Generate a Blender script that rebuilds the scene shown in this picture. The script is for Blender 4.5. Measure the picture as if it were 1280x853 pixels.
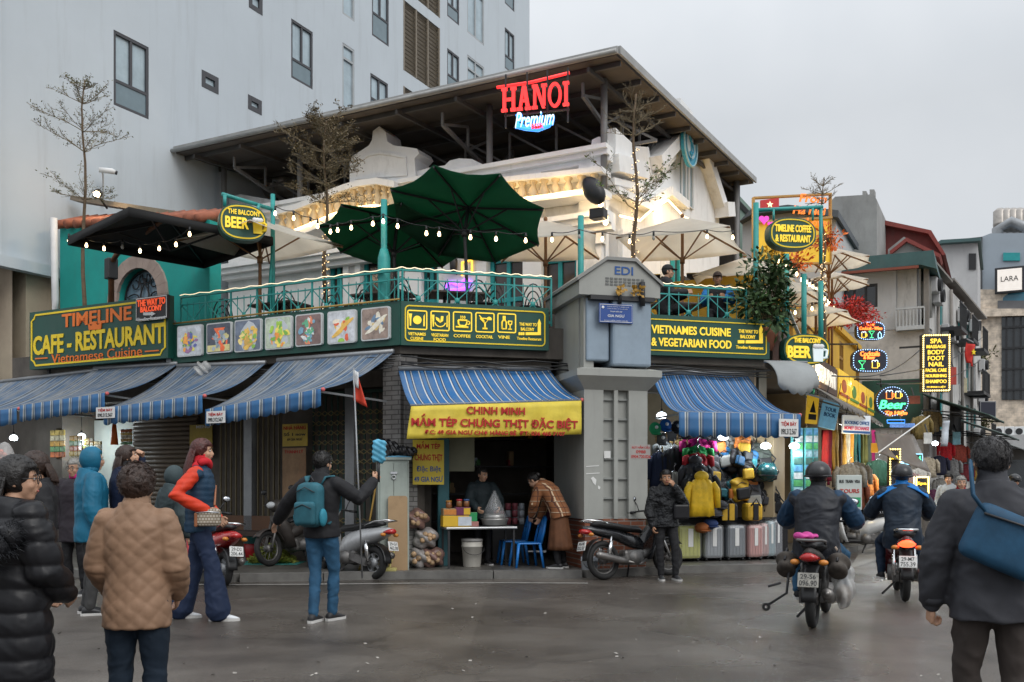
import bpy, bmesh, math, random
import numpy as np
from mathutils import Vector, Matrix, noise
for _o in list(bpy.data.objects):
 bpy.data.objects.remove(_o, do_unlink=True)
SC = bpy.context.scene
COL = SC.collection
R = math.radians
PI = math.pi
rnd = random.Random(7)
# ---------------------------------------------------------------- camera
FOC, HOR, CAMZ = 1180.0, 605.0, 1.40
cam = bpy.data.cameras.new('camera')
cam.sensor_width = 36.0
cam.lens = 36.0 * FOC / 1280.0
cam.shift_y = (HOR - 426.5) / 1280.0
cam.clip_end = 2000
camo = bpy.data.objects.new('camera', cam)
COL.objects.link(camo)
camo.location = (0, 0, CAMZ)
camo.rotation_euler = (R(90), 0, 0)
SC.camera = camo
# ---------------------------------------------------------------- sky, sun, exposure
w = bpy.data.worlds.new("World")
SC.world = w
w.use_nodes = True
nt = w.node_tree
nt.nodes.clear()
wo = nt.nodes.new('ShaderNodeOutputWorld')
bg = nt.nodes.new('ShaderNodeBackground')
sky = nt.nodes.new('ShaderNodeTexSky')
sky.sky_type = 'NISHITA'
sky.sun_disc = False
sky.sun_elevation = R(42)
sky.sun_rotation = R(145)
sky.air_density = 1.5
sky.dust_density = 5.0
hs = nt.nodes.new('ShaderNodeHueSaturation')
hs.inputs['Saturation'].default_value = 0.15
mixs = nt.nodes.new('ShaderNodeMixRGB')
mixs.inputs['Fac'].default_value = 0.86
tcw = nt.nodes.new('ShaderNodeTexCoord')
nsw = nt.nodes.new('ShaderNodeTexNoise')
nsw.inputs['Scale'].default_value = 2.4
nsw.inputs['Detail'].default_value = 5
crw = nt.nodes.new('ShaderNodeValToRGB')
crw.color_ramp.elements[0].position = 0.3
crw.color_ramp.elements[0].color = (4.0, 4.32, 4.68, 1)
crw.color_ramp.elements[1].position = 0.72
crw.color_ramp.elements[1].color = (5.45, 5.65, 5.9, 1)
nt.links.new(tcw.outputs['Generated'], nsw.inputs['Vector'])
nt.links.new(nsw.outputs['Fac'], crw.inputs['Fac'])
nt.links.new(sky.outputs['Color'], hs.inputs['Color'])
nt.links.new(hs.outputs['Color'], mixs.inputs['Color1'])
nt.links.new(crw.outputs['Color'], mixs.inputs['Color2'])
# overcast sky: brighter towards the zenith
sxw = nt.nodes.new('ShaderNodeSeparateXYZ'); nt.links.new(tcw.outputs['Generated'], sxw.inputs['Vector'])
mrw = nt.nodes.new('ShaderNodeMapRange'); mrw.inputs['From Min'].default_value = .35; mrw.inputs['From Max'].default_value = .95
mrw.inputs['To Min'].default_value = 1.0; mrw.inputs['To Max'].default_value = 2.3
nt.links.new(sxw.outputs['Z'], mrw.inputs['Value'])
mzw = nt.nodes.new('ShaderNodeMixRGB'); mzw.blend_type = 'MULTIPLY'; mzw.inputs['Fac'].default_value = 1
nt.links.new(mixs.outputs['Color'], mzw.inputs['Color1']); nt.links.new(mrw.outputs['Result'], mzw.inputs['Color2'])
nt.links.new(mzw.outputs['Color'], bg.inputs['Color'])
bg.inputs['Strength'].default_value = 0.132
nt.links.new(bg.outputs['Background'], wo.inputs['Surface'])
sl = bpy.data.lights.new('sun', 'SUN')
sl.energy = 0.85
sl.angle = R(32)
sl.color = (1.0, 0.97, 0.93)
so = bpy.data.objects.new('sun', sl)
COL.objects.link(so)
so.rotation_euler = (R(48), 0, R(35))
SC.view_settings.view_transform = 'Standard'
SC.view_settings.look = 'None'
SC.view_settings.exposure = 0.14
SC.view_settings.gamma = 1.0
SC.view_settings.use_curve_mapping = False
SC.cycles.max_bounces = 6
SC.cycles.diffuse_bounces = 3
SC.cycles.glossy_bounces = 3
SC.cycles.transmission_bounces = 4
SC.cycles.transparent_max_bounces = 12
SC.cycles.sample_clamp_indirect = 4.0
SC.cycles.caustics_reflective = False
SC.cycles.caustics_refractive = False
# ---------------------------------------------------------------- mesh helpers
def V(*a):
 return Vector(a)
class MB:
 """collects simple shapes, builds ONE mesh object"""
 def __init__(s):
  s.v = []; s.f = []; s.mi = []; s.sm = []; s.uv = []; s.m = 0; s.T = None
 def add(s, vs, fs, smooth=False, uvs=None):
  o = len(s.v)
  if s.T is not None:
   vs = [s.T @ Vector(p) for p in vs]
  s.v.extend([tuple(p) for p in vs])
  for f in fs:
   s.f.append(tuple(i + o for i in f)); s.mi.append(s.m); s.sm.append(smooth)
   s.uv.append([uvs[i] for i in f] if uvs else [(0, 0)] * len(f))
 def box(s, x0, x1, y0, y1, z0, z1):
  s.add([(x0,y0,z0),(x1,y0,z0),(x1,y1,z0),(x0,y1,z0),(x0,y0,z1),(x1,y0,z1),(x1,y1,z1),(x0,y1,z1)],
              [(0,3,2,1),(4,5,6,7),(0,1,5,4),(1,2,6,5),(2,3,7,6),(3,0,4,7)])
  return s
 def rbox(s, x0, x1, y0, y1, z0, z1, b=.02):
  """box with bevelled edges"""
  bm = bmesh.new()
  bmesh.ops.create_cube(bm, size=1)
  for q in bm.verts:
   q.co = Vector(((x0+x1)/2 + q.co.x*(x1-x0), (y0+y1)/2 + q.co.y*(y1-y0), (z0+z1)/2 + q.co.z*(z1-z0)))
  bmesh.ops.bevel(bm, geom=bm.edges[:], offset=min(b, .45*min(x1-x0, y1-y0, z1-z0)), segments=2, affect='EDGES', profile=.5)
  s.bm(bm); return s
 def bm(s, bm, smooth=False):
  bm.verts.ensure_lookup_table(); bm.verts.index_update()
  s.add([v.co.copy() for v in bm.verts], [tuple(v.index for v in f.verts) for f in bm.faces], smooth)
  bm.free()
 def bar(s, p, q, w=.03, h=None, up=(0,0,1)):
  p, q = Vector(p), Vector(q); h = h or w
  d = (q-p)
  if d.length < 1e-6: return s
  d.normalize(); u = Vector(up)
  if abs(d.dot(u)) > .98: u = Vector((0,1,0)) if abs(d.y) < .9 else Vector((1,0,0))
  a = d.cross(u).normalized()*w/2; b = d.cross(a).normalized()*h/2
  s.add([p-a-b,p+a-b,p+a+b,p-a+b,q-a-b,q+a-b,q+a+b,q-a+b],
              [(0,1,2,3),(7,6,5,4),(1,0,4,5),(2,1,5,6),(3,2,6,7),(0,3,7,4)])
  return s
 def ring_frames(s, pts):
  pts = [Vector(p) for p in pts]; out = []; a = None
  for i, p in enumerate(pts):
   d = (pts[min(i+1, len(pts)-1)] - pts[max(i-1, 0)])
   if d.length < 1e-9: d = Vector((0,0,1))
   d.normalize()
   if a is None:
    u = Vector((0,0,1)) if abs(d.z) < .9 else Vector((1,0,0))
    a = d.cross(u).normalized()
   else:
    a = (a - d*a.dot(d))
    a = a.normalized() if a.length > 1e-6 else d.orthogonal().normalized()
   out.append((p, a, d.cross(a)))
  return out
 def tube(s, pts, r, n=8, cap=True, flat=1.0):
  fr = s.ring_frames(pts); rs = r if isinstance(r, (list, tuple)) else [r]*len(fr)
  rings = [[p + a*math.cos(2*PI*k/n)*rr + b*math.sin(2*PI*k/n)*rr*flat for k in range(n)] for (p,a,b), rr in zip(fr, rs)]
  return s.loft(rings, cap)
 def loft(s, rings, cap=True, smooth=True):
  n = len(rings[0]); vs = [p for r_ in rings for p in r_]; fs = []
  for i in range(len(rings)-1):
   for k in range(n):
    fs.append((i*n+k, i*n+(k+1)%n, (i+1)*n+(k+1)%n, (i+1)*n+k))
  if cap:
   fs.append(tuple(range(n-1, -1, -1))); fs.append(tuple((len(rings)-1)*n+k for k in range(n)))
  s.add(vs, fs, smooth); return s
 def cap_tube(s, pts, r, n=10):
  """tube with round ends (closed), for later voxel union"""
  rs = list(r) if isinstance(r, (list, tuple)) else [r]*len(pts)
  pts = [Vector(p) for p in pts]
  d0 = (pts[0]-pts[1]).normalized(); d1 = (pts[-1]-pts[-2]).normalized()
  P = [pts[0]+d0*rs[0]*.95, pts[0]+d0*rs[0]*.7] + pts + [pts[-1]+d1*rs[-1]*.7, pts[-1]+d1*rs[-1]*.95]
  Q = [rs[0]*.3, rs[0]*.75] + rs + [rs[-1]*.75, rs[-1]*.3]
  return s.tube(P, Q, n)
 def cyl(s, p, q, r0, r1=None, n=16):
  return s.tube([p, q], [r0, r0 if r1 is None else r1], n)
 def lathe(s, prof, c=(0,0,0), n=20, ax='Z', smooth=True):
  rings = []
  for r_, h in prof:
   ring = []
   for k in range(n):
    a = 2*PI*k/n; x, y = r_*math.cos(a), r_*math.sin(a)
    ring.append(Vector(c) + (Vector((x,y,h)) if ax == 'Z' else Vector((h,x,y)) if ax == 'X' else Vector((y,h,x))))
   rings.append(ring)
  return s.loft(rings, True, smooth)
 def torus(s, c, R0, r0, ax='X', n=28, m=8, fl=1.0):
  vs = []; fs = []
  for i in range(n):
   a = 2*PI*i/n
   for j in range(m):
    b = 2*PI*j/m; rr = R0 + r0*math.cos(b); h = r0*math.sin(b)*fl
    x, y = rr*math.cos(a), rr*math.sin(a)
    vs.append(Vector(c) + (Vector((h,x,y)) if ax == 'X' else Vector((x,h,y)) if ax == 'Y' else Vector((x,y,h))))
  for i in range(n):
   for j in range(m):
    fs.append((i*m+j, ((i+1)%n)*m+j, ((i+1)%n)*m+(j+1)%m, i*m+(j+1)%m))
  s.add(vs, fs, True); return s
 def ell(s, c, r, rot=None, n=14, m=9):
  r = (r, r, r) if not isinstance(r, (tuple, list)) else r
  vs = []; fs = []; c = Vector(c)
  for i in range(m+1):
   t = PI*i/m
   for k in range(n):
    a = 2*PI*k/n
    p = Vector((r[0]*math.sin(t)*math.cos(a), r[1]*math.sin(t)*math.sin(a), r[2]*math.cos(t)))
    vs.append(c + (rot @ p if rot else p))
  for i in range(m):
   for k in range(n):
    q = (i*n+k, (i+1)*n+k, (i+1)*n+(k+1)%n, i*n+(k+1)%n)
    if i == 0: q = (k, n+k, n+(k+1)%n)
    if i == m-1: q = (i*n+k, (i+1)*n+k, i*n+(k+1)%n)
    fs.append(q)
  s.add(vs, fs, True); return s
 def prism(s, poly, y0, y1):
  """polygon of (x,z) extruded along y"""
  n = len(poly)
  ar = sum(poly[i][0]*poly[(i+1)%n][1]-poly[(i+1)%n][0]*poly[i][1] for i in range(n))
  if ar < 0: poly = poly[::-1]
  vs = [(x,y0,z) for x,z in poly] + [(x,y1,z) for x,z in poly]
  fs = [tuple(range(n)), tuple(range(2*n-1, n-1, -1))]
  for i in range(n): fs.append((i, n+i, n+(i+1)%n, (i+1)%n))
  s.add(vs, fs); return s
 def slab(s, poly, z0, z1):
  n = len(poly)
  ar = sum(poly[i][0]*poly[(i+1)%n][1]-poly[(i+1)%n][0]*poly[i][1] for i in range(n))
  if ar < 0: poly = poly[::-1]
  vs = [(x,y,z0) for x,y in poly] + [(x,y,z1) for x,y in poly]
  fs = [tuple(range(n-1,-1,-1)), tuple(range(n, 2*n))]
  for i in range(n): fs.append((i, (i+1)%n, n+(i+1)%n, n+i))
  s.add(vs, fs); return s
 def grid(s, rows, smooth=True, thick=0):
  """sheet through rows of points; uv runs 0..1 along a row (u) and over rows (v)"""
  a, b = len(rows), len(rows[0])
  vs = [Vector(p) for r_ in rows for p in r_]
  uv = [(j/(b-1), i/(a-1)) for i in range(a) for j in range(b)]
  fs = [(i*b+j, i*b+j+1, (i+1)*b+j+1, (i+1)*b+j) for i in range(a-1) for j in range(b-1)]
  if thick:
   o = len(vs); nrm = [Vector((0,0,0)) for _ in vs]
   for f in fs:
    q = (vs[f[1]]-vs[f[0]]).cross(vs[f[3]]-vs[f[0]])
    for i in f: nrm[i] += q
   vs = vs + [p - nn.normalized()*thick if nn.length > 0 else p for p, nn in zip(vs, nrm)]
   uv = uv + uv
   fs2 = [tuple(i+o for i in f[::-1]) for f in fs]
   bd = [j for j in range(b)] + [i*b+b-1 for i in range(1,a)] + [(a-1)*b+j for j in range(b-2,-1,-1)] + [i*b for i in range(a-2,0,-1)]
   sd = [(bd[(k+1)%len(bd)], bd[k], bd[k]+o, bd[(k+1)%len(bd)]+o) for k in range(len(bd))]
   fs = fs + fs2 + sd
  s.add(vs, fs, smooth, uv); return s
 def leaf(s, p, d, n, L, W):
  p, d, n = Vector(p), Vector(d).normalized(), Vector(n)
  a = d.cross(n)
  a = a.normalized()*W/2 if a.length > 1e-6 else d.orthogonal()*W/2
  s.add([p, p+d*L*.5+a, p+d*L, p+d*L*.5-a], [(0,1,2,3)])
 def mesh(s, name='m'):
  me = bpy.data.meshes.new(name)
  me.from_pydata(s.v, [], s.f)
  if s.f:
   me.polygons.foreach_set('material_index', s.mi)
   me.polygons.foreach_set('use_smooth', s.sm)
   if any(u != (0,0) for l in s.uv for u in l):
    ul = me.uv_layers.new(name='UVMap')
    ul.data.foreach_set('uv', [c for l in s.uv for u in l for c in u])
  me.update()
  return me
 def build(s, name, mat, parent=None, **k):
  return link(name, s.mesh(name), mat, parent, **k)
def link(name, me, mat, parent=None, label=None, cat=None, group=None, kind=None, loc=None, rz=0):
 if not isinstance(mat, (list, tuple)): mat = [mat]
 ix = np.zeros(len(me.polygons), 'i'); me.polygons.foreach_get('material_index', ix)
 me.materials.clear()
 for m_ in mat: me.materials.append(m_)
 me.polygons.foreach_set('material_index', np.minimum(ix, len(mat)-1))
 o = bpy.data.objects.new(name, me); COL.objects.link(o)
 if parent is not None: o.parent = parent
 if loc is not None: o.location = loc
 if rz: o.rotation_euler = (0,0,rz)
 tag(o, label, cat, group, kind)
 return o
def tag(o, label=None, cat=None, group=None, kind=None):
 if label: o['label'] = label
 if cat: o['category'] = cat
 if group: o['group'] = group
 if kind: o['kind'] = kind
 return o
def thing(name, label, cat, loc=(0,0,0), rz=0, group=None, rot=None):
 o = bpy.data.objects.new(name, None); COL.objects.link(o)
 o.empty_display_size = .1
 o.location = loc; o.rotation_euler = rot if rot else (0,0,rz)
 return tag(o, label, cat, group)
CH = {}
def dup(root, loc, rz=None, label=None, group=None, rot=None, scale=None, mats=None):
 """copy of a thing, its parts and sub-parts; mats swaps materials {old: new}"""
 def cp(o, par):
  c = o.copy(); COL.objects.link(c)
  if par is not None: c.parent = par
  if mats and o.type == 'MESH' and any(m_ in mats for m_ in o.data.materials):
   for i_, sl_ in enumerate(c.material_slots):
    if sl_.material in mats:
     new = mats[sl_.material]
     sl_.link = 'OBJECT'; sl_.material = new
  for ch in o.children: cp(ch, c)
  return c
 r_ = cp(root, None)
 r_.location = loc
 if rot is not None: r_.rotation_euler = rot
 elif rz is not None: r_.rotation_euler = (0,0,rz)
 if scale: r_.scale = scale if isinstance(scale, (tuple, list)) else (scale,)*3
 if label: r_['label'] = label
 if group: r_['group'] = group
 return r_
def evalmesh(o):
 dg = bpy.context.evaluated_depsgraph_get()
 return bpy.data.meshes.new_from_object(o.evaluated_get(dg))
def remesh(mb, vox, smooth=4, disp=None):
 """one continuous surface from overlapping closed shapes"""
 me = mb.mesh('tmp'); o = bpy.data.objects.new('tmp', me); COL.objects.link(o)
 m_ = o.modifiers.new('r', 'REMESH'); m_.mode = 'VOXEL'; m_.voxel_size = vox
 if smooth:
  q = o.modifiers.new('s', 'SMOOTH'); q.factor = .5; q.iterations = smooth
 out = evalmesh(o)
 bpy.data.objects.remove(o, do_unlink=True); bpy.data.meshes.remove(me)
 n = len(out.vertices)
 if disp:
  co = np.zeros(n*3, 'f'); out.vertices.foreach_get('co', co)
  no = np.zeros(n*3, 'f'); out.vertices.foreach_get('normal', no)
  co = co.reshape(-1,3); no = no.reshape(-1,3)
  co += no * np.asarray(disp(co), 'f').reshape(-1,1)
  out.vertices.foreach_set('co', co.ravel())
 out.polygons.foreach_set('use_smooth', [True]*len(out.polygons))
 out.update()
 return out
def merge(*mes):
 bm = bmesh.new()
 for m_ in mes: bm.from_mesh(m_)
 out = bpy.data.meshes.new('m'); bm.to_mesh(out); bm.free()
 for p in out.polygons: p.use_smooth = True
 return out
# ---------------------------------------------------------------- photo pixel -> place
def at(px, py, Y):
 return Vector(((px-640)/FOC*Y, Y, CAMZ + (HOR-py)/FOC*Y))
def ground(px, py, z=0.0):
 Y = FOC*(CAMZ-z)/(py-HOR)
 return Vector(((px-640)/FOC*Y, Y, z))
def sz(npx, Y):
 return npx/FOC*Y
class Frame:
 """vertical frame: local x to the right along a facade, y inwards, z up"""
 def __init__(s, ox, oy, deg):
  s.o = (ox, oy); s.rz = R(deg); s.c, s.s = math.cos(s.rz), math.sin(s.rz)
 def P(s, x, y, z=0):
  return Vector((s.o[0] + s.c*x - s.s*y, s.o[1] + s.s*x + s.c*y, z))
 def hit(s, px, py, y=0):
  k = (px-640)/FOC
  bx, by = s.o[0]-s.s*y, s.o[1]+s.c*y
  x = (k*by-bx)/(s.c-k*s.s)
  Y = by+s.s*x
  return x, CAMZ+(HOR-py)/FOC*Y
 def X(s, px, y=0): return s.hit(px, 0, y)[0]
 def poly(s, pts, y=0): return [s.hit(a, b, y) for a, b in pts]
 def local(s, p):
  dx, dy = p[0]-s.o[0], p[1]-s.o[1]
  return Vector((s.c*dx+s.s*dy, -s.s*dx+s.c*dy, p[2]))
FA = Frame(-1.745, 14.5, -27.5)     # left street front
FB = Frame(-1.745, 14.5, 15.0)      # chamfered corner front
FC = Frame(4.407, 16.15, 62.5)      # right street front
FU = Frame(1.89, 19.37, -27.5)      # upper villa, left face
FV = Frame(1.89, 19.37, 62.5)       # upper villa, gable face
FR = Frame(1.99, 18.06, -27.5)      # roof front edge
FW = Frame(-10.6, 19.1, 62.5)       # tall white block
FN = Frame(0, 0, 0)
# ---------------------------------------------------------------- materials
MATS = {}
def mat(name, col=(.5,.5,.5), rough=.6, metal=0.0, var=.12, vs=3.0, bump=0.0, bs=30.0, stain=0.0, sts=(1.2,1.2,.25), stc=(.12,.11,.10),
  emit=None, es=0.0, trans=0.0, alpha=1.0, coat=0.0, ior=1.5, spec=.5, weave=0.0):
 if name in MATS: return MATS[name]
 m_ = bpy.data.materials.new(name); m_.use_nodes = True
 t = m_.node_tree; N, L = t.nodes, t.links
 b = N['Principled BSDF']
 b.inputs['Roughness'].default_value = rough
 b.inputs['Metallic'].default_value = metal
 b.inputs['IOR'].default_value = ior
 b.inputs['Specular IOR Level'].default_value = spec
 b.inputs['Base Color'].default_value = (*col, 1)
 b.inputs['Transmission Weight'].default_value = trans
 b.inputs['Alpha'].default_value = alpha
 b.inputs['Coat Weight'].default_value = coat
 tc = N.new('ShaderNodeTexCoord')
 src = None
 if var > 0:
  ns = N.new('ShaderNodeTexNoise'); ns.inputs['Scale'].default_value = vs; ns.inputs['Detail'].default_value = 6
  ns.inputs['Roughness'].default_value = .65
  L.new(tc.outputs['Object'], ns.inputs['Vector'])
  cr = N.new('ShaderNodeValToRGB')
  cr.color_ramp.elements[0].position = .3; cr.color_ramp.elements[1].position = .72
  cr.color_ramp.elements[0].color = (*[c*(1-var) for c in col], 1)
  cr.color_ramp.elements[1].color = (*[min(1, c*(1+var)) for c in col], 1)
  L.new(ns.outputs['Fac'], cr.inputs['Fac']); src = cr.outputs['Color']
  mr = N.new('ShaderNodeMapRange')
  mr.inputs['To Min'].default_value = max(0, rough-.1); mr.inputs['To Max'].default_value = min(1, rough+.1)
  L.new(ns.outputs['Fac'], mr.inputs['Value']); L.new(mr.outputs['Result'], b.inputs['Roughness'])
 if stain > 0:
  mp = N.new('ShaderNodeMapping'); mp.inputs['Scale'].default_value = sts
  L.new(tc.outputs['Object'], mp.inputs['Vector'])
  n2 = N.new('ShaderNodeTexNoise'); n2.inputs['Scale'].default_value = 2.0; n2.inputs['Detail'].default_value = 8
  n2.inputs['Roughness'].default_value = .7
  L.new(mp.outputs['Vector'], n2.inputs['Vector'])
  r2 = N.new('ShaderNodeMapRange'); r2.inputs['From Min'].default_value = .52; r2.inputs['From Max'].default_value = .8
  r2.inputs['To Max'].default_value = stain
  L.new(n2.outputs['Fac'], r2.inputs['Value'])
  mx = N.new('ShaderNodeMixRGB'); mx.inputs['Color1'].default_value = (*col, 1); mx.inputs['Color2'].default_value = (*stc, 1)
  if src: L.new(src, mx.inputs['Color1'])
  L.new(r2.outputs['Result'], mx.inputs['Fac']); src = mx.outputs['Color']
 if src: L.new(src, b.inputs['Base Color'])
 if bump > 0:
  n3 = N.new('ShaderNodeTexNoise'); n3.inputs['Scale'].default_value = bs; n3.inputs['Detail'].default_value = 4
  L.new(tc.outputs['Object'], n3.inputs['Vector'])
  bp = N.new('ShaderNodeBump'); bp.inputs['Strength'].default_value = bump; bp.inputs['Distance'].default_value = .02
  L.new(n3.outputs['Fac'], bp.inputs['Height']); L.new(bp.outputs['Normal'], b.inputs['Normal'])
 if emit:
  b.inputs['Emission Color'].default_value = (*emit, 1); b.inputs['Emission Strength'].default_value = es
 MATS[name] = m_
 return m_
def nodes_mat(name):
 m_ = bpy.data.materials.new(name); m_.use_nodes = True; MATS[name] = m_
 t = m_.node_tree
 return m_, t.nodes, t.links, t.nodes['Principled BSDF']
def ramp(N, stops, interp='LINEAR'):
 cr = N.new('ShaderNodeValToRGB'); cr.color_ramp.interpolation = interp
 e = cr.color_ramp.elements
 while len(e) < len(stops): e.new(0.5)
 for q, (p, c) in zip(e, stops):
  q.position = p; q.color = (*c, 1)
 return cr
def cloth(name, col, rough=.8, var=.14, wr=.5, ws=9):
 return mat(name, col, rough, var=var, vs=6, bump=wr*.35, bs=ws, spec=.3)
def stripes(name, seq, rep, rough=.6, wear=.25, wc=(.35,.36,.36)):
 """awning cloth: seq of (position, colour) repeated rep times along uv u, worn by noise"""
 m_, N, L, b = nodes_mat(name)
 uv = N.new('ShaderNodeUVMap'); sx = N.new('ShaderNodeSeparateXYZ'); L.new(uv.outputs['UV'], sx.inputs['Vector'])
 mu = N.new('ShaderNodeMath'); mu.operation = 'MULTIPLY'; mu.inputs[1].default_value = rep; L.new(sx.outputs['X'], mu.inputs[0])
 fr = N.new('ShaderNodeMath'); fr.operation = 'FRACT'; L.new(mu.outputs[0], fr.inputs[0])
 cr = ramp(N, seq, 'CONSTANT'); L.new(fr.outputs[0], cr.inputs['Fac'])
 tc = N.new('ShaderNodeTexCoord'); ns = N.new('ShaderNodeTexNoise'); ns.inputs['Scale'].default_value = 2.2; ns.inputs['Detail'].default_value = 8
 ns.inputs['Roughness'].default_value = .7
 L.new(tc.outputs['Object'], ns.inputs['Vector'])
 mr = N.new('ShaderNodeMapRange'); mr.inputs['From Min'].default_value = .42; mr.inputs['From Max'].default_value = .75; mr.inputs['To Max'].default_value = wear
 L.new(ns.outputs['Fac'], mr.inputs['Value'])
 mx = N.new('ShaderNodeMixRGB'); mx.inputs['Color2'].default_value = (*wc, 1)
 L.new(mr.outputs['Result'], mx.inputs['Fac']); L.new(cr.outputs['Color'], mx.inputs['Color1'])
 L.new(mx.outputs['Color'], b.inputs['Base Color'])
 b.inputs['Roughness'].default_value = rough
 return m_
# ---------------------------------------------------------------- lettering
def text(name, s, m_, parent, x, z, w, h, y=0.0, ext=.006, bold=0.0, shear=0.0, spacing=1.0, label=None):
 """words as raised letters in the parent's xz plane, facing -y, centred on (x, z) and fitted to w by h"""
 cu = bpy.data.curves.new('t', 'FONT'); cu.body = s; cu.align_x = 'CENTER'
 cu.extrude = .02; cu.offset = bold*.5; cu.shear = shear; cu.resolution_u = 3; cu.space_character = spacing
 cu.fill_mode = 'BOTH'
 o = bpy.data.objects.new('t', cu); COL.objects.link(o)
 me = evalmesh(o)
 bpy.data.objects.remove(o, do_unlink=True); bpy.data.curves.remove(cu)
 n = len(me.vertices); co = np.zeros(n*3, 'f'); me.vertices.foreach_get('co', co); co = co.reshape(-1,3)
 lo, hi = co.min(0), co.max(0); c = (lo+hi)/2; e = np.maximum(hi-lo, 1e-6)
 out = np.zeros_like(co)
 out[:,0] = x + (co[:,0]-c[0])/e[0]*w
 out[:,2] = z + (co[:,1]-c[1])/e[1]*h
 out[:,1] = y - (co[:,2]-lo[2])/e[2]*ext
 me.vertices.foreach_set('co', out.ravel()); me.update()
 return link(name, me, m_, parent, label=label)
def lines_bez(name, curves, rad, m_, parent, y=0.0, n=6):
 """neon style strokes: list of polylines of (x,z)"""
 mb = MB()
 for c in curves:
  mb.tube([(p[0], y, p[1]) for p in c], rad, n)
 return mb.build(name, m_, parent)
def arc(cx, cz, rx, rz, a0, a1, n=16):
 return [(cx+rx*math.cos(R(a0+(a1-a0)*i/n)), cz+rz*math.sin(R(a0+(a1-a0)*i/n))) for i in range(n+1)]
def oval_sign(cx, cz, w, h, k=.1, n=48):
 """rounded badge outline with stepped shoulders"""
 out = []
 for i in range(n):
  a = 2*PI*i/n; c, s_ = math.cos(a), math.sin(a)
  q = (abs(c)**2.25 + abs(s_)**2.25)**(-1/2.25)
  q *= 1 + k*.5*math.cos(4*a)*-.35
  out.append((cx+w/2*c*q, cz+h/2*s_*q))
 return out
def rrect(x0, x1, z0, z1, r, n=4):
 out = []
 for cx, cz, a in ((x1-r, z1-r, 0), (x0+r, z1-r, 90), (x0+r, z0+r, 180), (x1-r, z0+r, 270)):
  for i in range(n+1):
   t = R(a+90*i/n); out.append((cx+r*math.cos(t), cz+r*math.sin(t)))
 return out
def outline(mb, pts, wd, y0, y1):
 """flat band following a closed outline (x,z)"""
 n = len(pts); cx = sum(p[0] for p in pts)/n; cz = sum(p[1] for p in pts)/n
 inn = []
 for i in range(n):
  p, a, b = Vector(pts[i]), Vector(pts[i-1]), Vector(pts[(i+1)%n])
  d = (b-a)
  if d.length < 1e-9: d = Vector((1,0))
  d.normalize(); nn = Vector((-d.y, d.x))
  if nn.dot(Vector((cx,cz))-p) < 0: nn = -nn
  inn.append(p+nn*wd)
 vs = [(p[0],y0,p[1]) for p in pts]+[(p[0],y0,p[1]) for p in inn]+[(p[0],y1,p[1]) for p in pts]+[(p[0],y1,p[1]) for p in inn]
 fs = []
 for i in range(n):
  j = (i+1)%n
  fs += [(i,j,n+j,n+i),(2*n+i,3*n+i,3*n+j,2*n+j),(i,2*n+i,2*n+j,j),(n+i,n+j,3*n+j,3*n+i)]
 mb.add(vs, fs)
# shared materials
GREEN = mat('sign green', (.006,.068,.048), .42, var=.15, vs=2, stain=.15)
YEL = mat('sign yellow', (.92,.66,.02), .5, var=.06)
YELLIT = mat('lit yellow letters', (.85,.62,.04), .5, var=0, emit=(1,.68,.06), es=.5)
ORANGE = mat('sign orange', (.92,.20,.02), .5, var=.06)
WHITE = mat('white paint', (.74,.75,.75), .6, var=.06, stain=.12)
DARK = mat('dark metal', (.02,.02,.022), .5, var=.2)
GREYM = mat('grey metal', (.28,.29,.30), .45, .5, var=.2, stain=.3)
STEEL = mat('bright steel', (.6,.61,.63), .25, .95, var=.1)
TEAL = mat('teal paint', (.03,.30,.28), .5, var=.2, vs=5, stain=.25)
TEALW = mat('teal wall', (.012,.34,.30), .75, var=.12, vs=1.5, stain=.25, sts=(1.5,1.5,.3), bump=.1, bs=25)
TEALF = mat('teal joinery', (.02,.32,.33), .5, var=.12)
BULB = mat('warm bulb', (1,.9,.7), .3, var=0, emit=(1,.72,.38), es=9)
WARM = mat('warm light strip', (1,.8,.5), .4, var=0, emit=(1,.68,.30), es=9)
RAILLED = mat('rail light strip', (1,.9,.7), .4, var=0, emit=(1,.80,.50), es=1.2)
LAMPW = mat('cool lamp', (1,1,1), .4, var=0, emit=(.82,.93,1), es=6)
RUBBER = mat('tyre rubber', (.012,.012,.012), .75, var=.25, vs=20)
BLACKP = mat('black plastic', (.012,.012,.013), .42, var=.2)
CHROME = mat('chrome', (.7,.7,.7), .15, 1.0, var=.05)
GLASSD = mat('dark window glass', (.02,.025,.03), .08, var=.2, spec=.8)
GLASSG = mat('pale window glass', (.22,.29,.31), .12, var=.2, vs=1.2, spec=.8)
WOODB = mat('brown wood', (.13,.055,.025), .6, var=.3, vs=8, sts=(8,8,.5), stain=.3)
PAPER = mat('white paper', (.7,.7,.68), .7, var=.05)
RED = mat('red paint', (.55,.02,.02), .5, var=.1)
REDTX = mat('red letters', (.45,.015,.012), .6, var=.08)
BLUETX = mat('blue letters', (.02,.09,.3), .6, var=.06)
CONC = mat('grey concrete', (.30,.30,.29), .85, var=.18, vs=1.2, stain=.5, bump=.15, bs=20)
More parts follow.
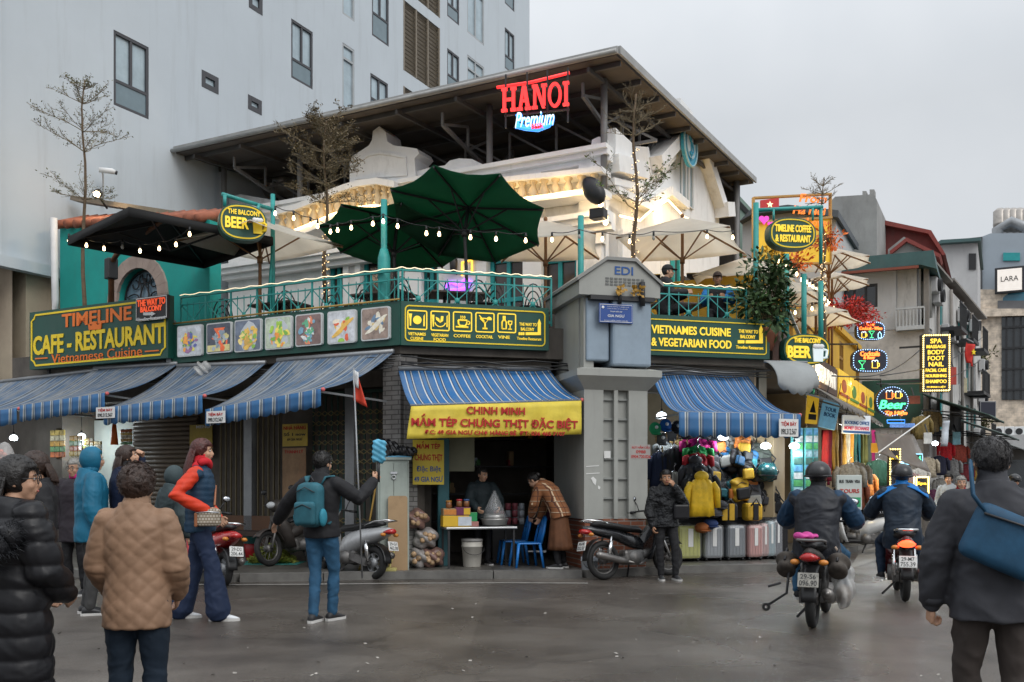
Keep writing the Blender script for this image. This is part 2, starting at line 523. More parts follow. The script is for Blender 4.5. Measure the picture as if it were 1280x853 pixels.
# ================================================================ THE SETTING
# wet asphalt
m_, N, L, b = nodes_mat('wet asphalt')
tc = N.new('ShaderNodeTexCoord')
n1 = N.new('ShaderNodeTexNoise'); n1.inputs['Scale'].default_value = .55; n1.inputs['Detail'].default_value = 9; n1.inputs['Roughness'].default_value = .62
n2 = N.new('ShaderNodeTexNoise'); n2.inputs['Scale'].default_value = 55; n2.inputs['Detail'].default_value = 5; n2.inputs['Roughness'].default_value = .8
n4 = N.new('ShaderNodeTexVoronoi'); n4.inputs['Scale'].default_value = 3.2
for q in (n1, n2, n4): L.new(tc.outputs['Object'], q.inputs['Vector'])
c1 = ramp(N, [(.32, (.042,.035,.030)), (.48, (.092,.079,.068)), (.70, (.158,.140,.122))]); L.new(n1.outputs['Fac'], c1.inputs['Fac'])
c2 = ramp(N, [(.36, (.45,.45,.45)), (.60, (1.3,1.3,1.3)), (.74, (2.6,2.6,2.5))]); L.new(n2.outputs['Fac'], c2.inputs['Fac'])
mx = N.new('ShaderNodeMixRGB'); mx.blend_type = 'MULTIPLY'; mx.inputs['Fac'].default_value = .8
L.new(c1.outputs['Color'], mx.inputs['Color1']); L.new(c2.outputs['Color'], mx.inputs['Color2'])
c3 = ramp(N, [(.0, (.2,.2,.2)), (.045, (1,1,1))]); L.new(n4.outputs['Distance'], c3.inputs['Fac'])
mx2 = N.new('ShaderNodeMixRGB'); mx2.blend_type = 'MULTIPLY'; mx2.inputs['Fac'].default_value = .5
L.new(mx.outputs['Color'], mx2.inputs['Color1']); L.new(c3.outputs['Color'], mx2.inputs['Color2'])
v6 = N.new('ShaderNodeTexVoronoi'); v6.inputs['Scale'].default_value = .22; v6.inputs['Randomness'].default_value = .9; L.new(tc.outputs['Object'], v6.inputs['Vector'])
sp6 = N.new('ShaderNodeSeparateXYZ'); L.new(v6.outputs['Color'], sp6.inputs['Vector']); r6 = N.new('ShaderNodeMapRange'); r6.inputs['To Min'].default_value = .72; r6.inputs['To Max'].default_value = 1.12; L.new(sp6.outputs['X'], r6.inputs['Value'])
v7 = N.new('ShaderNodeTexVoronoi'); v7.feature = 'DISTANCE_TO_EDGE'; v7.inputs['Scale'].default_value = .42
n7 = N.new('ShaderNodeTexNoise'); n7.inputs['Scale'].default_value = 2.2; n7.inputs['Detail'].default_value = 5; L.new(tc.outputs['Object'], n7.inputs['Vector'])
m7 = N.new('ShaderNodeMixRGB'); m7.blend_type = 'ADD'; m7.inputs['Fac'].default_value = .55; L.new(tc.outputs['Object'], m7.inputs['Color1']); L.new(n7.outputs['Color'], m7.inputs['Color2']); L.new(m7.outputs['Color'], v7.inputs['Vector'])
c7 = ramp(N, [(0,(.35,.35,.35)),(.007,(.6,.6,.6)),(.014,(1,1,1))]); L.new(v7.outputs['Distance'], c7.inputs['Fac'])
m8 = N.new('ShaderNodeMixRGB'); m8.blend_type = 'MULTIPLY'; m8.inputs['Fac'].default_value = 1; L.new(mx2.outputs['Color'], m8.inputs['Color1']); L.new(r6.outputs['Result'], m8.inputs['Color2'])
m9 = N.new('ShaderNodeMixRGB'); m9.blend_type = 'MULTIPLY'; m9.inputs['Fac'].default_value = .4; L.new(m8.outputs['Color'], m9.inputs['Color1']); L.new(c7.outputs['Color'], m9.inputs['Color2'])
L.new(m9.outputs['Color'], b.inputs['Base Color'])
mr = N.new('ShaderNodeMapRange'); mr.inputs['From Min'].default_value = .36; mr.inputs['From Max'].default_value = .66
mr.inputs['To Min'].default_value = .12; mr.inputs['To Max'].default_value = .5
n5 = N.new('ShaderNodeTexNoise'); n5.inputs['Scale'].default_value = .35; n5.inputs['Detail'].default_value = 7; n5.inputs['Distortion'].default_value = .1
L.new(tc.outputs['Object'], n5.inputs['Vector']); L.new(n5.outputs['Fac'], mr.inputs['Value']); L.new(mr.outputs['Result'], b.inputs['Roughness'])
bp = N.new('ShaderNodeBump'); bp.inputs['Strength'].default_value = .6; bp.inputs['Distance'].default_value = .012
L.new(n2.outputs['Fac'], bp.inputs['Height']); L.new(bp.outputs['Normal'], b.inputs['Normal'])
ASPH = m_
g = MB()
xs = [-300,-60,-20,-8,0,8,20,60,300]; ys = [-60,-10,0,8,16,30,60,120,500]
g.grid([[(x,y,0) for x in xs] for y in ys], smooth=False)
g.build('road', ASPH, kind='structure')
def tiles(name, c1, c2, cm, sc, bw=.5, rh=.25, rough=.5, mort=.012, plane='XY', bump=.3):
 m_, N, L, b = nodes_mat(name)
 tc = N.new('ShaderNodeTexCoord'); mp = N.new('ShaderNodeMapping')
 if plane == 'XZ': mp.inputs['Rotation'].default_value = (R(-90),0,0)
 L.new(tc.outputs['Object'], mp.inputs['Vector'])
 br = N.new('ShaderNodeTexBrick'); br.inputs['Scale'].default_value = sc; br.inputs['Brick Width'].default_value = bw; br.inputs['Row Height'].default_value = rh
 br.inputs['Mortar Size'].default_value = mort
 br.inputs['Color1'].default_value = (*c1,1); br.inputs['Color2'].default_value = (*c2,1); br.inputs['Mortar'].default_value = (*cm,1)
 L.new(mp.outputs['Vector'], br.inputs['Vector'])
 ns = N.new('ShaderNodeTexNoise'); ns.inputs['Scale'].default_value = 2.5; ns.inputs['Detail'].default_value = 7
 L.new(tc.outputs['Object'], ns.inputs['Vector'])
 r_ = ramp(N, [(.3,(.5,.5,.5)),(.7,(1.15,1.15,1.15))]); L.new(ns.outputs['Fac'], r_.inputs['Fac'])
 mx = N.new('ShaderNodeMixRGB'); mx.blend_type = 'MULTIPLY'; mx.inputs['Fac'].default_value = 1
 L.new(br.outputs['Color'], mx.inputs['Color1']); L.new(r_.outputs['Color'], mx.inputs['Color2']); L.new(mx.outputs['Color'], b.inputs['Base Color'])
 bp = N.new('ShaderNodeBump'); bp.inputs['Strength'].default_value = bump; bp.inputs['Distance'].default_value = .01; bp.invert = True
 L.new(br.outputs['Fac'], bp.inputs['Height']); L.new(bp.outputs['Normal'], b.inputs['Normal'])
 b.inputs['Roughness'].default_value = rough
 return m_
PAVE = tiles('pavement slabs', (.10,.095,.085), (.135,.125,.11), (.045,.042,.04), 1.0, .6, .4, .38)
KERB = mat('kerb stone', (.14,.135,.125), .5, var=.3, vs=4, stain=.4)
BRICKR = tiles('red brick', (.24,.075,.035), (.30,.10,.05), (.28,.25,.22), 1.0, .22, .075, .75, .008, 'XZ')
BRICKW = tiles('grey painted brick', (.26,.25,.24), (.31,.30,.29), (.12,.115,.11), 1.0, .22, .075, .8, .008, 'XZ')
front = [FA.P(-26,-1.7), ground(120,722), ground(300,727), ground(505,723), ground(727,722), ground(845,716), ground(985,713), ground(1012,704), ground(1063,689)]
front = [(p[0],p[1]) for p in front] + [tuple(FC.P(40,-.9))[:2]]
back = [tuple(FC.P(40,3))[:2], tuple(FC.P(0,3))[:2], tuple(FA.P(0,4))[:2], tuple(FA.P(-26,4))[:2]]
g = MB(); g.slab(front+back, .0, .10); g.build('pavement', PAVE, kind='structure')
g = MB()
for a, c in zip(front[:-1], front[1:]):
 a, c = Vector((*a,0)), Vector((*c,0)); d = (c-a).normalized(); nn = Vector((d.y,-d.x,0))
 ln = (c-a).length; k = max(1, int(ln/1.0))
 for i in range(k):
  p, q = a+d*(ln*i/k+.008), a+d*(ln*(i+1)/k-.008)
  g.bar(p+nn*.05+V(0,0,.055), q+nn*.05+V(0,0,.055), .18, .12)
g.build('kerb', KERB, kind='structure')
g = MB()
pl = [ground(x,y) for x,y in ((235,731),(300,731.5),(420,730.5),(520,729.5),(640,729),(735,729.5))]
g.grid([[p+V(0,-.05,.004) for p in pl],[p+V(0,.06,.004) for p in pl]])
g.build('gutter_line', mat('worn line', (.26,.25,.23), .6, var=.5, vs=9), kind='structure')
g = MB(); g.grid([[ground(x,y)+V(0,0,.005) for x,y in ((1062,712),(1100,699),(1125,690))],[ground(x,y)+V(0,0,.005) for x,y in ((1075,690),(1100,683),(1120,679))]])
g.build('crossing_patch', mat('pale paving', (.2,.19,.17), .5, var=.4, vs=5), kind='structure')
# far pavement of the side street, right hand side
g = MB(); g.slab([(13.0,27.5),(15.2,27.5),(28,47),(22,47)], 0, .1); g.build('far_pavement', PAVE, kind='structure')
g = MB(); rg = random.Random(5)
for _ in range(95):
 p = ground(rg.uniform(60,1200),rg.uniform(725,850)); a = rg.uniform(0,6); q = rg.uniform(.006,.022); g.add([p+V(q*math.cos(a+k),q*math.sin(a+k)*.7,.004+.008*(k > 3)) for k in (0,1.5,3.1,4.6)],[(0,1,2,3)])
g.build('litter', mat('litter', (.30,.28,.25), .7, var=.6, vs=6), label='scattered scraps of pale litter on the wet road', kind='stuff')
# ---------------------------------------------------------------- walls with real openings
def wall_holes(mb, x0, x1, z0, z1, holes, y=0.0, depth=.12):
 xs = sorted({x0,x1,*[min(max(v,x0),x1) for h in holes for v in (h[0],h[1])]}); zs = sorted({z0,z1,*[min(max(v,z0),z1) for h in holes for v in (h[2],h[3])]})
 for i in range(len(xs)-1):
  for j in range(len(zs)-1):
   cx, cz = (xs[i]+xs[i+1])/2, (zs[j]+zs[j+1])/2
   if any(h[0] < cx < h[1] and h[2] < cz < h[3] for h in holes): continue
   mb.add([(xs[i],y,zs[j]),(xs[i+1],y,zs[j]),(xs[i+1],y,zs[j+1]),(xs[i],y,zs[j+1])], [(0,1,2,3)])
 for a,b_,c,d in holes:
  e = y+depth
  mb.add([(a,y,c),(b_,y,c),(b_,y,d),(a,y,d),(a,e,c),(b_,e,c),(b_,e,d),(a,e,d)],
               [(0,4,5,1),(1,5,6,2),(2,6,7,3),(3,7,4,0)])
def window(parent, x0, x1, z0, z1, fm, gm, y=.08, fw=.06, mull=(), trans=(), panel=None, pm=None, name='window'):
 f = MB()
 f.box(x0,x0+fw,y-.05,y+.03,z0,z1); f.box(x1-fw,x1,y-.05,y+.03,z0,z1)
 f.box(x0+fw,x1-fw,y-.052,y+.028,z0,z0+fw); f.box(x0+fw,x1-fw,y-.052,y+.028,z1-fw,z1)
 for k in mull: q = x0+(x1-x0)*k[0]; f.box(q-fw/2,q+fw/2,y-.046,y+.026,z0+(z1-z0)*k[1],z1-fw)
 for k in trans: q = z0+(z1-z0)*k; f.box(x0+fw,x1-fw,y-.049,y+.027,q-fw/2,q+fw/2)
 o = f.build(name, fm, parent)
 MB().box(x0+fw*.5,x1-fw*.5,y+.005,y+.02,z0+fw*.5,z1-fw*.5).build('pane', gm, o)
 if panel:
  MB().box(x0+fw,x1-fw,y-.03,y+.004,z0+fw,z0+(z1-z0)*panel).build('panel', pm or gm, o)
 return o
# ---------------------------------------------------------------- tall pale block on the left
TALLW = mat('pale grey render', (.50,.55,.59), .8, var=.045, vs=.5, stain=.5, sts=(1.3,1.3,.10), stc=(.33,.35,.36), bump=.05, bs=12)
tall = thing('tall_building', 'tall pale grey block with small dark framed windows rising on the left', 'building', FW.P(0,0), FW.rz)
FRM = mat('anthracite frame', (.055,.055,.062), .5, var=.1)
SILV = mat('silver frame', (.36,.38,.39), .45, var=.1)
CURT = mat('curtained glass', (.36,.45,.50), .18, var=.2, vs=1.5, sts=(7,7,.2), stain=.35, stc=(.17,.23,.26), spec=.8)
PANL = mat('grey glass panel', (.15,.21,.24), .2, var=.1, spec=.7)
LOUV = mat('bronze louvre', (.19,.16,.12), .55, var=.12)
wins = [ # px x0, x1, y of top-left, y of bottom-left, kind
 (142,186,37,131,'big'),(364,391,23,97,'big'),(252,273,87,108,'tiny'),(310,327,118,136,'tiny'),(311,328,-14,9,'tiny'),
 (428,443,53,134,'thin'),(428,443,-60,17,'thin'),(465,486,-44,44,'big'),(463,485,91,137,'big'),(505,549,0,88,'louvre'),(505,549,108,170,'louvre'),(505,549,-140,-14,'louvre'),
 (559,574,-30,20,'big'),(559,574,60,108,'big'),(584,605,-44,40,'white'),(584,605,68,120,'white'),(631,643,34,85,'big'),(631,643,-50,4,'big')]
holes = []; spec = []
for x0,x1,y0,y1,k in wins:
 a, zt = FW.hit(x0,y0); b_ = FW.X(x1); zb = FW.hit(x0,y1)[1]
 holes.append((a,b_,zb,zt)); spec.append((a,b_,zb,zt,k))
g = MB()
wall_holes(g, 0, 24.6, 6.0, 30, holes, 0, .12)
g.add([(0,0,30),(24.6,0,30),(24.6,14,30),(0,14,30)], [(0,1,2,3)])
g.add([(24.6,0,0),(24.6,14,0),(24.6,14,30),(24.6,0,30)], [(0,1,2,3)])
g.add([(0,0,6),(0,0,30),(0,14,30),(0,14,6)], [(0,1,2,3)])
g.add([(0,0,6),(0,14,6),(24.6,14,6),(24.6,0,6)], [(0,1,2,3)])
g.box(2.2,24.6,.0,.5,0,5.99); g.box(-.02,.22,-.12,-.003,6.0,30); g.box(-.1,2.2,-.22,-.003,5.82,6.05)
g.build('wall', TALLW, tall)
for a,b_,c,d,k in spec:
 if k == 'big': window(tall,a,b_,c,d,FRM,CURT,.06,.07,mull=((.5,.34),),trans=(.34,),panel=.33,pm=PANL)
 elif k == 'tiny': window(tall,a,b_,c,d,FRM,CURT,.04,.13)
 elif k == 'thin': window(tall,a,b_,c,d,SILV,CURT,.06,.07,trans=(.78,))
 elif k == 'white': window(tall,a,b_,c,d,SILV,CURT,.06,.07,mull=((.5,0),),trans=(.7,))
 else:
  f = MB(); f.box(a,b_,.09,.11,c,d)
  n = int((d-c)/.14)
  for i in range(n):
   z = c+(d-c)*(i+.5)/n; f.bar((a+.03,.04,z),(b_-.03,.04,z),.05,.02,up=(0,.7,.7))
  for q in (0,.333,.667,1): f.box(a+(b_-a)*q-.04,a+(b_-a)*q+.04,-.01,.05,c,d)
  f.build('louvre', LOUV, tall)
# lower side wall behind the street corner at far left
BEIGE = mat('old cream render', (.42,.35,.26), .8, var=.15, vs=1.3, stain=.45, stc=(.12,.10,.08), bump=.12)
low = thing('cream_house', 'old cream house below the tall block, with scrollwork grille and pale balustrade', 'house', FA.P(-14,.6), FA.rz)
g = MB(); wall_holes(g, 0, 3.9, .1, 6.3, [(1.55,3.0,3.95,5.6)], 0, .3); g.box(0,3.9,.31,2.2,.1,6.3)
g.box(1.45,3.1,-.05,-.003,5.6,5.72); g.box(0,3.9,-.08,-.003,6.0,6.2); g.box(1.4,1.54,-.06,-.003,3.9,5.6); g.box(3.02,3.16,-.06,-.003,3.9,5.6)
g.build('wall', BEIGE, low)
g = MB()
for x in (1.6,3.0): g.tube([(x,-.05,3.9),(x,-.05,5.45)],.035,8)
for k in range(4):
 z = 4.15+.33*k
 for s_ in (-1,1):
  g.tube([(2.3+s_*(.30+.25*math.cos(R(t)))-s_*.05,-.05,z+.14*math.sin(R(t))) for t in range(0,300,25)],.016,6)
g.bar((1.6,-.05,5.3),(3.0,-.05,5.3),.04); g.bar((1.6,-.05,3.95),(3.0,-.05,3.95),.04)
g.build('grille', DARK, low)
g = MB(); g.box(-.6,3.7,-.75,-.45,4.02,4.12); g.box(-.6,3.7,-.75,-.45,3.38,3.52)
for k in range(14): g.lathe([(.05,3.52),(.08,3.6),(.045,3.75),(.075,3.9),(.05,4.02)],(-.5+.31*k,-.6,0),10)
g.build('balustrade', WHITE, low)
g = MB()
for x in (2.75,3.35):
 rows = []
 for i in range(6): rows.append([(x+.3*j/10*(1-.25*i/5), -.35+.05*math.sin(j*2.2), 5.75-1.5*i/5) for j in range(11)])
 g.grid(rows, thick=.01)
g.build('curtain', mat('rust red cloth', (.36,.035,.015), .8, var=.2), low)
# pipe by the teal wall
g = MB(); g.tube([FA.P(-9.2,.9,6.9),FA.P(-9.15,.9,5.2),FA.P(-9.15,.9,4.95),FA.P(-9.55,.9,4.9)],.07,10)
g.build('drain_pipe', mat('pale pipe', (.6,.6,.6), .5), label='pale grey drain pipe ending in an elbow left of the teal wall', cat='pipe')
# ---------------------------------------------------------------- teal side building with a round window
FT = Frame(*FA.P(0,1.35)[:2], -27.5)
teal = thing('teal_house', 'teal rendered wall with clay tile coping and a round scrollwork window', 'house', FT.P(0,0), FT.rz)
xl, zl = FT.hit(75,283); xr, zr = FT.hit(262,275)
cx, cz = FT.hit(173,372)
g = MB(); n = 40
rr = FT.X(199)-cx; arcp = [(cx+rr*math.cos(R(t)), cz+rr*math.sin(R(t))) for t in range(180,-1,-6)]
g.prism([(xl,3.6),(xl,zl),(cx,zl-.0),(cx,cz+rr)]+[p for p in arcp[:len(arcp)//2][::-1]]+[(cx-rr,3.6)], 0, .3)
g.prism([(xr,3.6),(xr,zr),(cx,zl),(cx,cz+rr)]+[p for p in arcp[len(arcp)//2+1:]]+[(cx+rr,3.6)], 0, .3)
g.build('wall', TEALW, teal)
g = MB()
for t in range(180,-1,-15):
 a0, a1 = R(t), R(t-14.6)
 if t == 0: break
 q = [(cx+rr*math.cos(a0),cz+rr*math.sin(a0)),(cx+(rr+.26)*math.cos(a0),cz+(rr+.26)*math.sin(a0)),(cx+(rr+.26)*math.cos(a1),cz+(rr+.26)*math.sin(a1)),(cx+rr*math.cos(a1),cz+rr*math.sin(a1))]
 g.prism(q,-.05,.02)
for s_ in (-1,1): g.box(cx+s_*(rr+.13)-.13,cx+s_*(rr+.13)+.13,-.05,-.002,3.6,cz)
g.build('window_surround', mat('pink sandstone', (.36,.28,.24), .8, var=.2), teal)
MB().box(cx-rr,cx+rr,.2,.22,3.6,cz+rr).build('window', mat('blue grey glass', (.22,.33,.42), .2, var=.35, vs=3), teal)
g = MB()
for s_ in (-1,1):
 for k in range(6):
  a = R(90+s_*(12+k*22)); L_ = rr*.93
  pts = [(cx+L_*t*math.cos(a+s_*.35*math.sin(t*5+k)), .16, cz-.25+(L_+.2)*t*math.sin(a+s_*.25*math.sin(t*5+k))) for t in [i/8 for i in range(9)]]
  e = pts[-1]; pts += [(e[0]+s_*.09*math.sin(R(q)),.16,e[2]-.09+.09*math.cos(R(q))) for q in range(40,300,40)]
  g.tube(pts,.014,6)
g.tube([(cx+rr*.97*math.cos(R(t)),.16,cz+rr*.97*math.sin(R(t))) for t in range(0,181,10)],.02,6)
g.build('window_grille', DARK, teal)
g = MB(); nt_ = 15
for i in range(nt_):
 x = xl+(xr-xl)*(i+.5)/nt_; z = zl+(zr-zl)*(i+.5)/nt_
 g.tube([(x,-.18,z-.02),(x,.12,z+.10),(x,.6,z+.3)],.095,10)
g.build('roof_tiles', mat('clay tiles', (.30,.10,.055), .8, var=.35, vs=4, stain=.4), teal)
g = MB(); g.bar((xl-.2,.55,zl+.75),(xr-.3,.55,zr+.15),.3,.1)
g.build('ridge', mat('weathered ridge', (.20,.17,.13), .8, var=.3), teal)
p = FT.P(FT.X(121)+.0, -.02, 0); zz = FT.hit(121,243)[1]
fl = thing('wall_flood_lamp', 'small lit warm flood lamp above the tiled coping beside a bare tree', 'lamp', at(121,243,19.6))
MB().ell((0,0,0),.06).build('bulb', mat('hot lamp', (1,1,1), .4, var=0, emit=(1,.72,.4), es=60), fl)
g = MB(); g.lathe([(.04,.1),(.09,.02),(.1,-.02)],(0,.06,.03),14,'Y'); g.bar((0,.05,0),(0,.5,-.15),.03); g.build('housing', DARK, fl)
pl_ = bpy.data.lights.new('lamp_glow','POINT'); pl_.energy = 14; pl_.color = (1,.7,.4); pl_.shadow_soft_size = .07
po = bpy.data.objects.new('lamp_glow', pl_); COL.objects.link(po); po.parent = fl; po.location = (0,-.15,0)
# ---------------------------------------------------------------- corner building, street level and terrace slab
cor = thing('corner_building', 'two storey corner building with shop fronts below an open restaurant terrace', 'building', (0,0,0))
DKREND = mat('dark stained render', (.115,.10,.085), .85, var=.3, vs=2, stain=.5, stc=(.03,.028,.025), bump=.1)  # dark grey brown base with random darker stains
TAUPE = mat('taupe panel', (.16,.14,.125), .7, var=.12, stain=.3)
g = MB()
poly = [FA.P(-9.4,.12), FA.P(-.05,.12), FB.P(6.3,.12), FC.P(14.1,.12), FC.P(14.1,9), FA.P(-9.4,9)]
g.slab([(p[0],p[1]) for p in poly], 3.42, 3.92)
g.build('terrace_slab', DKREND, cor)
def wseg(fr, x0, x1, y0, y1, z0, z1, mb):
 mb.T = Matrix.Translation((fr.o[0],fr.o[1],0)) @ Matrix.Rotation(fr.rz,4,'Z'); mb.box(x0,x1,y0,y1,z0,z1); mb.T = None
g = MB()
xa = lambda px: FA.X(px,.35)
wseg(FA, xa(168), 0.06, .45, .65, .1, 3.42, g)               # behind shutters and gates
wseg(FA, -13.9, xa(72), .45, .65, .1, 3.42, g)
wseg(FA, xa(72), xa(168), 2.6, 2.8, .1, 3.42, g)             # snack shop back wall
wseg(FA, xa(72)-.1, xa(72), .65, 2.6, .1, 3.42, g); wseg(FA, xa(168), xa(168)+.1, .65, 2.6, .1, 3.42, g)
wseg(FA, -9.6, .02, .30, .62, 2.95, 3.41, g)                 # lintel
wseg(FB, .12, 2.55, .30, .62, 2.92, 3.41, g); wseg(FB, 3.7, 6.25, .30, .62, 2.95, 3.41, g)
wseg(FB, .5, .62, .62, 3.2, .1, 3.41, g); wseg(FB, .5, 3.8, 3.2, 3.35, .1, 3.41, g)
g.build('wall', DKREND, cor)
g = MB(); wseg(FB, .06, .32, .16, .5, .1, 3.4, g); wseg(FA, -.36, -.03, .1, .44, .1, 3.4, g); g.build('brick_pillar', BRICKW, cor)
g = MB(); wseg(FB, 3.62, 3.8, .3, 2.6, .1, 3.41, g); wseg(FB, 3.8, 6.5, 2.5, 2.65, .1, 3.41, g)
wseg(FB, 6.45, 6.6, .5, 2.5, .1, 3.41, g)
g.build('shop_lining', mat('pale shop lining', (.36,.33,.27), .7, var=.1), cor)
# right street shops, recessed
g = MB(); wseg(FC, .15, .3, .3, 3, .1, 3.4, g); wseg(FC, 0.3, 13.9, 2.6, 2.8, .1, 3.4, g); wseg(FC, 13.8, 14, .3, 2.6, .1, 3.4, g)
wseg(FC, 5.0, 5.15, .3, 2.6, .1, 3.4, g); wseg(FC, 9.4, 9.55, .3, 2.6, .1, 3.4, g)
g.build('stall_wall', mat('warm stall lining', (.38,.30,.2), .8, var=.2), cor)
g = MB(); wseg(FC, .3, 1.25, .0, .28, .1, 2.7, g)
g.build('tan_panel', mat('tan board', (.38,.29,.17), .6, var=.1, stain=.2), cor)
# folding gates and shutters of the left street
def gate(px0, px1, slat, col, cross):
 x0, x1 = FA.X(px0,.38), FA.X(px1,.38); gm = MB()
 n = max(3, int((x1-x0)/slat))
 for i in range(n+1):
  x = x0+(x1-x0)*i/n; gm.bar((x,0,.0),(x,0,2.75),.022,.03,up=(0,1,0))
 gm.bar((x0,-.01,2.77),(x1,-.01,2.77),.05); gm.bar((x0,-.01,.02),(x1,-.01,.02),.04)
 o = gm.build('folding_gate', col, cor, loc=FA.P(0,.38,.12), rz=FA.rz)
 if cross:
  c = MB()
  for i in range(n):
   xa_, xb = x0+(x1-x0)*i/n, x0+(x1-x0)*(i+1)/n
   for z in [k*.16 for k in range(1,17)]:
    if z < .75 or 1.05 < z < 2.55:
     c.bar((xa_,-.022,z),(xb,-.022,z+.08),.012,.006,up=(0,1,0)); c.bar((xa_,-.028,z+.08),(xb,-.028,z),.012,.006,up=(0,1,0))
  c.build('lattice', mat('gate brass', (.20,.155,.06), .5, var=.2), o)
 return o
GATEG = mat('dark green gate', (.022,.055,.042), .55, var=.25)
GATEB = mat('dark gate', (.03,.028,.022), .55, var=.25); GATEY = mat('gate slats', (.13,.105,.055), .5, var=.25)
gate(392,438,.11,GATEG,True); gate(440,488,.11,GATEG,True); gate(276,308,.10,GATEY,False); gate(316,349,.10,GATEY,False)
for px in (311,438):
 x = FA.X(px,.33); MB().box(x-.09,x+.09,-.03,.1,0,3.0).build('gate_post', GREYM, cor, loc=FA.P(0,.33,.1), rz=FA.rz)
g = MB(); x0, x1 = FA.X(276,.36), FA.X(349,.36); g.box(x0,x1,-.03,.02,0,.75); g.build('gate_panel', mat('brown gate panel', (.12,.055,.025), .6, var=.2), cor, loc=FA.P(0,.33,.1), rz=FA.rz)
x0, x1 = FA.X(168,.4), FA.X(247,.4); g = MB(); n = 34
for i in range(n):
 z = 2.85*i/n; g.tube([(x0,0,z+.04),(x1,0,z+.04)],.043,8)
g.build('roller_shutter', mat('brown roller shutter', (.17,.135,.10), .5, var=.15, stain=.35), cor, loc=FA.P(0,.4,.1), rz=FA.rz)
# terrace railing with an edge light strip
def railing(fr, x0, x1, z0, z1, nm, led=True, y=.14):
 t = thing('terrace_railing', nm, 'railing', fr.P(0,y), fr.rz, 'terrace railings')
 g = MB(); n = max(1, round((x1-x0)/.62))
 g.bar((x0,0,z1),(x1,0,z1),.045,.03); g.bar((x0,0,z0),(x1,0,z0),.035,.03); g.bar((x0,0,z1-.14),(x1,0,z1-.14),.02)
 for i in range(n+1): x = x0+(x1-x0)*i/n; g.bar((x,0,z0-.05),(x,0,z1),.026)
 g.build('rails', TEAL, t)
 for i in range(n):
  c = MB(); a, b_ = x0+(x1-x0)*i/n, x0+(x1-x0)*(i+1)/n; zc = z1-.14
  c.bar((a,-.004,z0),(b_,-.004,zc),.014); c.bar((a,.006,zc),(b_,.006,z0),.014); c.ell(((a+b_)/2,0,(z0+zc)/2),(.045,.02,.045),n=8,m=6)
  for k in (.25,.5,.75): x = a+(b_-a)*k; c.bar((x,.003,z0),(x,.003,z1-.1),.011)
  c.build('lattice', TEAL, t)
 if led:
  q = MB(); q.tube([(x0+(x1-x0)*i/40,-.03,z1+.03+.012*math.sin(i*1.9)) for i in range(41)],.006,6); q.build('light_strip', RAILLED, t)
 return t
railing(FA, -4.75, -.02, 4.0, 4.72, 'teal lattice railing with a light strip above the food picture board')
railing(FB, .02, 2.5, 4.0, 4.72, 'teal lattice railing with a light strip above the board of food icons')
railing(FB, 3.85, 6.0, 4.0, 4.72, 'teal lattice railing in front of the two seated men')
# ================================================================ VILLA, ROOF, FAR STREET
VILLA = mat('white stucco', (.83,.83,.82), .8, var=.07, vs=1.5, stain=.45, sts=(1.4,1.4,.5), stc=(.30,.28,.25), bump=.12, bs=15)
vil = thing('white_villa', 'ornate white stucco villa with scrolled parapets and warm lit balustrades behind the terrace', 'house', FU.P(0,0), FU.rz)
XL = -10.3
wd = [(411,431,313),(453,501,317),(526,549,322),(611,657,322),(675,722,322)]
hs_ = []
for a,b_,c in wd: hs_.append((FU.X(a),FU.X(b_),3.92,FU.hit((a+b_)/2,c)[1]))
g = MB(); wall_holes(g, XL, 0, 3.6, 7.2, hs_, 0, .25); g.box(XL,0,.26,1.0,3.6,7.2); g.box(XL,-.02,.02,.5,7.2,8.15)
g.build('wall', VILLA, vil)
DOORG = mat('door glass', (.05,.035,.03), .15, var=.3, spec=.8)
for i,(a,b_,c,d) in enumerate(hs_):
 o = window(vil,a,b_,c,d,TEALF,DOORG,.12,.09,mull=((.5,0),),trans=(.62,.2),name='door')
 if i == 1:
  s_ = MB()
  for k in range(22): s_.bar((a+.1,.03,c+.35+.07*k),((a+b_)/2-.05,.03,c+.35+.07*k),.05,.015,up=(0,.6,.8))
  s_.build('louvre', TEALF, o)
 if i in (0,1):
  s_ = MB(); mxx = (a+b_)/2; s_.prism([(a,d)]+[(mxx+(b_-a)/2*math.cos(R(t)),d+.32*math.sin(R(t))) for t in range(180,-1,-20)], .02, .1)
  s_.build('fanlight', TEALF, o)
g = MB()
def cornice(mb, x0, x1, z, d=.3, h=.22):
 mb.prism([(x0,z),(x1,z),(x1,z+h*.35),(x0,z+h*.35)],-d*.5,-.002); mb.prism([(x0,z+h*.35),(x1,z+h*.35),(x1,z+h*.7),(x0,z+h*.7)],-d*.8,-.002); mb.prism([(x0,z+h*.7),(x1,z+h*.7),(x1,z+h),(x0,z+h)],-d,-.002)
cornice(g, XL, .25, 6.55, .45, .35); cornice(g, XL, .2, 7.95, .4, .3)
for a,b_,c,d in hs_:
 g.box(a-.16,a-.01,-.09,-.002,3.9,d+.05); g.box(b_+.01,b_+.16,-.09,-.002,3.9,d+.05); g.box(a-.2,b_+.2,-.13,-.002,d+.06,d+.2)
for px in (520,600,668,742):
 x = FU.X(px); g.box(x-.22,x+.22,-.12,-.003,3.9,6.55); g.box(x-.28,x+.28,-.18,-.003,6.3,6.54); g.box(x-.25,x+.25,-.2,-.003,6.9,7.95)
g.build('cornice', VILLA, vil)
g = MB()
par = FU.poly([(522,222),(522,214),(540,209),(556,207),(562,201),(574,198),(590,199),(600,204),(607,207),(738,187),(740,175),(748,171),(756,172),(757,186),(757,200),(640,224)],-.1)
g.prism([(x, z) for x, z in par], -.1, .35)
p0 = FU.hit(607,214,-.14); p1 = FU.hit(738,194,-.14)
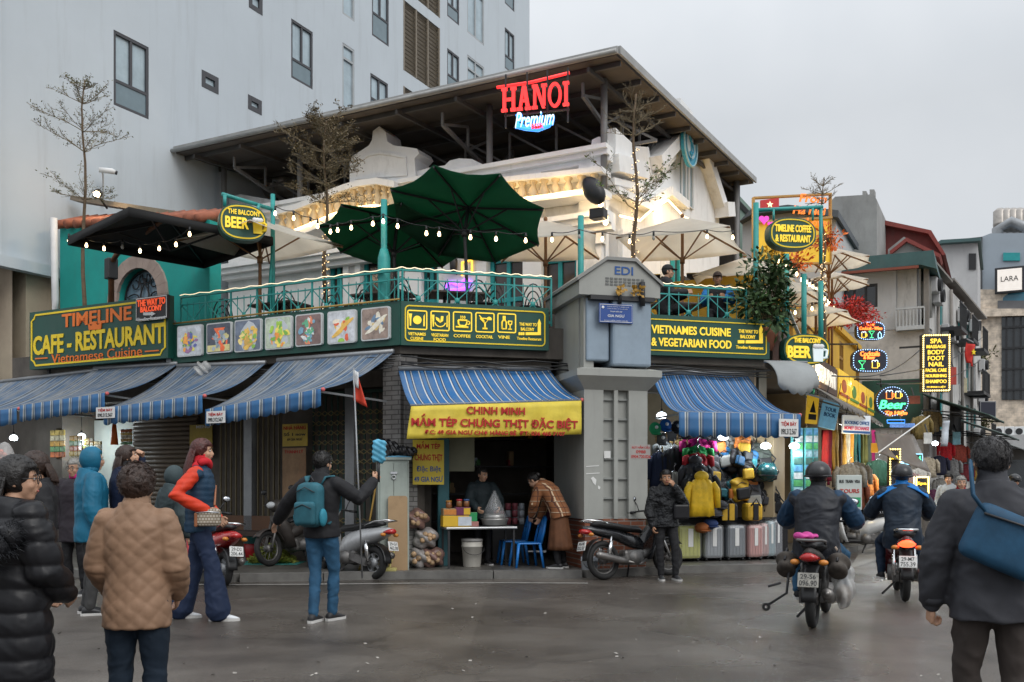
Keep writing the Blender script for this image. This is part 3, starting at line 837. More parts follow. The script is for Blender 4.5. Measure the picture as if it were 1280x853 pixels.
g.prism([FU.hit(607,210,-.14),FU.hit(738,190,-.14),FU.hit(738,194,-.14),FU.hit(607,214,-.14)],-.2,-.11)
g.build('parapet', VILLA, vil)
g = MB()
ped = FU.poly([(437,262),(437,202),(441,195),(452,188),(461,182),(465,175),(466,164),(474,158),(482,165),(484,177),(492,182),(508,184),(521,186),(524,192),(518,198),(520,226),(500,232)],-.2)
g.prism(ped,-.2,.4)
ins = FU.poly([(445,225),(447,203),(460,193),(474,190),(490,192),(508,196),(510,220)],-.2)
outline(g, ins, .06, -.24, -.202)
g.ell((FU.hit(474,170,-.1)[0],0,FU.hit(474,170,-.1)[1]),(.14,.2,.2))
g.build('pediment', VILLA, vil)
# scrolled left shoulder, arched ledge and lit balusters
g = MB()
arcpts = [(345,268),(370,262),(395,252),(420,241),(445,233),(470,230),(492,234)]
def ledge(mb, pts, y0, y1, h):
 q = FU.poly(pts, y0)
 for a,b_ in zip(q[:-1], q[1:]): mb.prism([a,b_,(b_[0],b_[1]+h),(a[0],a[1]+h)], y0, y1)
ledge(g, arcpts, -.55, -.05, .14); g.build('ledge', VILLA, vil); g = MB(); ledge(g, [(x,y+34) for x,y in arcpts], -.6, -.05, .16)
g.build('ledge', VILLA, vil); g = MB(); ledge(g, [(590,262),(630,257),(690,249),(752,240)], -.6, -.05, .12); g.build('ledge', VILLA, vil); g = MB(); ledge(g, [(590,231),(640,226),(690,221),(752,214)], -.55, -.05, .1)
g.build('ledge', VILLA, vil)
for pts, n, dz in ((arcpts, 15, 30), ([(600,231),(640,226),(690,221),(750,214)], 11, 27)):
 L_ = MB(); q = FU.poly(pts,-.45); lo = FU.poly([(x,y+dz) for x,y in pts],-.45)
 def lerp(q, t):
  k = t*(len(q)-1); i = min(int(k), len(q)-2); f = k-i
  return q[i][0]+(q[i+1][0]-q[i][0])*f, q[i][1]+(q[i+1][1]-q[i][1])*f
 for i in range(n):
  x, zt = lerp(q,(i+.5)/n); _, zb = lerp(lo,(i+.5)/n); h = zt-zb
  L_.lathe([(.09,zb),(.09,zb+h*.12),(.05,zb+h*.2),(.11,zb+h*.42),(.045,zb+h*.75),(.09,zb+h*.85),(.09,zt)],(x,-.38,0),10)
 L_.build('balusters', mat('cream balusters', (.62,.50,.32), .7, var=.1), vil)
 s_ = MB(); s_.tube([(lerp(lo,i/24)[0],-.2,lerp(lo,i/24)[1]+.05) for i in range(25)],.022,6)
 s_.tube([(lerp(lo,i/24)[0],-.64,lerp(lo,i/24)[1]-.0) for i in range(25)],.016,6)
 s_.build('light_strip', WARM, vil)
# gable face
gab = thing('gable_wing', 'white stucco gable end of the villa carrying a round blue emblem', 'house', FV.P(0,0), FV.rz)
g = MB()
gp = FV.poly([(757,345),(757,222),(790,214),(795,183),(811,184),(813,197),(843,165),(836,160),(834,143),(858,137),(862,150),(866,165),(893,258),(899,262),(899,340)],0)
g.prism([(x,max(z,3.6)) for x,z in gp], 0, .4)
cor_ = FV.poly([(757,186),(757,200),(790,214),(795,198)],-.08)
g.build('wall', VILLA, gab)
g = MB()
def strip(mb, a, b_, w_, y0, y1, fr=FV):
 p, q = fr.hit(*a, 0), fr.hit(*b_, 0); d = Vector((q[0]-p[0],q[1]-p[1])).normalized(); nn = Vector((-d.y,d.x))*w_/2
 mb.prism([(p[0]+nn.x,p[1]+nn.y),(q[0]+nn.x,q[1]+nn.y),(q[0]-nn.x,q[1]-nn.y),(p[0]-nn.x,p[1]-nn.y)], y0, y1)
strip(g,(813,205),(850,165),.30,-.3,-.003); strip(g,(866,170),(896,262),.35,-.3,-.003); strip(g,(815,222),(848,185),.12,-.15,-.002)
strip(g,(800,258),(830,240),.2,-.2,-.003); strip(g,(830,240),(852,258),.2,-.21,-.003); strip(g,(760,240),(805,262),.16,-.25,-.003)
strip(g,(757,206),(795,216),.35,-.3,-.004); strip(g,(757,228),(800,238),.14,-.2,-.003); strip(g,(893,264),(902,264),.4,-.4,-.004)
a = FV.hit(851,150); g.box(a[0]-.5,a[0]+.55,-.15,.45,a[1]-.1,a[1]+.35)
g.box(FV.X(757),FV.X(778),-.22,-.003,FV.hit(760,186)[1]-.4,FV.hit(760,186)[1]+.35)
for px in (775,800,828,850):
 x = FV.X(px); g.box(x-.16,x+.16,-.12,-.003,3.7,FV.hit(px,290)[1])
g.build('moulding', VILLA, gab)
for px in (853,862):
 x, z = FV.hit(px,232); pts = [(x-.2,z-.6),(x-.2,z+.5)]+[(x+.2*math.cos(R(t)),z+.5+.28*math.sin(R(t))) for t in range(150,0,-30)]+[(x+.2,z+.5),(x+.2,z-.6)]
 MB().prism(pts,-.02,-.002).build('window', GLASSG, gab); f = MB(); outline(f,pts,.05,-.06,-.021); f.build('window_frame', WHITE, gab)
x, z = FV.hit(845,300); window(gab,x-.5,x+.5,3.9,z,TEALF,DOORG,-.05,.09,mull=((.5,0),),name='door')
s_ = MB(); s_.tube([FV.P(0,0)*0+Vector((FV.hit(p_,y_,-.35)[0],-.35,FV.hit(p_,y_,-.35)[1])) for p_,y_ in ((775,270),(800,276),(815,262),(835,250),(856,272),(870,278))],.02,6)
s_.build('light_strip', WARM, gab)
em = thing('round_emblem', 'round blue and white emblem on the gable below the roof edge', 'sign', FV.P(FV.X(863,-.4),-.4,FV.hit(863,180,-.4)[1]), FV.rz)
r_ = (FV.hit(863,152,-.4)[1]-FV.hit(863,208,-.4)[1])/2
BLU = mat('emblem blue', (.03,.30,.45), .5, var=.1)
MB().lathe([(0.01,0),(r_,0),(r_,.08),(0.01,.08)],(0,0,0),40,'Y',False).build('disc', BLU, em)
MB().lathe([(0.01,-.012),(r_*.62,-.012),(r_*.62,-.002),(0.01,-.002)],(0,0,0),40,'Y',False).build('centre', mat('emblem white', (.55,.6,.6), .5), em)
f = MB(); f.torus((0,-.012,0),r_*.97,.025,'Y',40,6); f.torus((0,-.015,0),r_*.64,.02,'Y',40,6); f.build('ring', mat('emblem ring', (.35,.55,.6), .5), em)
f = MB(); f.tube([(.16*math.cos(R(t)),-.02,.2+.16*math.sin(R(t))) for t in range(40,271,23)]+[(.16*math.cos(R(t)),-.02,-.12+.16*math.sin(R(t))) for t in range(70,-141,-23)],.03,6); f.bar((0,-.02,-.42),(0,-.02,.5),.035); f.build('mark', BLU, em)
# flood lights throwing warm light up the stucco
for (px,py,yy,fr) in ((742,245,-1.1,FU),(748,268,-.9,FU)):
 x, z = fr.hit(px,py,yy)
 t = thing('flood_light', 'black flood light %s the villa ledge' % ('hanging above' if py < 260 else 'lying on'), 'lamp', fr.P(x,yy,z), fr.rz)
 f = MB(); f.ell((0,0,.1),(.2,.16,.32),Matrix.Rotation(R(-35),3,'Y')) if py < 260 else f.rbox(-.15,.15,-.12,.12,-.1,.1)
 f.build('housing', BLACKP, t); MB().ell((.12,.08,-.16),.05).build('bulb', BULB, t)
def glow(px, py, Y, e, col=(1,.68,.32), r_=.12, par=None):
 l = bpy.data.lights.new('lamp_glow','POINT'); l.energy = e; l.color = col; l.shadow_soft_size = r_
 o = bpy.data.objects.new('lamp_glow', l); COL.objects.link(o); o.location = at(px,py,Y); return o
glow(745,262,18.7,16); glow(838,262,22.2,17); glow(800,250,20.6,8); glow(700,238,19.0,8); glow(630,242,19.4,7); glow(455,240,20.2,9); glow(390,256,21.0,9)
# ---------------------------------------------------------------- big sheet roof over the villa
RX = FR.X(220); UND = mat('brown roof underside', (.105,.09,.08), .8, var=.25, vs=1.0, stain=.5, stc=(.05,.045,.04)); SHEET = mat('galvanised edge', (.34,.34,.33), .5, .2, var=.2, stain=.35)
roof = thing('sheet_roof', 'wide steel sheet roof on posts and trusses above the white villa', 'roof', FR.P(0,0), FR.rz)
zf, zk, D = 9.6, 10.3, 11.2
g = MB(); g.add([(RX,0,zf),(0,0,zf),(0,D,zk),(RX,D,zk),(RX,0,zf+.1),(0,0,zf+.1),(0,D,zk+.1),(RX,D,zk+.1)],[(0,3,2,1),(4,5,6,7),(0,1,5,4),(1,2,6,5),(2,3,7,6),(3,0,4,7)])
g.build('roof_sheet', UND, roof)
g = MB(); g.bar((RX,-.06,zf+.08),(.06,-.06,zf+.07),.06,.13); g.bar((.07,0,zf+.09),(.07,D,zk+.09),.05,.15); g.tube([(RX,-.14,zf+.02),(.05,-.14,zf+.02)],.05,8); g.build('gutter', SHEET, roof)
g = MB(); DKST = mat('roof steel', (.075,.07,.066), .55, var=.2)
for i in range(10): y = .3+i*1.15; z = zf+(zk-zf)*y/D-.06; g.bar((RX,y,z),(-.02,y,z),.05,.1)
for i in range(9): x = -.6-i*1.5; g.bar((x,.05,zf-.13),(x,D,zk-.13),.06,.09)
g.build('purlins', DKST, roof)
TRS = mat('truss steel', (.17,.165,.16), .5, var=.2)
for x in (-.9,-4.2,-7.4,-10.2):
 f = MB(); k = 9
 for i in range(k):
  y0, y1 = .5+i*1.1, .5+(i+1)*1.1; h0 = .25+.9*math.sin(PI*min(i,k)/k*.9); h1 = .25+.9*math.sin(PI*(i+1)/k*.9)
  t0, t1 = zf+(zk-zf)*y0/D-.2, zf+(zk-zf)*y1/D-.2
  f.bar((x,y0,t0-h0),(x,y1,t1-h1),.07); f.bar((x,y0,t0),(x,y0,t0-h0),.05); f.bar((x,y0,t0-h0),(x,y1,t1),.05)
 f.build('truss', TRS, roof)
f = MB(); k = 9
for i in range(k):
 x0, x1 = RX+1-(RX+1)*i/k, RX+1-(RX+1)*(i+1)/k
 f.bar((x0,2.4,zf-.85),(x1,2.4,zf-.85),.06); f.bar((x0,2.4,zf-.1),(x1,2.4,zf-.85),.045); f.bar((x0,2.4,zf-.85),(x0,2.4,zf-.1),.045)
f.build('truss', TRS, roof)
for px,y in ((612,1.0),(755,.9),(280,1.2),(375,1.0)):
 x = FR.X(px,y); MB().cyl((x,y,7.3),(x,y,zf),.07,n=10).build('post', TRS, roof)
MB().cyl((-.35,10.6,3.9),(-.35,10.6,zk),.08,n=10).build('post', TRS, roof)
g = MB(); g.box(RX,-.4,D-.1,D,6.5,zk); g.box(-3.5,-.5,6.0,D,6.5,6.6); g.build('rear_light_block', mat('dark light block', (.05,.045,.04), .9, var=.2), roof)  # dark sheet added at the roof rear to keep sky light from leaking in
f = MB(); x = FR.X(223,.3); f.tube([(x,-.15,zf),(x+.15,.0,zf-.45),(x+.1,.1,zf-.8),(x+.1,.1,5.0)],.065,8); f.build('downpipe', mat('pipe grey', (.36,.37,.38), .5), roof)
for px,py,y in ((816,129,3.2),(893,203,8.6)):
 x, z = FR.hit(px,py,y); t = thing('roof_flood_light', 'lit cool white flood light under the roof %s' % ('near its front corner' if px < 850 else 'near its rear edge'), 'lamp', FR.P(x,y,z), FR.rz)
 MB().rbox(-.2,.2,-.05,.12,-.02,.1).build('housing', DARK, t); MB().box(-.17,.17,-.07,-.052,-.04,.07).build('lens', LAMPW, t); MB().bar((0,.05,.1),(0,.1,.45),.03).build('bracket', DARK, t)
x, z = FR.hit(335,232,3.4)
t = thing('water_tank', 'lying stainless water tank under the left end of the roof', 'tank', FR.P(x,3.4,z), FR.rz)
f = MB(); f.lathe([(.05,-.95),(.35,-.9),(.42,-.8),(.42,-.45),(.44,-.43),(.42,-.41),(.42,.41),(.44,.43),(.42,.45),(.42,.8),(.35,.9),(.05,.95)],(0,0,0),24,'X'); f.build('barrel', mat('dull stainless', (.36,.33,.30), .4, .6, var=.25), t)
f = MB()
for s_ in (-.6,.6): f.bar((s_,-.3,-.4),(s_,-.3,-1.2),.05); f.bar((s_,.3,-.4),(s_,.3,-1.2),.05); f.bar((s_,-.4,-.45),(s_,.4,-.45),.06)
f.build('stand', DARK, t)
g = MB(); q = FU.poly([(352,300),(352,262),(380,252),(437,228),(437,300)],.3); g.prism(q,.3,.6); q = FU.poly([(222,300),(222,262),(300,243),(352,252),(352,300)],.7); g.prism(q,.7,1.0); g.build('side_wall', VILLA, vil)
# neon words under the roof edge
def serif_hanoi(par, S):
 W5 = (19,17,19,17,8); x = -43
 def slab(f, cx, w_, z): f.prism([(S(cx-w_/2),S(z)),(S(cx+w_/2),S(z)),(S(cx+w_/2),S(z+3.4)),(S(cx-w_/2),S(z+3.4))],-.05,0)
 def stem(f, cx, w_=3.9): f.prism([(S(cx-w_/2),S(-13+3.4)),(S(cx+w_/2),S(-13+3.4)),(S(cx+w_/2),S(13.6)),(S(cx-w_/2),S(13.6))],-.05,0)
 for ch, w_ in zip('HANOI', W5):
  f = MB(); a, b_ = x+3.6, x+w_-3.6; c = x+w_/2
  if ch == 'H':
   for q in (a,b_): stem(f,q); slab(f,q,7.6,-13); slab(f,q,7.6,13.6)
   f.prism([(S(a+2.3),S(.4)),(S(b_-2.3),S(.4)),(S(b_-2.3),S(3.8)),(S(a+2.3),S(3.8))],-.048,-.002)
  elif ch == 'A':
   f.prism([(S(x+2),S(-9.6)),(S(x+5.4),S(-9.6)),(S(c+1.2),S(17)),(S(c-2.4),S(17))],-.05,0); f.prism([(S(x+w_-6),S(-9.6)),(S(x+w_-1.2),S(-9.6)),(S(c+2.6),S(17)),(S(c-2.2),S(17))],-.054,-.004)
   slab(f,x+3,7,-13); slab(f,x+w_-3.4,7.6,-13); f.prism([(S(x+5),S(-3)),(S(x+w_-5.2),S(-3)),(S(x+w_-5.8),S(0)),(S(x+5.8),S(0))],-.046,-.008)
  elif ch == 'N':
   stem(f,a,3.4); stem(f,b_,3.4); slab(f,a,7,-13); slab(f,a,7,13.6); slab(f,b_,7,13.6); f.prism([(S(a-1),S(17)),(S(a+3.6),S(17)),(S(b_+1.7),S(-13)),(S(b_-2.4),S(-13))],-.054,-.004)
  elif ch == 'O': outline(f, arc(S(c),S(2),S(8.6),S(15.6),0,350,35), S(3.4), -.05, 0)
  else: stem(f,c); slab(f,c,7.8,-13); slab(f,c,7.8,13.6)
  f.build('letter', [REDN], par); x += w_+1.6
hs0 = thing('neon_sign', 'red neon letters over blue neon script hanging under the roof edge', 'sign', at(669,124,17.95), R(-14))
REDN = mat('red neon', (.9,.05,.04), .4, var=0, emit=(1,.03,.035), es=1.0); REDN2 = mat('red letter sides', (.35,.01,.01), .5, var=0)
BLUN = mat('blue neon', (.1,.4,.9), .4, var=0, emit=(.03,.25,1), es=1.6); WHN = mat('white neon', (.9,.95,1), .4, var=0, emit=(.6,.85,1), es=1.0)
S = lambda n: sz(n,17.95)
serif_hanoi(hs0, S)
text('script_glow','Premium',[BLUN],hs0,S(0),S(-26),S(50),S(19),-.01,.03,.03,.35)
text('script','Premium',[WHN],hs0,S(0),S(-26),S(50),S(19),-.045,.03,-.01,.35)
text('small_letters','BEER',[REDN],hs0,S(4),S(-36),S(15),S(6),-.05,.03,.02)
lines_bez('swash',[[(S(-24),S(-33)),(S(-12),S(-37)),(S(4),S(-40)),(S(18),S(-36)),(S(22),S(-31))],[(S(-23),S(-18)),(S(-20),S(-24)),(S(-23),S(-30)),(S(-14),S(-34))]],.035,BLUN,hs0,-.03)
lines_bez('tube',[[(S(-55),S(28)),(S(-10),S(30)),(S(40),S(37))]],.03,REDN,hs0,.3)
f = MB(); f.bar((S(-42),.12,S(-14)),(S(42),.12,S(-14)),.03); f.bar((S(-42),.12,S(16)),(S(42),.12,S(16)),.03)
for k in (-40,-12,14,40): f.bar((S(k),.12,S(-30)),(S(k),.12,S(38)),.03)
f.build('frame', DARK, hs0)
# ---------------------------------------------------------------- right street: yellow house on the C front
YW = mat('yellow wall', (.62,.36,.03), .7, var=.12, vs=2, stain=.15)
yh = thing('yellow_house', 'lit yellow house front with shutters along the right street', 'house', FC.P(0,.4), FC.rz)
hh = []
for px in (1008,1030,1052,1072): x = FC.X(px,.4); hh.append((x-.38,x+.38,4.2,5.3))
g = MB(); wall_holes(g,2.6,14.0,3.92,5.6,hh,0,.15); g.box(2.6,14,.16,6,3.92,5.6); g.box(2.5,14.1,-.12,-.003,5.45,5.6); g.build('wall', YW, yh)
for h in hh: window(yh,*h,mat('ochre frame', (.3,.15,.02), .6),DOORG,.06,.07,mull=((.5,0),),trans=(.6,))
glow(1030,470,19.5,35,(1,.72,.25)); glow(1062,480,24,35,(1,.72,.25))
# dark fascia with lit letters, then yellow picture panels
fa = thing('fascia_sign', 'dark fascia with white lit letters running along the right street', 'sign', FC.P(0,-.12), FC.rz)
x0, x1, x2 = .15, FC.X(1047,-.12), FC.X(1092,-.12)
MB().box(x0,x1,0,.1,3.42,4.05).build('panel', mat('fascia brown', (.10,.055,.04), .6), fa)
text('letters','TIMELINE & RESTAURANT',[mat('lit white letters', (.9,.9,.85), .5, var=0, emit=(1,.9,.75), es=.55)],fa,(x0+x1)/2+.4,3.73,(x1-x0)*.8,.36,-.002,.02,.0)
t = thing('picture_fascia', 'row of yellow lit panels at the end of the dark fascia', 'sign', FC.P(0,-.12), FC.rz)
YP = mat('yellow lit panel', (.8,.5,.03), .5, var=.3, vs=6, emit=(1,.6,.05), es=.25)
n = 4
for i in range(n):
 a = x1+.06+(x2-x1-.06)*i/n; b_ = x1+(x2-x1-.06)*(i+1)/n
 MB().box(a,b_-.05,-.02,.08,3.42,4.1).build('panel', YP, t)
 f = MB(); f.prism(arc((a+b_)/2-.02,3.75,.22*(b_-a),.16,0,340,12),-.035,-.022); f.bar((a+.1,-.03,3.52),(b_-.15,-.03,3.52),.06); f.build('picture', mat('panel picture %d'%(i%2), ((.45,.08,.02),(.1,.25,.05))[i%2], .5, var=.3), t)
MB().box(x1,x2,.085,.12,3.38,4.14).build('backing', DARK, t)
# ---------------------------------------------------------------- houses farther up the right street
FD = Frame(13.09,30.0,-27.5); FE = Frame(13.09,30.0,57.0)
PLAS = mat('grey white plaster', (.50,.50,.50), .85, var=.1, vs=.8, stain=.5, stc=(.2,.19,.18), bump=.1)
STAINP = mat('stained plaster', (.52,.51,.49), .85, var=.22, vs=.9, stain=.95, sts=(1.6,1.6,.3), stc=(.09,.08,.075), bump=.12)
dh = thing('side_house', 'grey white house with a green eave and a wide dark window up the right street', 'house', FD.P(0,0), FD.rz)
def zD(py, px=1120): return FD.hit(px,py)[1]
xl = FD.X(1000)
wx = (FD.X(1053),FD.X(1097),zD(382),zD(352))
g = MB(); wall_holes(g,xl,FD.X(1120),zD(412),zD(338),[wx],0,.15); g.box(xl,-.1,.16,6,zD(412),zD(338)); g.build('wall', PLAS, dh)
window(dh,*wx,DARK,GLASSD,.08,.07,mull=((.33,0),(.66,0)))
g = MB(); g.box(xl,0,0,6,0,zD(412)-.02); g.build('lower_wall', mat('peeling mural wall', (.52,.48,.43), .85, var=.2, vs=1.6, stain=.8, sts=(1.5,1.5,1.5), stc=(.13,.12,.12)), dh)
MB().box(FD.X(1078),-.02,-.06,-.003,zD(535),zD(475)).build('green_panel', mat('dark green panel', (.02,.07,.045), .5, var=.4, vs=2), dh)
g = MB(); q = [(xl,zD(338)),(FD.X(1152),zD(338)),(FD.X(1172),zD(345)),(FD.X(1168),zD(322)),(xl,zD(320))]; g.prism(q,-.5,3.0); g.build('eave', mat('green metal eave', (.04,.10,.10), .5, var=.2, stain=.3), dh)
f = MB(); f.bar((xl,-.55,zD(339)),(FD.X(1150),-.55,zD(341)),.12,.08); f.build('eave_trim', mat('rust trim', (.22,.06,.035), .7), dh)
g = MB(); a, b_ = FD.X(1121), FD.X(1156); g.box(a,b_,.8,5.8,zD(412),zD(345)); g.build('bay_wall', STAINP, dh)
f = MB(); f.box(a,b_,-.25,.8,zD(415),zD(410))
for i in range(9): x = a+(b_-a)*i/8; f.bar((x,-.2,zD(411)),(x,-.2,zD(388)),.035)
f.bar((a,-.2,zD(388)),(b_,-.2,zD(388)),.06); f.build('balcony', mat('pale rail', (.45,.46,.46), .5), dh)
f = MB(); f.grid([[(a+.2+.8*j/8,.4+.06*math.sin(j*2),zD(352)-i*1.2) for j in range(9)] for i in range(2)],thick=.01); f.build('curtain', mat('dull curtain', (.38,.37,.34), .8), dh)
# worn row of narrow houses
row = thing('tube_houses', 'row of worn narrow houses with balconies, shutters and air conditioners up the street', 'building', FE.P(0,0), FE.rz)
xe = FE.X(1226)
g = MB(); hh = []
rr_ = random.Random(3)
for zi in (3.3,5.2,6.9):
 for i in range(6):
  x = .8+i*(xe-1)/6; hh.append((x,x+.8,zi,zi+1.3))
wall_holes(g,0,xe,0,8.5,hh,0,.2); g.box(0,xe,.21,6,0,8.5); g.build('wall', STAINP, row)
for h in hh: window(row,*h,rr_.choice([DARK,SILV,TEALF]),rr_.choice([GLASSD,GLASSG,GLASSD]),.1,.07,mull=((.5,0),))
for k in range(8):
 x = .3+rr_.random()*(xe-2); z = rr_.choice([3.0,4.95,6.65]); f = MB(); f.box(x,x+1.5,-.7,-.003,z,z+.12)
 for i in range(9): f.bar((x+1.5*i/8,-.66,z+.1),(x+1.5*i/8,-.66,z+.95),.03)
 f.bar((x,-.66,z+.95),(x+1.5,-.66,z+.95),.05); f.build('balcony', rr_.choice([GREYM,DARK]), row)
g = MB(); g.box(-.3,4.2,-.25,.4,8.52,8.6); g.box(5,xe+.5,-.2,.4,8.75,8.83); g.bar((0,-.08,0),(0,-.08,8.5),.15); [g.tube([(x,-.1,2.8),(x,-.1,8.4)],.06,6) for x in (2.1,4.9,7.7,10.4)]; g.build('eave', mat('brown eave', (.22,.20,.18), .8, var=.2), row)
for k in range(13):
 x = .4+rr_.random()*(xe-1.5); z = rr_.choice([3.0,4.6,6.3,7.3])+rr_.random()*.4
 t = thing('air_conditioner', 'off white air conditioner on the worn street front beside the lit black board', 'air conditioner', FE.P(x,-.22,z), FE.rz, 'air conditioners on the worn fronts')
 MB().rbox(0,.8,-.06,.18,0,.5,.03).build('case', PLAS, t); MB().lathe([(.02,-.08),(.21,-.17),(.21,-.062),(.02,-.062)],(.3,0,.25),20,'Y',False).build('fan_grille', DARK, t)
def pxhouse(name, label, cat, Y, polys, rz=-27.5):
 """distant house: polygons (pixels at its own distance) made into thick blocks"""
 cxp = polys[0][0][0]
 p = at(cxp[0], cxp[1], Y); fr = Frame(p.x, p.y, rz)
 t = thing(name, label, cat, fr.P(0,0), fr.rz)
 for pts, d0, d1, m_, nm in polys:
  q = [(x, max(z,-.0)) for x,z in fr.poly(pts, d0)]
  MB().prism(q, d0, d1).build(nm, m_, t)
 return t, fr
MAROON = mat('maroon sheet', (.17,.035,.03), .7, var=.2, stain=.4)
pxhouse('concrete_block','weathered concrete stair tower with bare walls above the terrace umbrellas','building',34,[([(1040,420),(1040,250),(1044,246),(1092,243),(1096,250),(1096,420)],0,5,CONC,'wall'),([(1078,246),(1078,239),(1083,239),(1083,246)],.2,.6,CONC,'chimney'),([(1087,244),(1087,237),(1093,237),(1093,244)],.2,.6,CONC,'chimney')])
pxhouse('maroon_house','house with maroon sheet walls and a stepped red roof','house',36,[([(1096,420),(1096,276),(1162,291),(1178,317),(1160,330),(1160,420)],0,5,MAROON,'wall'),([(1094,279),(1094,273),(1164,288),(1182,318),(1178,319),(1160,292)],-.3,5.2,mat('red roof', (.24,.05,.04), .7, var=.2),'roof'),([(1110,330),(1110,312),(1130,296),(1152,312),(1160,330)],-1.5,-.1,CONC,'parapet'),([(1112,314),(1133,297),(1176,318),(1174,322),(1133,302),(1113,318)],-1.7,-.2,mat('red roof2', (.26,.05,.04), .7),'roof')])
pxhouse('pale_backhouse','narrow pale house with dark shutters behind the red roofs','house',44,[([(1170,470),(1170,310),(1178,303),(1222,300),(1222,470)],0,6,PLAS,'wall'),([(1168,306),(1176,300),(1226,297),(1226,301),(1178,304)],-.4,6.2,mat('teal roof edge', (.06,.12,.12), .6),'roof'),([(1211,337),(1211,317),(1220,317),(1220,337)],-.06,-.003,DARK,'window'),([(1176,396),(1176,372),(1188,372),(1188,396)],-.06,-.003,DARK,'window'),([(1196,410),(1196,380),(1206,380),(1206,410)],-.06,-.003,GLASSD,'window')])
pxhouse('green_backhouse','green house with a dark gable roof edge behind the villa','house',33,[([(890,330),(890,235),(902,232),(920,240),(920,330)],0,4,mat('pale green wall', (.17,.24,.2), .8, var=.1),'wall'),([(886,238),(900,228),(922,248),(918,252),(900,236)],-.4,4,DARK,'roof'),([(900,285),(900,255),(907,257),(907,285)],-.06,-.003,TEALF,'shutter')])
pxhouse('grey_backhouse','white walled house with a dark rounded roof behind the pink heart board','house',31,[([(928,380),(928,275),(940,265),(975,262),(1045,268),(1045,380)],0,4,PLAS,'wall'),([(924,277),(938,262),(985,256),(1048,263),(1048,272),(985,262),(940,268)],-.4,4.2,mat('slate roof', (.08,.09,.1), .6),'roof')])
BEI = tiles('beige panels', (.80,.67,.53), (.83,.70,.56), (.6,.5,.4), 1.0, .6, .3, .6, .01, 'XZ', .1); BLG = mat('blue grey render', (.34,.39,.44), .7, var=.1, vs=.3)
bb, fb = pxhouse('beige_building','beige and blue grey corner block with large dark windows closing the street','building',62,[([(1226,640),(1226,400),(1215,388),(1215,362),(1480,362),(1480,640)],0,10,BEI,'wall'),([(1217,386),(1217,300),(1238,292),(1480,290),(1480,386)],.3,10,BLG,'upper_wall'),([(1210,362),(1210,298),(1228,296),(1228,362)],.1,9,mat('dark slate clad', (.07,.075,.08), .6),'corner_tower'),([(1252,500),(1252,392),(1300,392),(1300,500)],-.08,-.003,GLASSD,'window'),([(1247,390),(1247,376),(1300,376),(1300,390)],-.2,-.003,mat('grey band', (.13,.13,.135), .6),'band'),([(1254,326),(1254,316),(1275,316),(1275,326)],.2,.297,TEALF,'window'),([(1252,386),(1254,372),(1262,366),(1272,364),(1300,364),(1300,386)],-.1,-.004,mat('arched blue glass', (.06,.2,.28), .15),'window'),([(1215,398),(1222,386),(1300,386),(1300,394),(1230,396),(1226,402)],-.4,-.1,BEI,'ledge')])
for k in range(5):
 f = MB(); x = fb.X(1258+k*9,-.1); f.bar((x,-.1,fb.hit(1260,500,0)[1]),(x,-.1,fb.hit(1260,392,0)[1]),.12); f.build('mullion', DARK, bb)
for k in range(4):
 f = MB(); z = fb.hit(1260,410+k*26,0)[1]; f.bar((fb.X(1252),-.13,z),(fb.X(1300),-.13,z),.14); f.build('transom', DARK, bb)
f = MB(); x, z = fb.hit(1230,300,1); f.tube([(x+.8,1,z-2.5),(x+.8,1,z+.6),(x+1.6,1,z+1.0),(x+2.5,1,z+.5),(x+2.5,1,z)],.35,12); f.build('duct', GREYM, bb)
for k in range(5):
 x, z = fb.hit(1250+8*k,287,2); t = thing('roof_tank', 'steel water tank in the row on top of the beige corner block', 'tank', fb.P(x,2,z-.2), fb.rz, 'steel tanks on the beige block')
 MB().lathe([(.1,0),(.42,.0),(.42,.5),(.44,.55),(.42,.6),(.42,1.4),(.2,1.6),(.05,1.6)],(0,0,0),16).build('barrel', mat('dull stainless', (.36,.33,.30)), t)
t = thing('square_sign', 'small square backlit white sign on the beige block', 'sign', fb.P(fb.X(1262,-.5),-.5,fb.hit(1262,350,-.5)[1]), fb.rz)
MB().rbox(-.85,.85,0,.2,-.85,.85,.05).build('frame', DARK, t); MB().box(-.7,.7,-.03,-.003,-.7,.7).build('face', mat('lit pale face', (.8,.75,.7), .5, emit=(1,.9,.8), es=.35), t)
text('letters','LARA',[DARK],t,0,.08,1.0,.32,-.032,.02)
g, fcp = pxhouse('concrete_canopy','pale concrete canopy slab over the shops at the street end','canopy',52,[([(1228,562),(1228,546),(1300,542),(1300,560)],0,5,PLAS,'slab'),([(1238,640),(1238,562),(1300,562),(1300,640)],1.5,5,mat('dim shopfront', (.13,.12,.11), .7, var=.3),'shopfront'),([(1246,612),(1246,575),(1300,575),(1300,612)],1.42,1.49,GLASSD,'window')])
for px in (1250,1263,1276):
 x, z = fcp.hit(px,546,1); t = thing('air_conditioner', 'off white air conditioner standing on the concrete canopy slab', 'air conditioner', fcp.P(x-.3,1,z), fcp.rz, 'air conditioners on the canopy slab')
 MB().rbox(0,.5,-.15,.2,0,.55,.03).build('case', WHITE, t); MB().lathe([(.02,-.17),(.18,-.17),(.18,-.152),(.02,-.152)],(.22,0,.28),20,'Y',False).build('fan_grille', DARK, t)
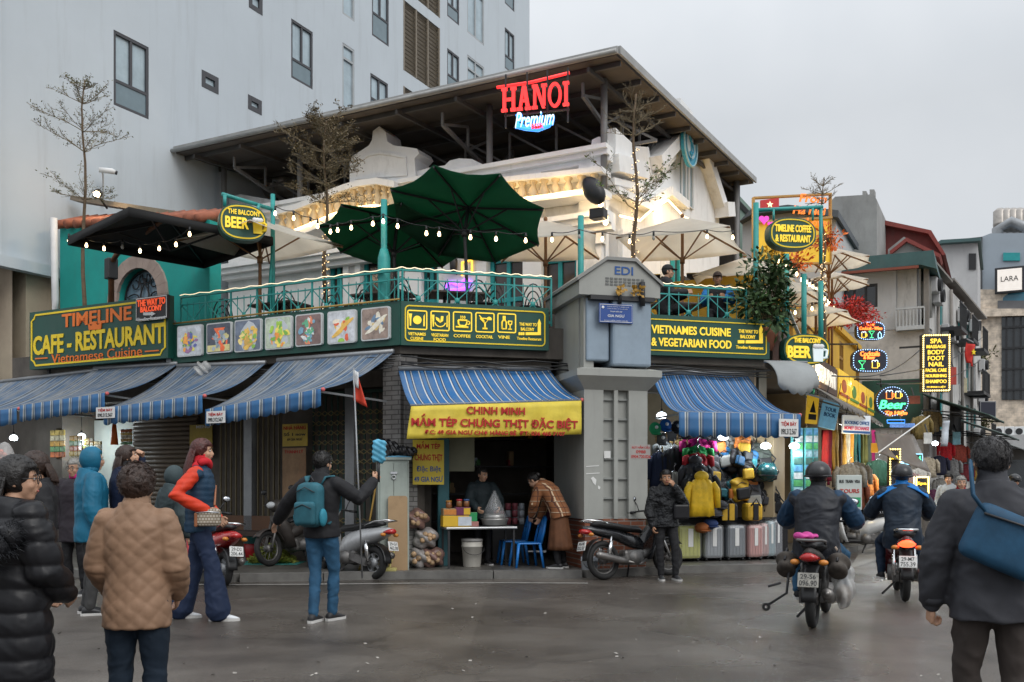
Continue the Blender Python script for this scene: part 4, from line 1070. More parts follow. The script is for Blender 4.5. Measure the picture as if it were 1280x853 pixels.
# plain walls closing what lies behind, so that side steps see no void
pxhouse('rear_terrace_house','plain grey house wall beyond the far end of the street','house',75,[([(1180,640),(1180,430),(1560,430),(1560,640)],0,6,STAINP,'wall')])
eh = thing('end_house', 'plain cream house beyond the left picture edge', 'house', FA.P(-27,.9), FA.rz); g = MB(); wall_holes(g,0,12.9,.1,9,[(2,3.2,4.5,6.2),(6,7.2,4.5,6.2),(2,4.5,.2,2.8),(6.5,9,.2,2.8)],0,.2); g.box(0,12.9,.21,6,.1,9); g.build('wall', BEIGE, eh)
for q in ((2,3.2,4.5,6.2),(6,7.2,4.5,6.2)): window(eh,*q,DARK,GLASSD,.1,.07,mull=((.5,0),))
# ================================================================ SIGNS, KIOSK, AWNINGS, UMBRELLAS, TREES
class Board:
 """a sign hung in frame fr at depth y; pixel positions become the sign's own coordinates"""
 def __init__(s, name, label, cat, fr, y, px, py, group=None):
  x, z = fr.hit(px, py, y); s.o = Vector((x, y, z)); s.fr = fr; s.y = y
  s.t = thing(name, label, cat, fr.P(x, y, z), fr.rz, group)
 def xz(s, px, py, dy=0):
  x, z = s.fr.hit(px, py, s.y+dy); return (x-s.o.x, z-s.o.z)
 def poly(s, pts): return [s.xz(*p) for p in pts]
 def text(s, st, m_, px0, py0, px1, py1, bold=.0, nm='lettering', y=-.002, shear=0, ext=.012):
  a = s.xz(px0, (py0+py1)/2); b_ = s.xz(px1, (py0+py1)/2)
  c = s.xz((px0+px1)/2, py0); d = s.xz((px0+px1)/2, py1)
  return text(nm, st, m_, s.t, (a[0]+b_[0])/2, (c[1]+d[1])/2, abs(b_[0]-a[0]), abs(c[1]-d[1]), y, ext, bold, shear)
 def shape(s, nm, pts, m_, y0=-.02, y1=-.002):
  return MB().prism(s.poly(pts), y0, y1).build(nm, m_, s.t)
def notched(x0, x1, z0, z1, c):
 return [(x0+c,z0),(x1-c,z0),(x1-c*.6,z0+c*.6),(x1,z0+c),(x1,z1-c),(x1-c*.6,z1-c*.6),(x1-c,z1),(x0+c,z1),(x0+c*.6,z1-c*.6),(x0,z1-c),(x0,z0+c),(x0+c*.6,z0+c*.6)]
def frame_line(bd, m_, x0, x1, z0, z1, c=.1, w_=.035, rd=False):
 f = MB(); outline(f, rrect(x0,x1,z0,z1,c) if rd else notched(x0,x1,z0,z1,c), w_, -.012, -.001); f.build('border', m_, bd.t)
# cafe restaurant board
bd = Board('cafe_sign','large green cafe restaurant board with orange and yellow lettering and a crown','sign',FA,-.14,37,460)
q = bd.poly([(37,388),(210,372),(210,450),(37,460)]); xw = q[1][0]; zb = max(q[3][1],q[2][1])*.5+min(q[3][1],q[2][1])*.5; zt = (q[0][1]+q[1][1])/2
MB().box(0,xw,0,.14,zb,zt).build('board', GREEN, bd.t)
frame_line(bd, YEL, .05, xw-.05, zb+.05, zt-.05, .13, .035)
bd.text('TIMELINE',ORANGE,78,388,165,405,.045); bd.text('CAFE - RESTAURANT',YEL,42,412,206,437,.06); bd.text('Vietnamese Cuisine',ORANGE,65,438,178,450,.0)
bd.shape('crown',[(112,413),(111,405),(115,408),(119,402),(123,407),(128,403),(127,412)],ORANGE)
bd.shape('dash',[(45,449.5),(60,448.5),(60,447),(45,448)],ORANGE); bd.shape('dash',[(182,440.5),(199,439.2),(199,437.7),(182,439)],ORANGE)
f = MB(); f.bar((.3,.2,zb-.3),(.3,.2,zt),.05); f.bar((xw-.3,.2,zb-.3),(xw-.3,.2,zt),.05); f.build('bracket', DARK, bd.t)
b2 = Board('way_board','small black board with red lit words on the corner of the cafe board','sign',FA,-.22,170,402)
q = b2.poly([(170,373),(209,370),(209,400),(170,402)]); xw = q[1][0]
MB().box(0,xw,0,.06,0,q[0][1]).build('board', DARK, b2.t); f = MB(); outline(f,[(0.01,.01),(xw-.01,.01),(xw-.01,q[0][1]-.01),(.01,q[0][1]-.01)],.022,-.01,-.001); f.build('border', WHITE, b2.t)
REDL = mat('red lit letters', (.8,.08,.03), .5, var=0, emit=(1,.12,.03), es=.5)
b2.text('THE WAY TO',REDL,172,373.5,207,382,.05); b2.text('BALCONY',REDL,176,382.5,203,389.5,.05); b2.text('Timeline Restaurant',WHITE,172,396,207,400.5,.0); b2.shape('arrow',[(180,394.5),(180,391),(190,391),(190,389.8),(195,392.6),(190,395.5),(190,394.5)],WHITE)
# board of food pictures
bd = Board('food_picture_board','long green board carrying seven framed photographs of dishes and drinks','sign',FA,0,215,453)
q = bd.poly([(215,405.5),(500,377.5),(500,432),(215,453.5)]); xw = q[1][0]
zt = 4.21-bd.o.z; zb = 3.535-bd.o.z
MB().box(0,xw,0,.12,zb,zt).build('board', GREEN, bd.t); MB().box(-.12,-.01,-.02,.1,zb-.05,zt+.1).build('end_post', GREYM, bd.t)
f = MB(); f.tube([(0,-.02,zt+.02),(xw*.5,-.02,zt+.03),(xw,-.02,zt+.02)],.016,6); f.build('gold_trim', mat('old gold cord', (.35,.22,.05), .5), bd.t)
pal = [((.55,.58,.62),[(.10,.25,.06),(.25,.12,.25),(.7,.3,.05),(.6,.55,.1),(.08,.1,.3)]),((.06,.07,.1),[(.7,.12,.03),(.3,.35,.4),(.5,.45,.2),(.2,.25,.3)]),((.13,.16,.22),[(.65,.42,.08),(.2,.4,.06),(.7,.55,.2),(.5,.3,.06)]),
       ((.45,.52,.4),[(.7,.25,.04),(.3,.5,.06),(.75,.6,.12),(.15,.35,.05)]),((.20,.13,.12),[(.1,.35,.2),(.6,.62,.6),(.6,.2,.1),(.15,.3,.4)]),((.55,.57,.6),[(.65,.4,.08),(.25,.45,.06),(.6,.1,.04),(.7,.62,.5)]),((.30,.22,.18),[(.62,.58,.48),(.55,.4,.15),(.12,.2,.3),(.5,.55,.55)])]
boxes = [(224.5,255,407.5,446),(261,292,404,442),(296,329,400,440),(334,367,396.5,437),(372,405,393,433),(412,447,389,430),(454,489,385,426)]
for k,((a,b_,c,d),(base,cols)) in enumerate(zip(boxes,pal)):
 p0 = bd.xz(a,(c+d)/2); p1 = bd.xz(b_,(c+d)/2); zz1 = bd.xz((a+b_)/2,c)[1]; zz0 = bd.xz((a+b_)/2,d)[1]
 o = MB().prism(rrect(p0[0],p1[0],zz0,zz1,.035),-.055,-.002).build('picture_frame', mat('pale frame', (.6,.62,.62), .3), bd.t)
 mats_ = [mat('dish base %d'%k, base, .3, var=.5, vs=7, coat=.4, emit=base, es=.14)]+[mat('dish colour %d %d'%(k,j), c_, .3, var=.3, vs=14, coat=.4, emit=c_, es=.3) for j,c_ in enumerate(cols)]+[mat('plate', (.62,.66,.7), .3)]
 f = MB(); f.prism(rrect(p0[0]+.02,p1[0]-.02,zz0+.02,zz1-.02,.03),-.058,-.056)
 mx_, mz = (p0[0]+p1[0])/2+.02, (zz0+zz1)/2-.03; W_ = p1[0]-p0[0]; rg = random.Random(k+11); lay = -.0585
 def blob(x,z,rx,rz_,m_i,tw=0):
  global lay
  f.m = m_i; lay -= .0003; n = 12
  pts = []
  for i in range(n):
   t = 2*PI*i/n; jx = 1+rg.uniform(-.18,.18); px_, pz_ = rx*jx*math.cos(t), rz_*jx*math.sin(t)
   pts.append((min(max(x+px_*math.cos(tw)-pz_*math.sin(tw),p0[0]+.025),p1[0]-.025),min(max(z+px_*math.sin(tw)+pz_*math.cos(tw),zz0+.025),zz1-.025)))
  vs = [(u,lay,v) for u,v in pts]; f.add(vs,[tuple(range(n))])
 if k in (0,2,3): blob(mx_,mz,W_*.36,W_*.42,len(mats_)-1)
 if k == 1:
  f.m = 1; f.add([(mx_-.13,-.062,mz+.2),(mx_,-.062,mz+.02),(mx_+.13,-.062,mz+.2)],[(0,1,2)]); f.m = 3; f.add([(p0[0]+.03,-.0615,zz0+.03),(p1[0]-.03,-.0615,zz0+.03),(p1[0]-.03,-.0615,zz0+.14),(p0[0]+.03,-.0615,zz0+.14)],[(0,1,2,3)]); f.m = 2; f.add([(mx_-.012,-.0622,mz-.15),(mx_+.012,-.0622,mz-.15),(mx_+.012,-.0622,mz+.03),(mx_-.012,-.0622,mz+.03)],[(0,1,2,3)])
 for j in range(40 if k not in (5,6) else 16):
  t = rg.uniform(0,6.28); q_ = rg.uniform(0,.33)*W_
  blob(mx_+q_*math.cos(t),mz+q_*math.sin(t)*1.1,rg.uniform(.02,.075),rg.uniform(.015,.05),1+rg.randrange(len(cols)),rg.uniform(0,3))
 if k in (5,6):
  for j in range(4): blob(mx_-.08+.06*j,mz-.06+.05*j,.13,.032,1,.5)
 f.build('food_picture', mats_, o)
# board of icons
bd = Board('icon_board','green board with five yellow outlined food and drink icons below the lattice railing','sign',FB,0,501,434)
xw = bd.xz(686,410)[0]; zt = 4.215-bd.o.z; zb = 3.535-bd.o.z
MB().box(0.005,xw,0,.12,zb,zt).build('board', GREEN, bd.t)
frame_line(bd, YEL, .06, xw-.06, zb+.06, zt-.06, .07, .02, True)
for (a,b_,c,d,l1,l2) in ((509,534,388,412.5,'VIETNAMES','CUISINE'),(538,562,389,414,'VEGETARIAN','FOOD'),(566,590,390,415,'COFFEE',''),(594,618,391,416,'COCKTAIL',''),(621.5,645,392,416.5,'VINE','')):
 p0, p1 = bd.xz(a,(c+d)/2), bd.xz(b_,(c+d)/2); z1, z0 = bd.xz((a+b_)/2,c)[1], bd.xz((a+b_)/2,d)[1]
 f = MB(); outline(f, rrect(p0[0],p1[0],z0,z1,.03), .018, -.012, -.001)
 X, Z, u = (p0[0]+p1[0])/2, (z0+z1)/2, (p1[0]-p0[0])/2
 def st(pts, r_=.009): f.tube([(X+x*u,-.008,Z+z*u) for x,z in pts], r_, 5)
 def fill(pts): f.prism([(X+x*u,Z+z*u) for x,z in pts], -.012, -.001)
 if l1 == 'VIETNAMES': fill(arc(0,0,.42,.42,0,345,20)); fill([(-.75,-.6),(-.62,-.6),(-.6,.1),(-.52,.6),(-.85,.6),(-.77,.1)]); fill([(.6,-.6),(.74,-.6),(.74,.6),(.62,.4)])
 elif l1 == 'VEGETARIAN': st(arc(0,-.1,.55,.5,190,350)); fill([(0,-.2),(-.4,.1),(-.45,.4),(-.1,.25)]); fill([(0,-.2),(.1,.5),(.35,.5),(.3,0)]); fill([(-.75,-.6),(-.65,-.6),(-.6,.6),(-.85,.6)]); fill([(.66,-.6),(.78,-.6),(.78,.65),(.68,.5)])
 elif l1 == 'COFFEE': st([(-.45,.15),(-.42,-.25),(-.25,-.42),(.25,-.42),(.42,-.25),(.45,.15),(-.45,.15)],.014); st(arc(.55,-.1,.2,.17,-90,90)); st([(-.7,-.55),(.6,-.55)],.014); [st([(x,.3),(x+.06,.45),(x,.6)]) for x in (-.2,0,.2)]
 elif l1 == 'COCKTAIL': st([(-.5,.4),(.45,.4),(0,-.1),(-.5,.4)],.012); st([(0,-.1),(0,-.6)],.014); st([(-.25,-.62),(.25,-.62)],.014); fill(arc(.45,.35,.25,.25,-20,200)); st([(-.6,.7),(-.05,.1)])
 else: st([(-.5,-.6),(-.5,.1),(-.35,.3),(-.35,.7),(-.2,.7),(-.2,.3),(-.05,.1),(-.05,-.6),(-.5,-.6)],.014); st([(.15,.2),(.55,.2),(.5,-.1),(.35,-.2),(.2,-.1),(.15,.2)],.012); st([(.35,-.2),(.35,-.6)]); st([(.15,-.62),(.55,-.62)])
 f.build('icon', YELLIT, bd.t)
 bd.text(l1,YELLIT,a+1,d+3.4,b_-2 if l1 != 'VINE' else b_-8,d+7.2,.02)
 if l2: bd.text(l2,YELLIT,a+4,d+9,b_-5,d+12.8,.02)
def way(bd, x, y, k):
 bd.text('THE WAY TO',YELLIT,x,y,x+22*k,y+4*k,.02); bd.text('BALCONY',YELLIT,x+2*k,y+6*k,x+19*k,y+10*k,.02)
 for j in range(3): bd.shape('arrow_dash',[(x+(j*2.6-1)*k,y+12*k),(x+(j*2.6+1)*k,y+12*k),(x+(j*2.6+1)*k,y+15.5*k),(x+(j*2.6-1)*k,y+15.5*k)],YELLIT)
 bd.shape('arrow',[(x+8*k,y+15.5*k),(x+8*k,y+12*k),(x+23.5*k,y+12*k),(x+23.5*k,y+1*k),(x+23*k,y+1*k),(x+25.3*k,y-5*k),(x+27.6*k,y+1*k),(x+27.2*k,y+1*k),(x+27.2*k,y+15.5*k)],YELLIT)
 bd.text('Timeline Restaurant',YELLIT,x-3*k,y+18.5*k,x+28*k,y+22*k,.0)
way(bd,649,404,.98)
bd = Board('cuisine_board','green board with two lines of lit yellow capitals right of the grey transformer kiosk','sign',FB,0,809,446)
xw = bd.xz(962,420)[0]; zt = 4.2-bd.o.z; zb = 3.53-bd.o.z
MB().box(-.25,xw,0,.12,zb,zt).build('board', GREEN, bd.t)
frame_line(bd, YEL, .03, xw-.06, zb+.07, zt-.07, .05, .018, True)
bd.text('VIETNAMES CUISINE',YELLIT,814,408.5,913,419,.045); bd.text('& VEGETARIAN FOOD',YELLIT,814,424,914,434.5,.045); way(bd,923,412.5,1.1)
# badge shaped signs
def badge(name, label, px, py, Y, wpx, hpx, rz, rows, mug=None, lit=True):
 t = thing(name, label, 'sign', at(px,py,Y), R(rz)); k = sz(1,Y)/math.cos(R(rz))*1.0; kz = sz(1,Y)
 W_, H_ = wpx*k, hpx*kz
 MB().prism(oval_sign(0,0,W_,H_),0,.22).build('body', GREEN, t)
 f = MB(); outline(f, oval_sign(0,0,W_*.93,H_*.92), .022, -.012, -.001); f.build('border', YEL, t)
 for s_,dx,dz,w_,h_,bo in rows: text('lettering',s_,YELLIT if lit else YEL,t,dx*k,dz*kz,w_*k,h_*kz,-.002,.02,bo)
 if mug:
  mx_, mz, mw, mh, mm = mug; f = MB()
  f.prism([((mx_-mw/2)*k,(mz+mh*.3)*kz),((mx_-mw/2*.85)*k,(mz-mh/2)*kz),((mx_+mw/2*.85)*k,(mz-mh/2)*kz),((mx_+mw/2)*k,(mz+mh*.3)*kz)],-.03,-.002)
  f.tube([((mx_+mw*.45)*k,-.015,(mz+mh*.2)*kz),((mx_+mw*.85)*k,-.015,(mz+mh*.15)*kz),((mx_+mw*.8)*k,-.015,(mz-mh*.25)*kz),((mx_+mw*.42)*k,-.015,(mz-mh*.3)*kz)],.025,6); f.build('mug', mm, t)
  f = MB(); [f.ell(((mx_+mw*q)*k,-.03,(mz+mh*.36)*kz),(mw*.28*k,.02,mh*.14*kz),n=8,m=6) for q in (-.3,0,.3)]; f.build('foam', WHITE, t)
 return t
MUGW = mat('pale mug', (.65,.72,.72), .4, emit=(.8,.95,1), es=.3)
badge('beer_badge_sign','green badge beer sign with a golden mug hanging left above the terrace',304,278,15.4,54,46,24,[('THE BALCONY',1,12,36,6,.02),('BEER',-7,-1.5,26,14,.06)],(16,-3,11,20,YEL))
badge('beer_badge_sign','green badge beer sign with a white mug at the right street corner',1009,437,16.2,63,39,12,[('THE BALCONY',0,11,36,6,.03),('BEER',-11,-3.5,31,15,.07)],(14,-4,14,22,MUGW))
badge('coffee_badge_sign','green badge sign for coffee and restaurant hanging from a teal arch',991,292,17.0,62,40,8,[('TIMELINE COFFEE',0,6,47,9,.045),('& RESTAURANT',0,-6.5,46,9,.045)])
# teal posts and arches carrying signs and lights
def post(label, pts, r_=.045, grp=None, nm='light_post'):
 t = thing(nm, label, 'post', pts[0]); p0 = pts[0]
 MB().tube([Vector(p)-p0 for p in pts], r_, 8).build('pole', TEAL, t)
 f = MB(); f.cyl((0,0,-.02),(0,0,.04),.11,n=12); f.build('base', TEAL, t); return t
def flo(px, Y): v = at(px,600,Y); return Vector((v.x,v.y,3.92))
t = thing('sign_arch','teal pipe arch holding the beer badge with the golden mug','sign frame', flo(341,16.5))
p0 = flo(341,16.5); f = MB()
f.tube([V(0,0,0), at(341,243,16.5)-p0],.04,8); f.tube([at(341,262,16.5)-p0,at(278,243,15.5)-p0],.035,8); f.tube([at(281,244,15.4)-p0,at(281,258,15.4)-p0],.03,6); f.tube([at(324,256,16.2)-p0,at(322,262,15.5)-p0],.03,6); f.tube([at(341,310,16.5)-p0,at(336,378,16.4)-p0],.03,6)
f.build('pipe', TEAL, t)
t = thing('sign_arch','teal pipe arch holding the coffee badge beside the leafy bush','sign frame', flo(945,17.0)); p0 = flo(945,17.0); f = MB()
f.tube([V(0,0,0), at(945,254,17)-p0],.05,8); f.tube([at(943,263,17)-p0,at(1028,259,17.3)-p0],.035,8); f.tube([at(967,262,17)-p0,at(967,276,17)-p0],.02,6); f.tube([at(1016,260,17)-p0,at(1016,276,17)-p0],.02,6); f.tube([at(1026,259,17.3)-p0,at(1026,330,17.3)-p0],.035,8)
f.build('pipe', TEAL, t)
for px,pt,Y,lb in ((480,250,14.95,'teal post with a square foot in front of the green parasols'),(726,270,15.7,'slim teal post behind the kiosk roof'),(983,318,16.9,'slim teal post left of the stair rail'),(1005,343,17.4,'short teal post in the middle of the bulb string'),(1026,352,17.8,'teal post rising right of the beer badge with the white mug')):
 p0 = flo(px,Y); t = post(lb,[p0,at(px,pt,Y)],.05)
 if px == 480: MB().lathe([(.08,0),(.1,.05),(.1,1.05),(.06,1.2)],(0,0,0),8).build('sleeve', TEAL, t)
# stair railing at the right end of the terrace
t = thing('stair_railing','sloping teal stair railing with pale handrail above the dark fascia','railing',FC.P(.3,0,3.95),FC.rz)
f = MB(); f.bar((0,-.05,.35),(3.6,-.05,-.35),.05); 
for i in range(19): x = .2*i; f.bar((x,-.05,-.5-x*.1),(x+.12,-.05,.33-x*.19),.025)
f.build('rails', TEAL, t); f = MB(); f.bar((-.2,-.06,1.0),(3.8,-.06,-.25),.06,.03); f.build('handrail', PAPER, t)
# ---------------------------------------------------------------- transformer kiosk
KG = mat('kiosk grey paint', (.33,.335,.31), .55, var=.07, vs=2, sts=(2,2,.4), stain=.42, stc=(.18,.18,.17)); KG2 = mat('kiosk recess', (.27,.28,.265), .6, var=.08, stain=.25)
KB = mat('transformer blue grey', (.26,.33,.40), .45, var=.12, vs=3, stain=.35, sts=(3,3,.6), stc=(.16,.2,.24))
kx0, kx1, ky0, ky1 = 2.72, 3.76, -.84, .68
kt = thing('transformer_kiosk','tall grey electricity kiosk with a blue grey transformer under a gabled hood','kiosk',FB.P(kx0,ky0,0),FB.rz)
W_, D_ = kx1-kx0, ky1-ky0
kz = lambda py: FB.hit(728,py,ky0)[1]
z1, z2, z3 = kz(487), kz(462), kz(452)
g = MB(); z0 = .86
g.box(0,W_*.30,0,.1,z0,z1); g.box(W_*.70,W_,0,.1,z0,z1); g.box(W_*.47,W_*.53,.0,.1,z0,z1); g.box(0,W_,.1,D_,z0,z1); g.build('column', KG, kt)
g = MB()
for k in range(7): z = z0+(z1-z0)*k/6.5; g.box(W_*.301,W_*.469,.06,.099,z,z+.03); g.box(W_*.531,W_*.699,.06,.099,z,z+.03)
g.build('ribs', KG2, kt)
MB().box(.02,W_-.02,.02,D_,0.0,.86).build('brick_base', BRICKR, kt)
g = MB(); n = 4
prof = [(0,z1),(.10,z1+.12),(.17,z1+.2),(.17,z1+.30),(.02,z1+.34)]
rings = [[(-e,-e,z),(W_+e,-e,z),(W_+e,D_+e,z),(-e,D_+e,z)] for e,z in prof]; g.loft(rings,True,False); g.build('cornice', KG, kt)
zc = z1+.34; zh = kz(370); zr = kz(326)
for x,y in ((.0,.02),(W_-.16,.02),(.0,D_-.2),(W_-.16,D_-.2)): MB().box(x,x+.16,y,y+.16,zc,zh).build('corner_post', KG, kt)
MB().box(-.02,.02,.2,D_-.2,zc,zh).build('side_panel', KG, kt)
g = MB(); e = .1
sh = [(-.12,zh),(-.12,zh+.22),(.32,zr),(.78,zr),(W_+.16,zh+.2),(W_+.16,zh)]
g.prism(sh,-.12,D_+.1); g.build('hood', KG, kt)
g = MB(); g.prism([(-.16,zh+.2),(-.16,zh+.25),(.31,zr+.05),(.79,zr+.05),(W_+.2,zh+.23),(W_+.2,zh+.18),(.78,zr+.001),(.32,zr+.001)],-.16,D_+.14); g.build('hood_cover', mat('hood sheet', (.25,.25,.235), .5, var=.1), kt)
text('lettering','EDI',BLUETX,kt,.6,kz(338),.30,.125,-.122,.006,.03)
g = MB()
for i in range(3):
 for j in range(9): g.box(.30+.072*j,.352+.072*j,-.128,-.121,kz(357)+.045*i,kz(357)+.045*i+.028)
g.build('vent_slots', mat('slot dark', (.14,.145,.14), .6), kt)
g = MB(); g.rbox(.03,.40,-.03,.3,zc+.1,zh-.02,.03); g.build('fin_tank', KB, kt)
g = MB(); g.rbox(.42,W_+.02,-.12,.9,zc+.02,zh-.05,.04); g.build('transformer', KB, kt)
g = MB(); g.box(.05,W_+.05,-.16,-.0,zh-.07,zh-.003); g.cyl((.52,-.15,zh-.12),(.52,-.15,zh+.1),.03); g.cyl((.88,-.17,zh-.14),(.88,-.17,zh+.22),.045); g.build('clamp', DARK, kt)
g = MB(); r0 = random.Random(4)
for c in (.52,.78):
 for k in range(28): g.leaf((c+r0.uniform(-.08,.08),-.19+r0.uniform(-.03,.03),zh+.05+r0.uniform(-.03,.08)),(r0.uniform(-1,1),-.5,r0.uniform(-1,1)),(0,-1,.2),.07,.05)
g.build('dead_leaves', mat('golden leaves', (.40,.22,.03), .6, var=.4), kt)
sb = Board('plaque','blue enamel plaque with white words fixed on the transformer','sign',FB,ky0-.15,749,403)
q = sb.poly([(749,379),(791,380),(791,404),(749,403)]); xw = q[1][0]; h_ = q[0][1]
MB().box(0,xw,0,.02,0,h_).build('plate', mat('blue enamel', (.02,.07,.28), .35, var=.06), sb.t)
f = MB(); outline(f,[(.012,.012),(xw-.012,.012),(xw-.012,h_-.012),(.012,h_-.012)],.008,-.004,-.001); f.build('border', WHITE, sb.t)
text('lettering','TRẠM BIẾN ÁP',[WHITE],sb.t,xw/2,h_*.60,xw*.36,h_*.10,-.001,.003,.02); text('lettering','GIA NGƯ',[WHITE],sb.t,xw/2,h_*.38,xw*.5,h_*.16,-.001,.003,.03); text('lettering','TỔNG CÔNG TY ĐIỆN LỰC',[WHITE],sb.t,xw*.56,h_*.85,xw*.66,h_*.07,-.001,.003); text('lettering','CÔNG TY ĐIỆN LỰC HOÀN KIẾM',[WHITE],sb.t,xw*.54,h_*.74,xw*.6,h_*.06,-.001,.003); text('lettering','NGUY HIỂM CHẾT NGƯỜI',[WHITE],sb.t,xw*.5,h_*.13,xw*.7,h_*.07,-.001,.003)
f = MB(); f.lathe([(.01,-.004),(.022,-.004),(.022,-.001),(.01,-.001)],(.06,0,h_-.06),14,'Y'); f.build('emblem', WHITE, sb.t)
st_ = Board('sticker','red printed service notice on the kiosk column','notice',FB,ky0-.003,789,573)
for i,(w_,s_) in enumerate(((22,'RÚT HẦM CẦU'),(12,'0988'),(24,'0904.720.026'))): st_.text(s_,REDTX,801-w_/2,557+6*i,801+w_/2,561+6*i,.03,y=0,ext=.003)
f = MB(); f.prism(st_.poly([(788,556),(813,556),(813,574),(788,574)]),.0005,.002); f.build('ground', mat('faded notice', (.36,.33,.31), .6), st_.t)
s2 = Board('sticker','small white sticker on the kiosk column recess','notice',FB,ky0+.05,755,573); s2.shape('paper',[(755,564),(763,564),(763,573),(755,573)],PAPER,-.006,-.002)
f = MB()
for pts in ([(737,598),(740,596),(744,600),(743,607),(740,604)],[(746,607),(749,609),(748,612),(746,611)],[(731,583),(747,582),(747,583),(731,584)],[(731,592),(748,591),(748,592),(731,593)]): f.prism(s2.poly(pts),-.056,-.0535)
f.build('torn_paper', PAPER, s2.t)
# ---------------------------------------------------------------- awnings
AW1 = stripes('faded blue awning', [(0,(.05,.105,.19)),(.20,(.33,.35,.36)),(.25,(.018,.035,.065)),(.36,(.13,.155,.18)),(.46,(.33,.35,.36)),(.51,(.05,.105,.19)),(.66,(.025,.05,.095)),(.75,(.27,.30,.31)),(.80,(.05,.105,.19))], 7, wear=1.0, wc=(.25,.26,.265))
AW2 = stripes('blue awning', [(0,(.015,.13,.35)),(.34,(.6,.62,.62)),(.42,(.015,.06,.16)),(.50,(.02,.145,.38)),(.72,(.015,.03,.07)),(.80,(.5,.52,.52)),(.86,(.015,.08,.22)),(.94,(.015,.13,.35))], 11, wear=.55, wc=(.16,.2,.24))
AW3 = stripes('deep blue awning', [(0,(.02,.14,.36)),(.3,(.42,.46,.48)),(.36,(.012,.03,.09)),(.5,(.02,.14,.36)),(.62,(.45,.48,.5)),(.66,(.012,.03,.09)),(.8,(.03,.17,.4)),(.9,(.012,.03,.09))], 10, wear=.25, wc=(.16,.2,.25))
VAL = stripes('valance stripes', [(0,(.02,.12,.29)),(.40,(.42,.44,.44)),(.48,(.06,.09,.12)),(.58,(.28,.31,.32)),(.66,(.02,.08,.2)),(.80,(.02,.12,.29))], 9, wear=.2, wc=(.2,.22,.24))
def awning(label, fr, top, frt, y1, drop, am, y0=.0, sag=.10, vm=VAL, scal=True, nv=12, bend=0):
 tl, tr = fr.hit(*top[0],y0), fr.hit(*top[1],y0); a, b_ = fr.hit(*frt[0],y1), fr.hit(*frt[1],y1)
 base = fr.P(a[0],y1,a[1]); t = thing('awning', label, 'awning', base, fr.rz, 'striped blue awnings'); ox, oz = a[0], a[1]
 rows = []
 for i in range(nv+1):
  v = i/nv; r_ = []
  for j in range(41):
   u = j/40; x = (tl[0]+(tr[0]-tl[0])*u)*(1-v)+(a[0]+(b_[0]-a[0])*u)*v; z = (tl[1]+(tr[1]-tl[1])*u)*(1-v)+(a[1]+(b_[1]-a[1])*u)*v
   z -= sag*math.sin(PI*v)*(1+.25*math.sin(u*9)) + .015*math.sin(u*31)*math.sin(PI*v); y = y0+(y1-y0)*v
   r_.append((x-ox,y-y1,z-oz))
  rows.append(r_)
 MB().grid(rows,thick=.008).build('canopy', am, t)
 if drop:
  rows = []
  for i in range(4):
   rows.append([((b_[0]-a[0])*j/60, -.012-.012*math.sin(j*.9)*i/3-.006, (b_[1]-a[1])*j/60+.01-drop*i/3*(1+(.12*abs(math.sin(j*PI/5)) if scal and i == 3 else 0))) for j in range(61)])
  MB().grid(rows,thick=.006).build('valance', vm, t)
 f = MB(); f.tube([(0,.02,-.0),(b_[0]-a[0],.02,b_[1]-a[1])],.022,8); L_ = b_[0]-a[0]
 for u in (.06,.94): f.bar((L_*u,.02,(b_[1]-a[1])*u),(tl[0]+(tr[0]-tl[0])*u-ox,y0-y1,tl[1]-oz-.75),.03)
 f.tube([(tl[0]-ox,y0-y1,tl[1]-oz+.02),(tr[0]-ox,y0-y1,tr[1]-oz+.02)],.04,8)
 f.build('awning_frame', GREYM, t)
 f = MB(); f.ell((L_+.01,.02,b_[1]-a[1]),.032,n=8,m=6); f.build('end_cap', mat('pink cap', (.6,.12,.12), .5), t)
 return t
awning('faded blue striped awning in the gap right of the shuttered front, below the food pictures',FA,[(347,452),(492,441)],[(258,513),(402,487)],-1.45,.24,AW1)
awning('faded blue striped awning between the gated front and the snack stall, plastic bag above it',FA,[(222,459),(332,455)],[(131,511),(254,495)],-1.5,.26,AW1)
awning('grey blue striped awning above the snack stall lamp, under the cafe board',FA,[(118,462),(222,456)],[(26,508),(132,492)],-1.5,.26,AW1)
awning('grey striped awning cut by the left picture edge',FA,[(-10,480),(124,464)],[(-110,528),(22,511)],-1.5,.26,AW1)
ta = awning('bright blue striped awning over the yellow banner shop',FB,[(498,463),(686,462)],[(513,507),(727,500)],-.87,0,AW2,sag=.07)
awning('deep blue striped awning over the luggage and bag stall',FB,[(813,466),(934,470)],[(848,516),(1000,519)],-1.32,.34,AW3,sag=.16)
# yellow banner hung on the bright blue awning
bn = Board('banner','yellow cloth banner with dark red words hung from the bright blue awning','banner',FB,-.90,508,548)
c_ = [bn.xz(514,508),bn.xz(727,501),bn.xz(727,543),bn.xz(508,549)]
rows = []
for i in range(7):
 v = i/6; r_ = []
 for j in range(50):
  u = j/49; x = (c_[0][0]+(c_[1][0]-c_[0][0])*u)*(1-v)+(c_[3][0]+(c_[2][0]-c_[3][0])*u)*v; z = (c_[0][1]+(c_[1][1]-c_[0][1])*u)*(1-v)+(c_[3][1]+(c_[2][1]-c_[3][1])*u)*v
  r_.append((x, .010+.008*math.sin(u*40+v*5)+.006*math.sin(u*17-v*8), z))
 rows.append(r_)
BANY = mat('yellow banner cloth', (.70,.55,.06), .65, var=.14, vs=4, bump=.3, bs=8, stain=.2, sts=(6,6,1), stc=(.35,.26,.04))
MB().grid(rows,thick=.004).build('cloth', BANY, bn.t)
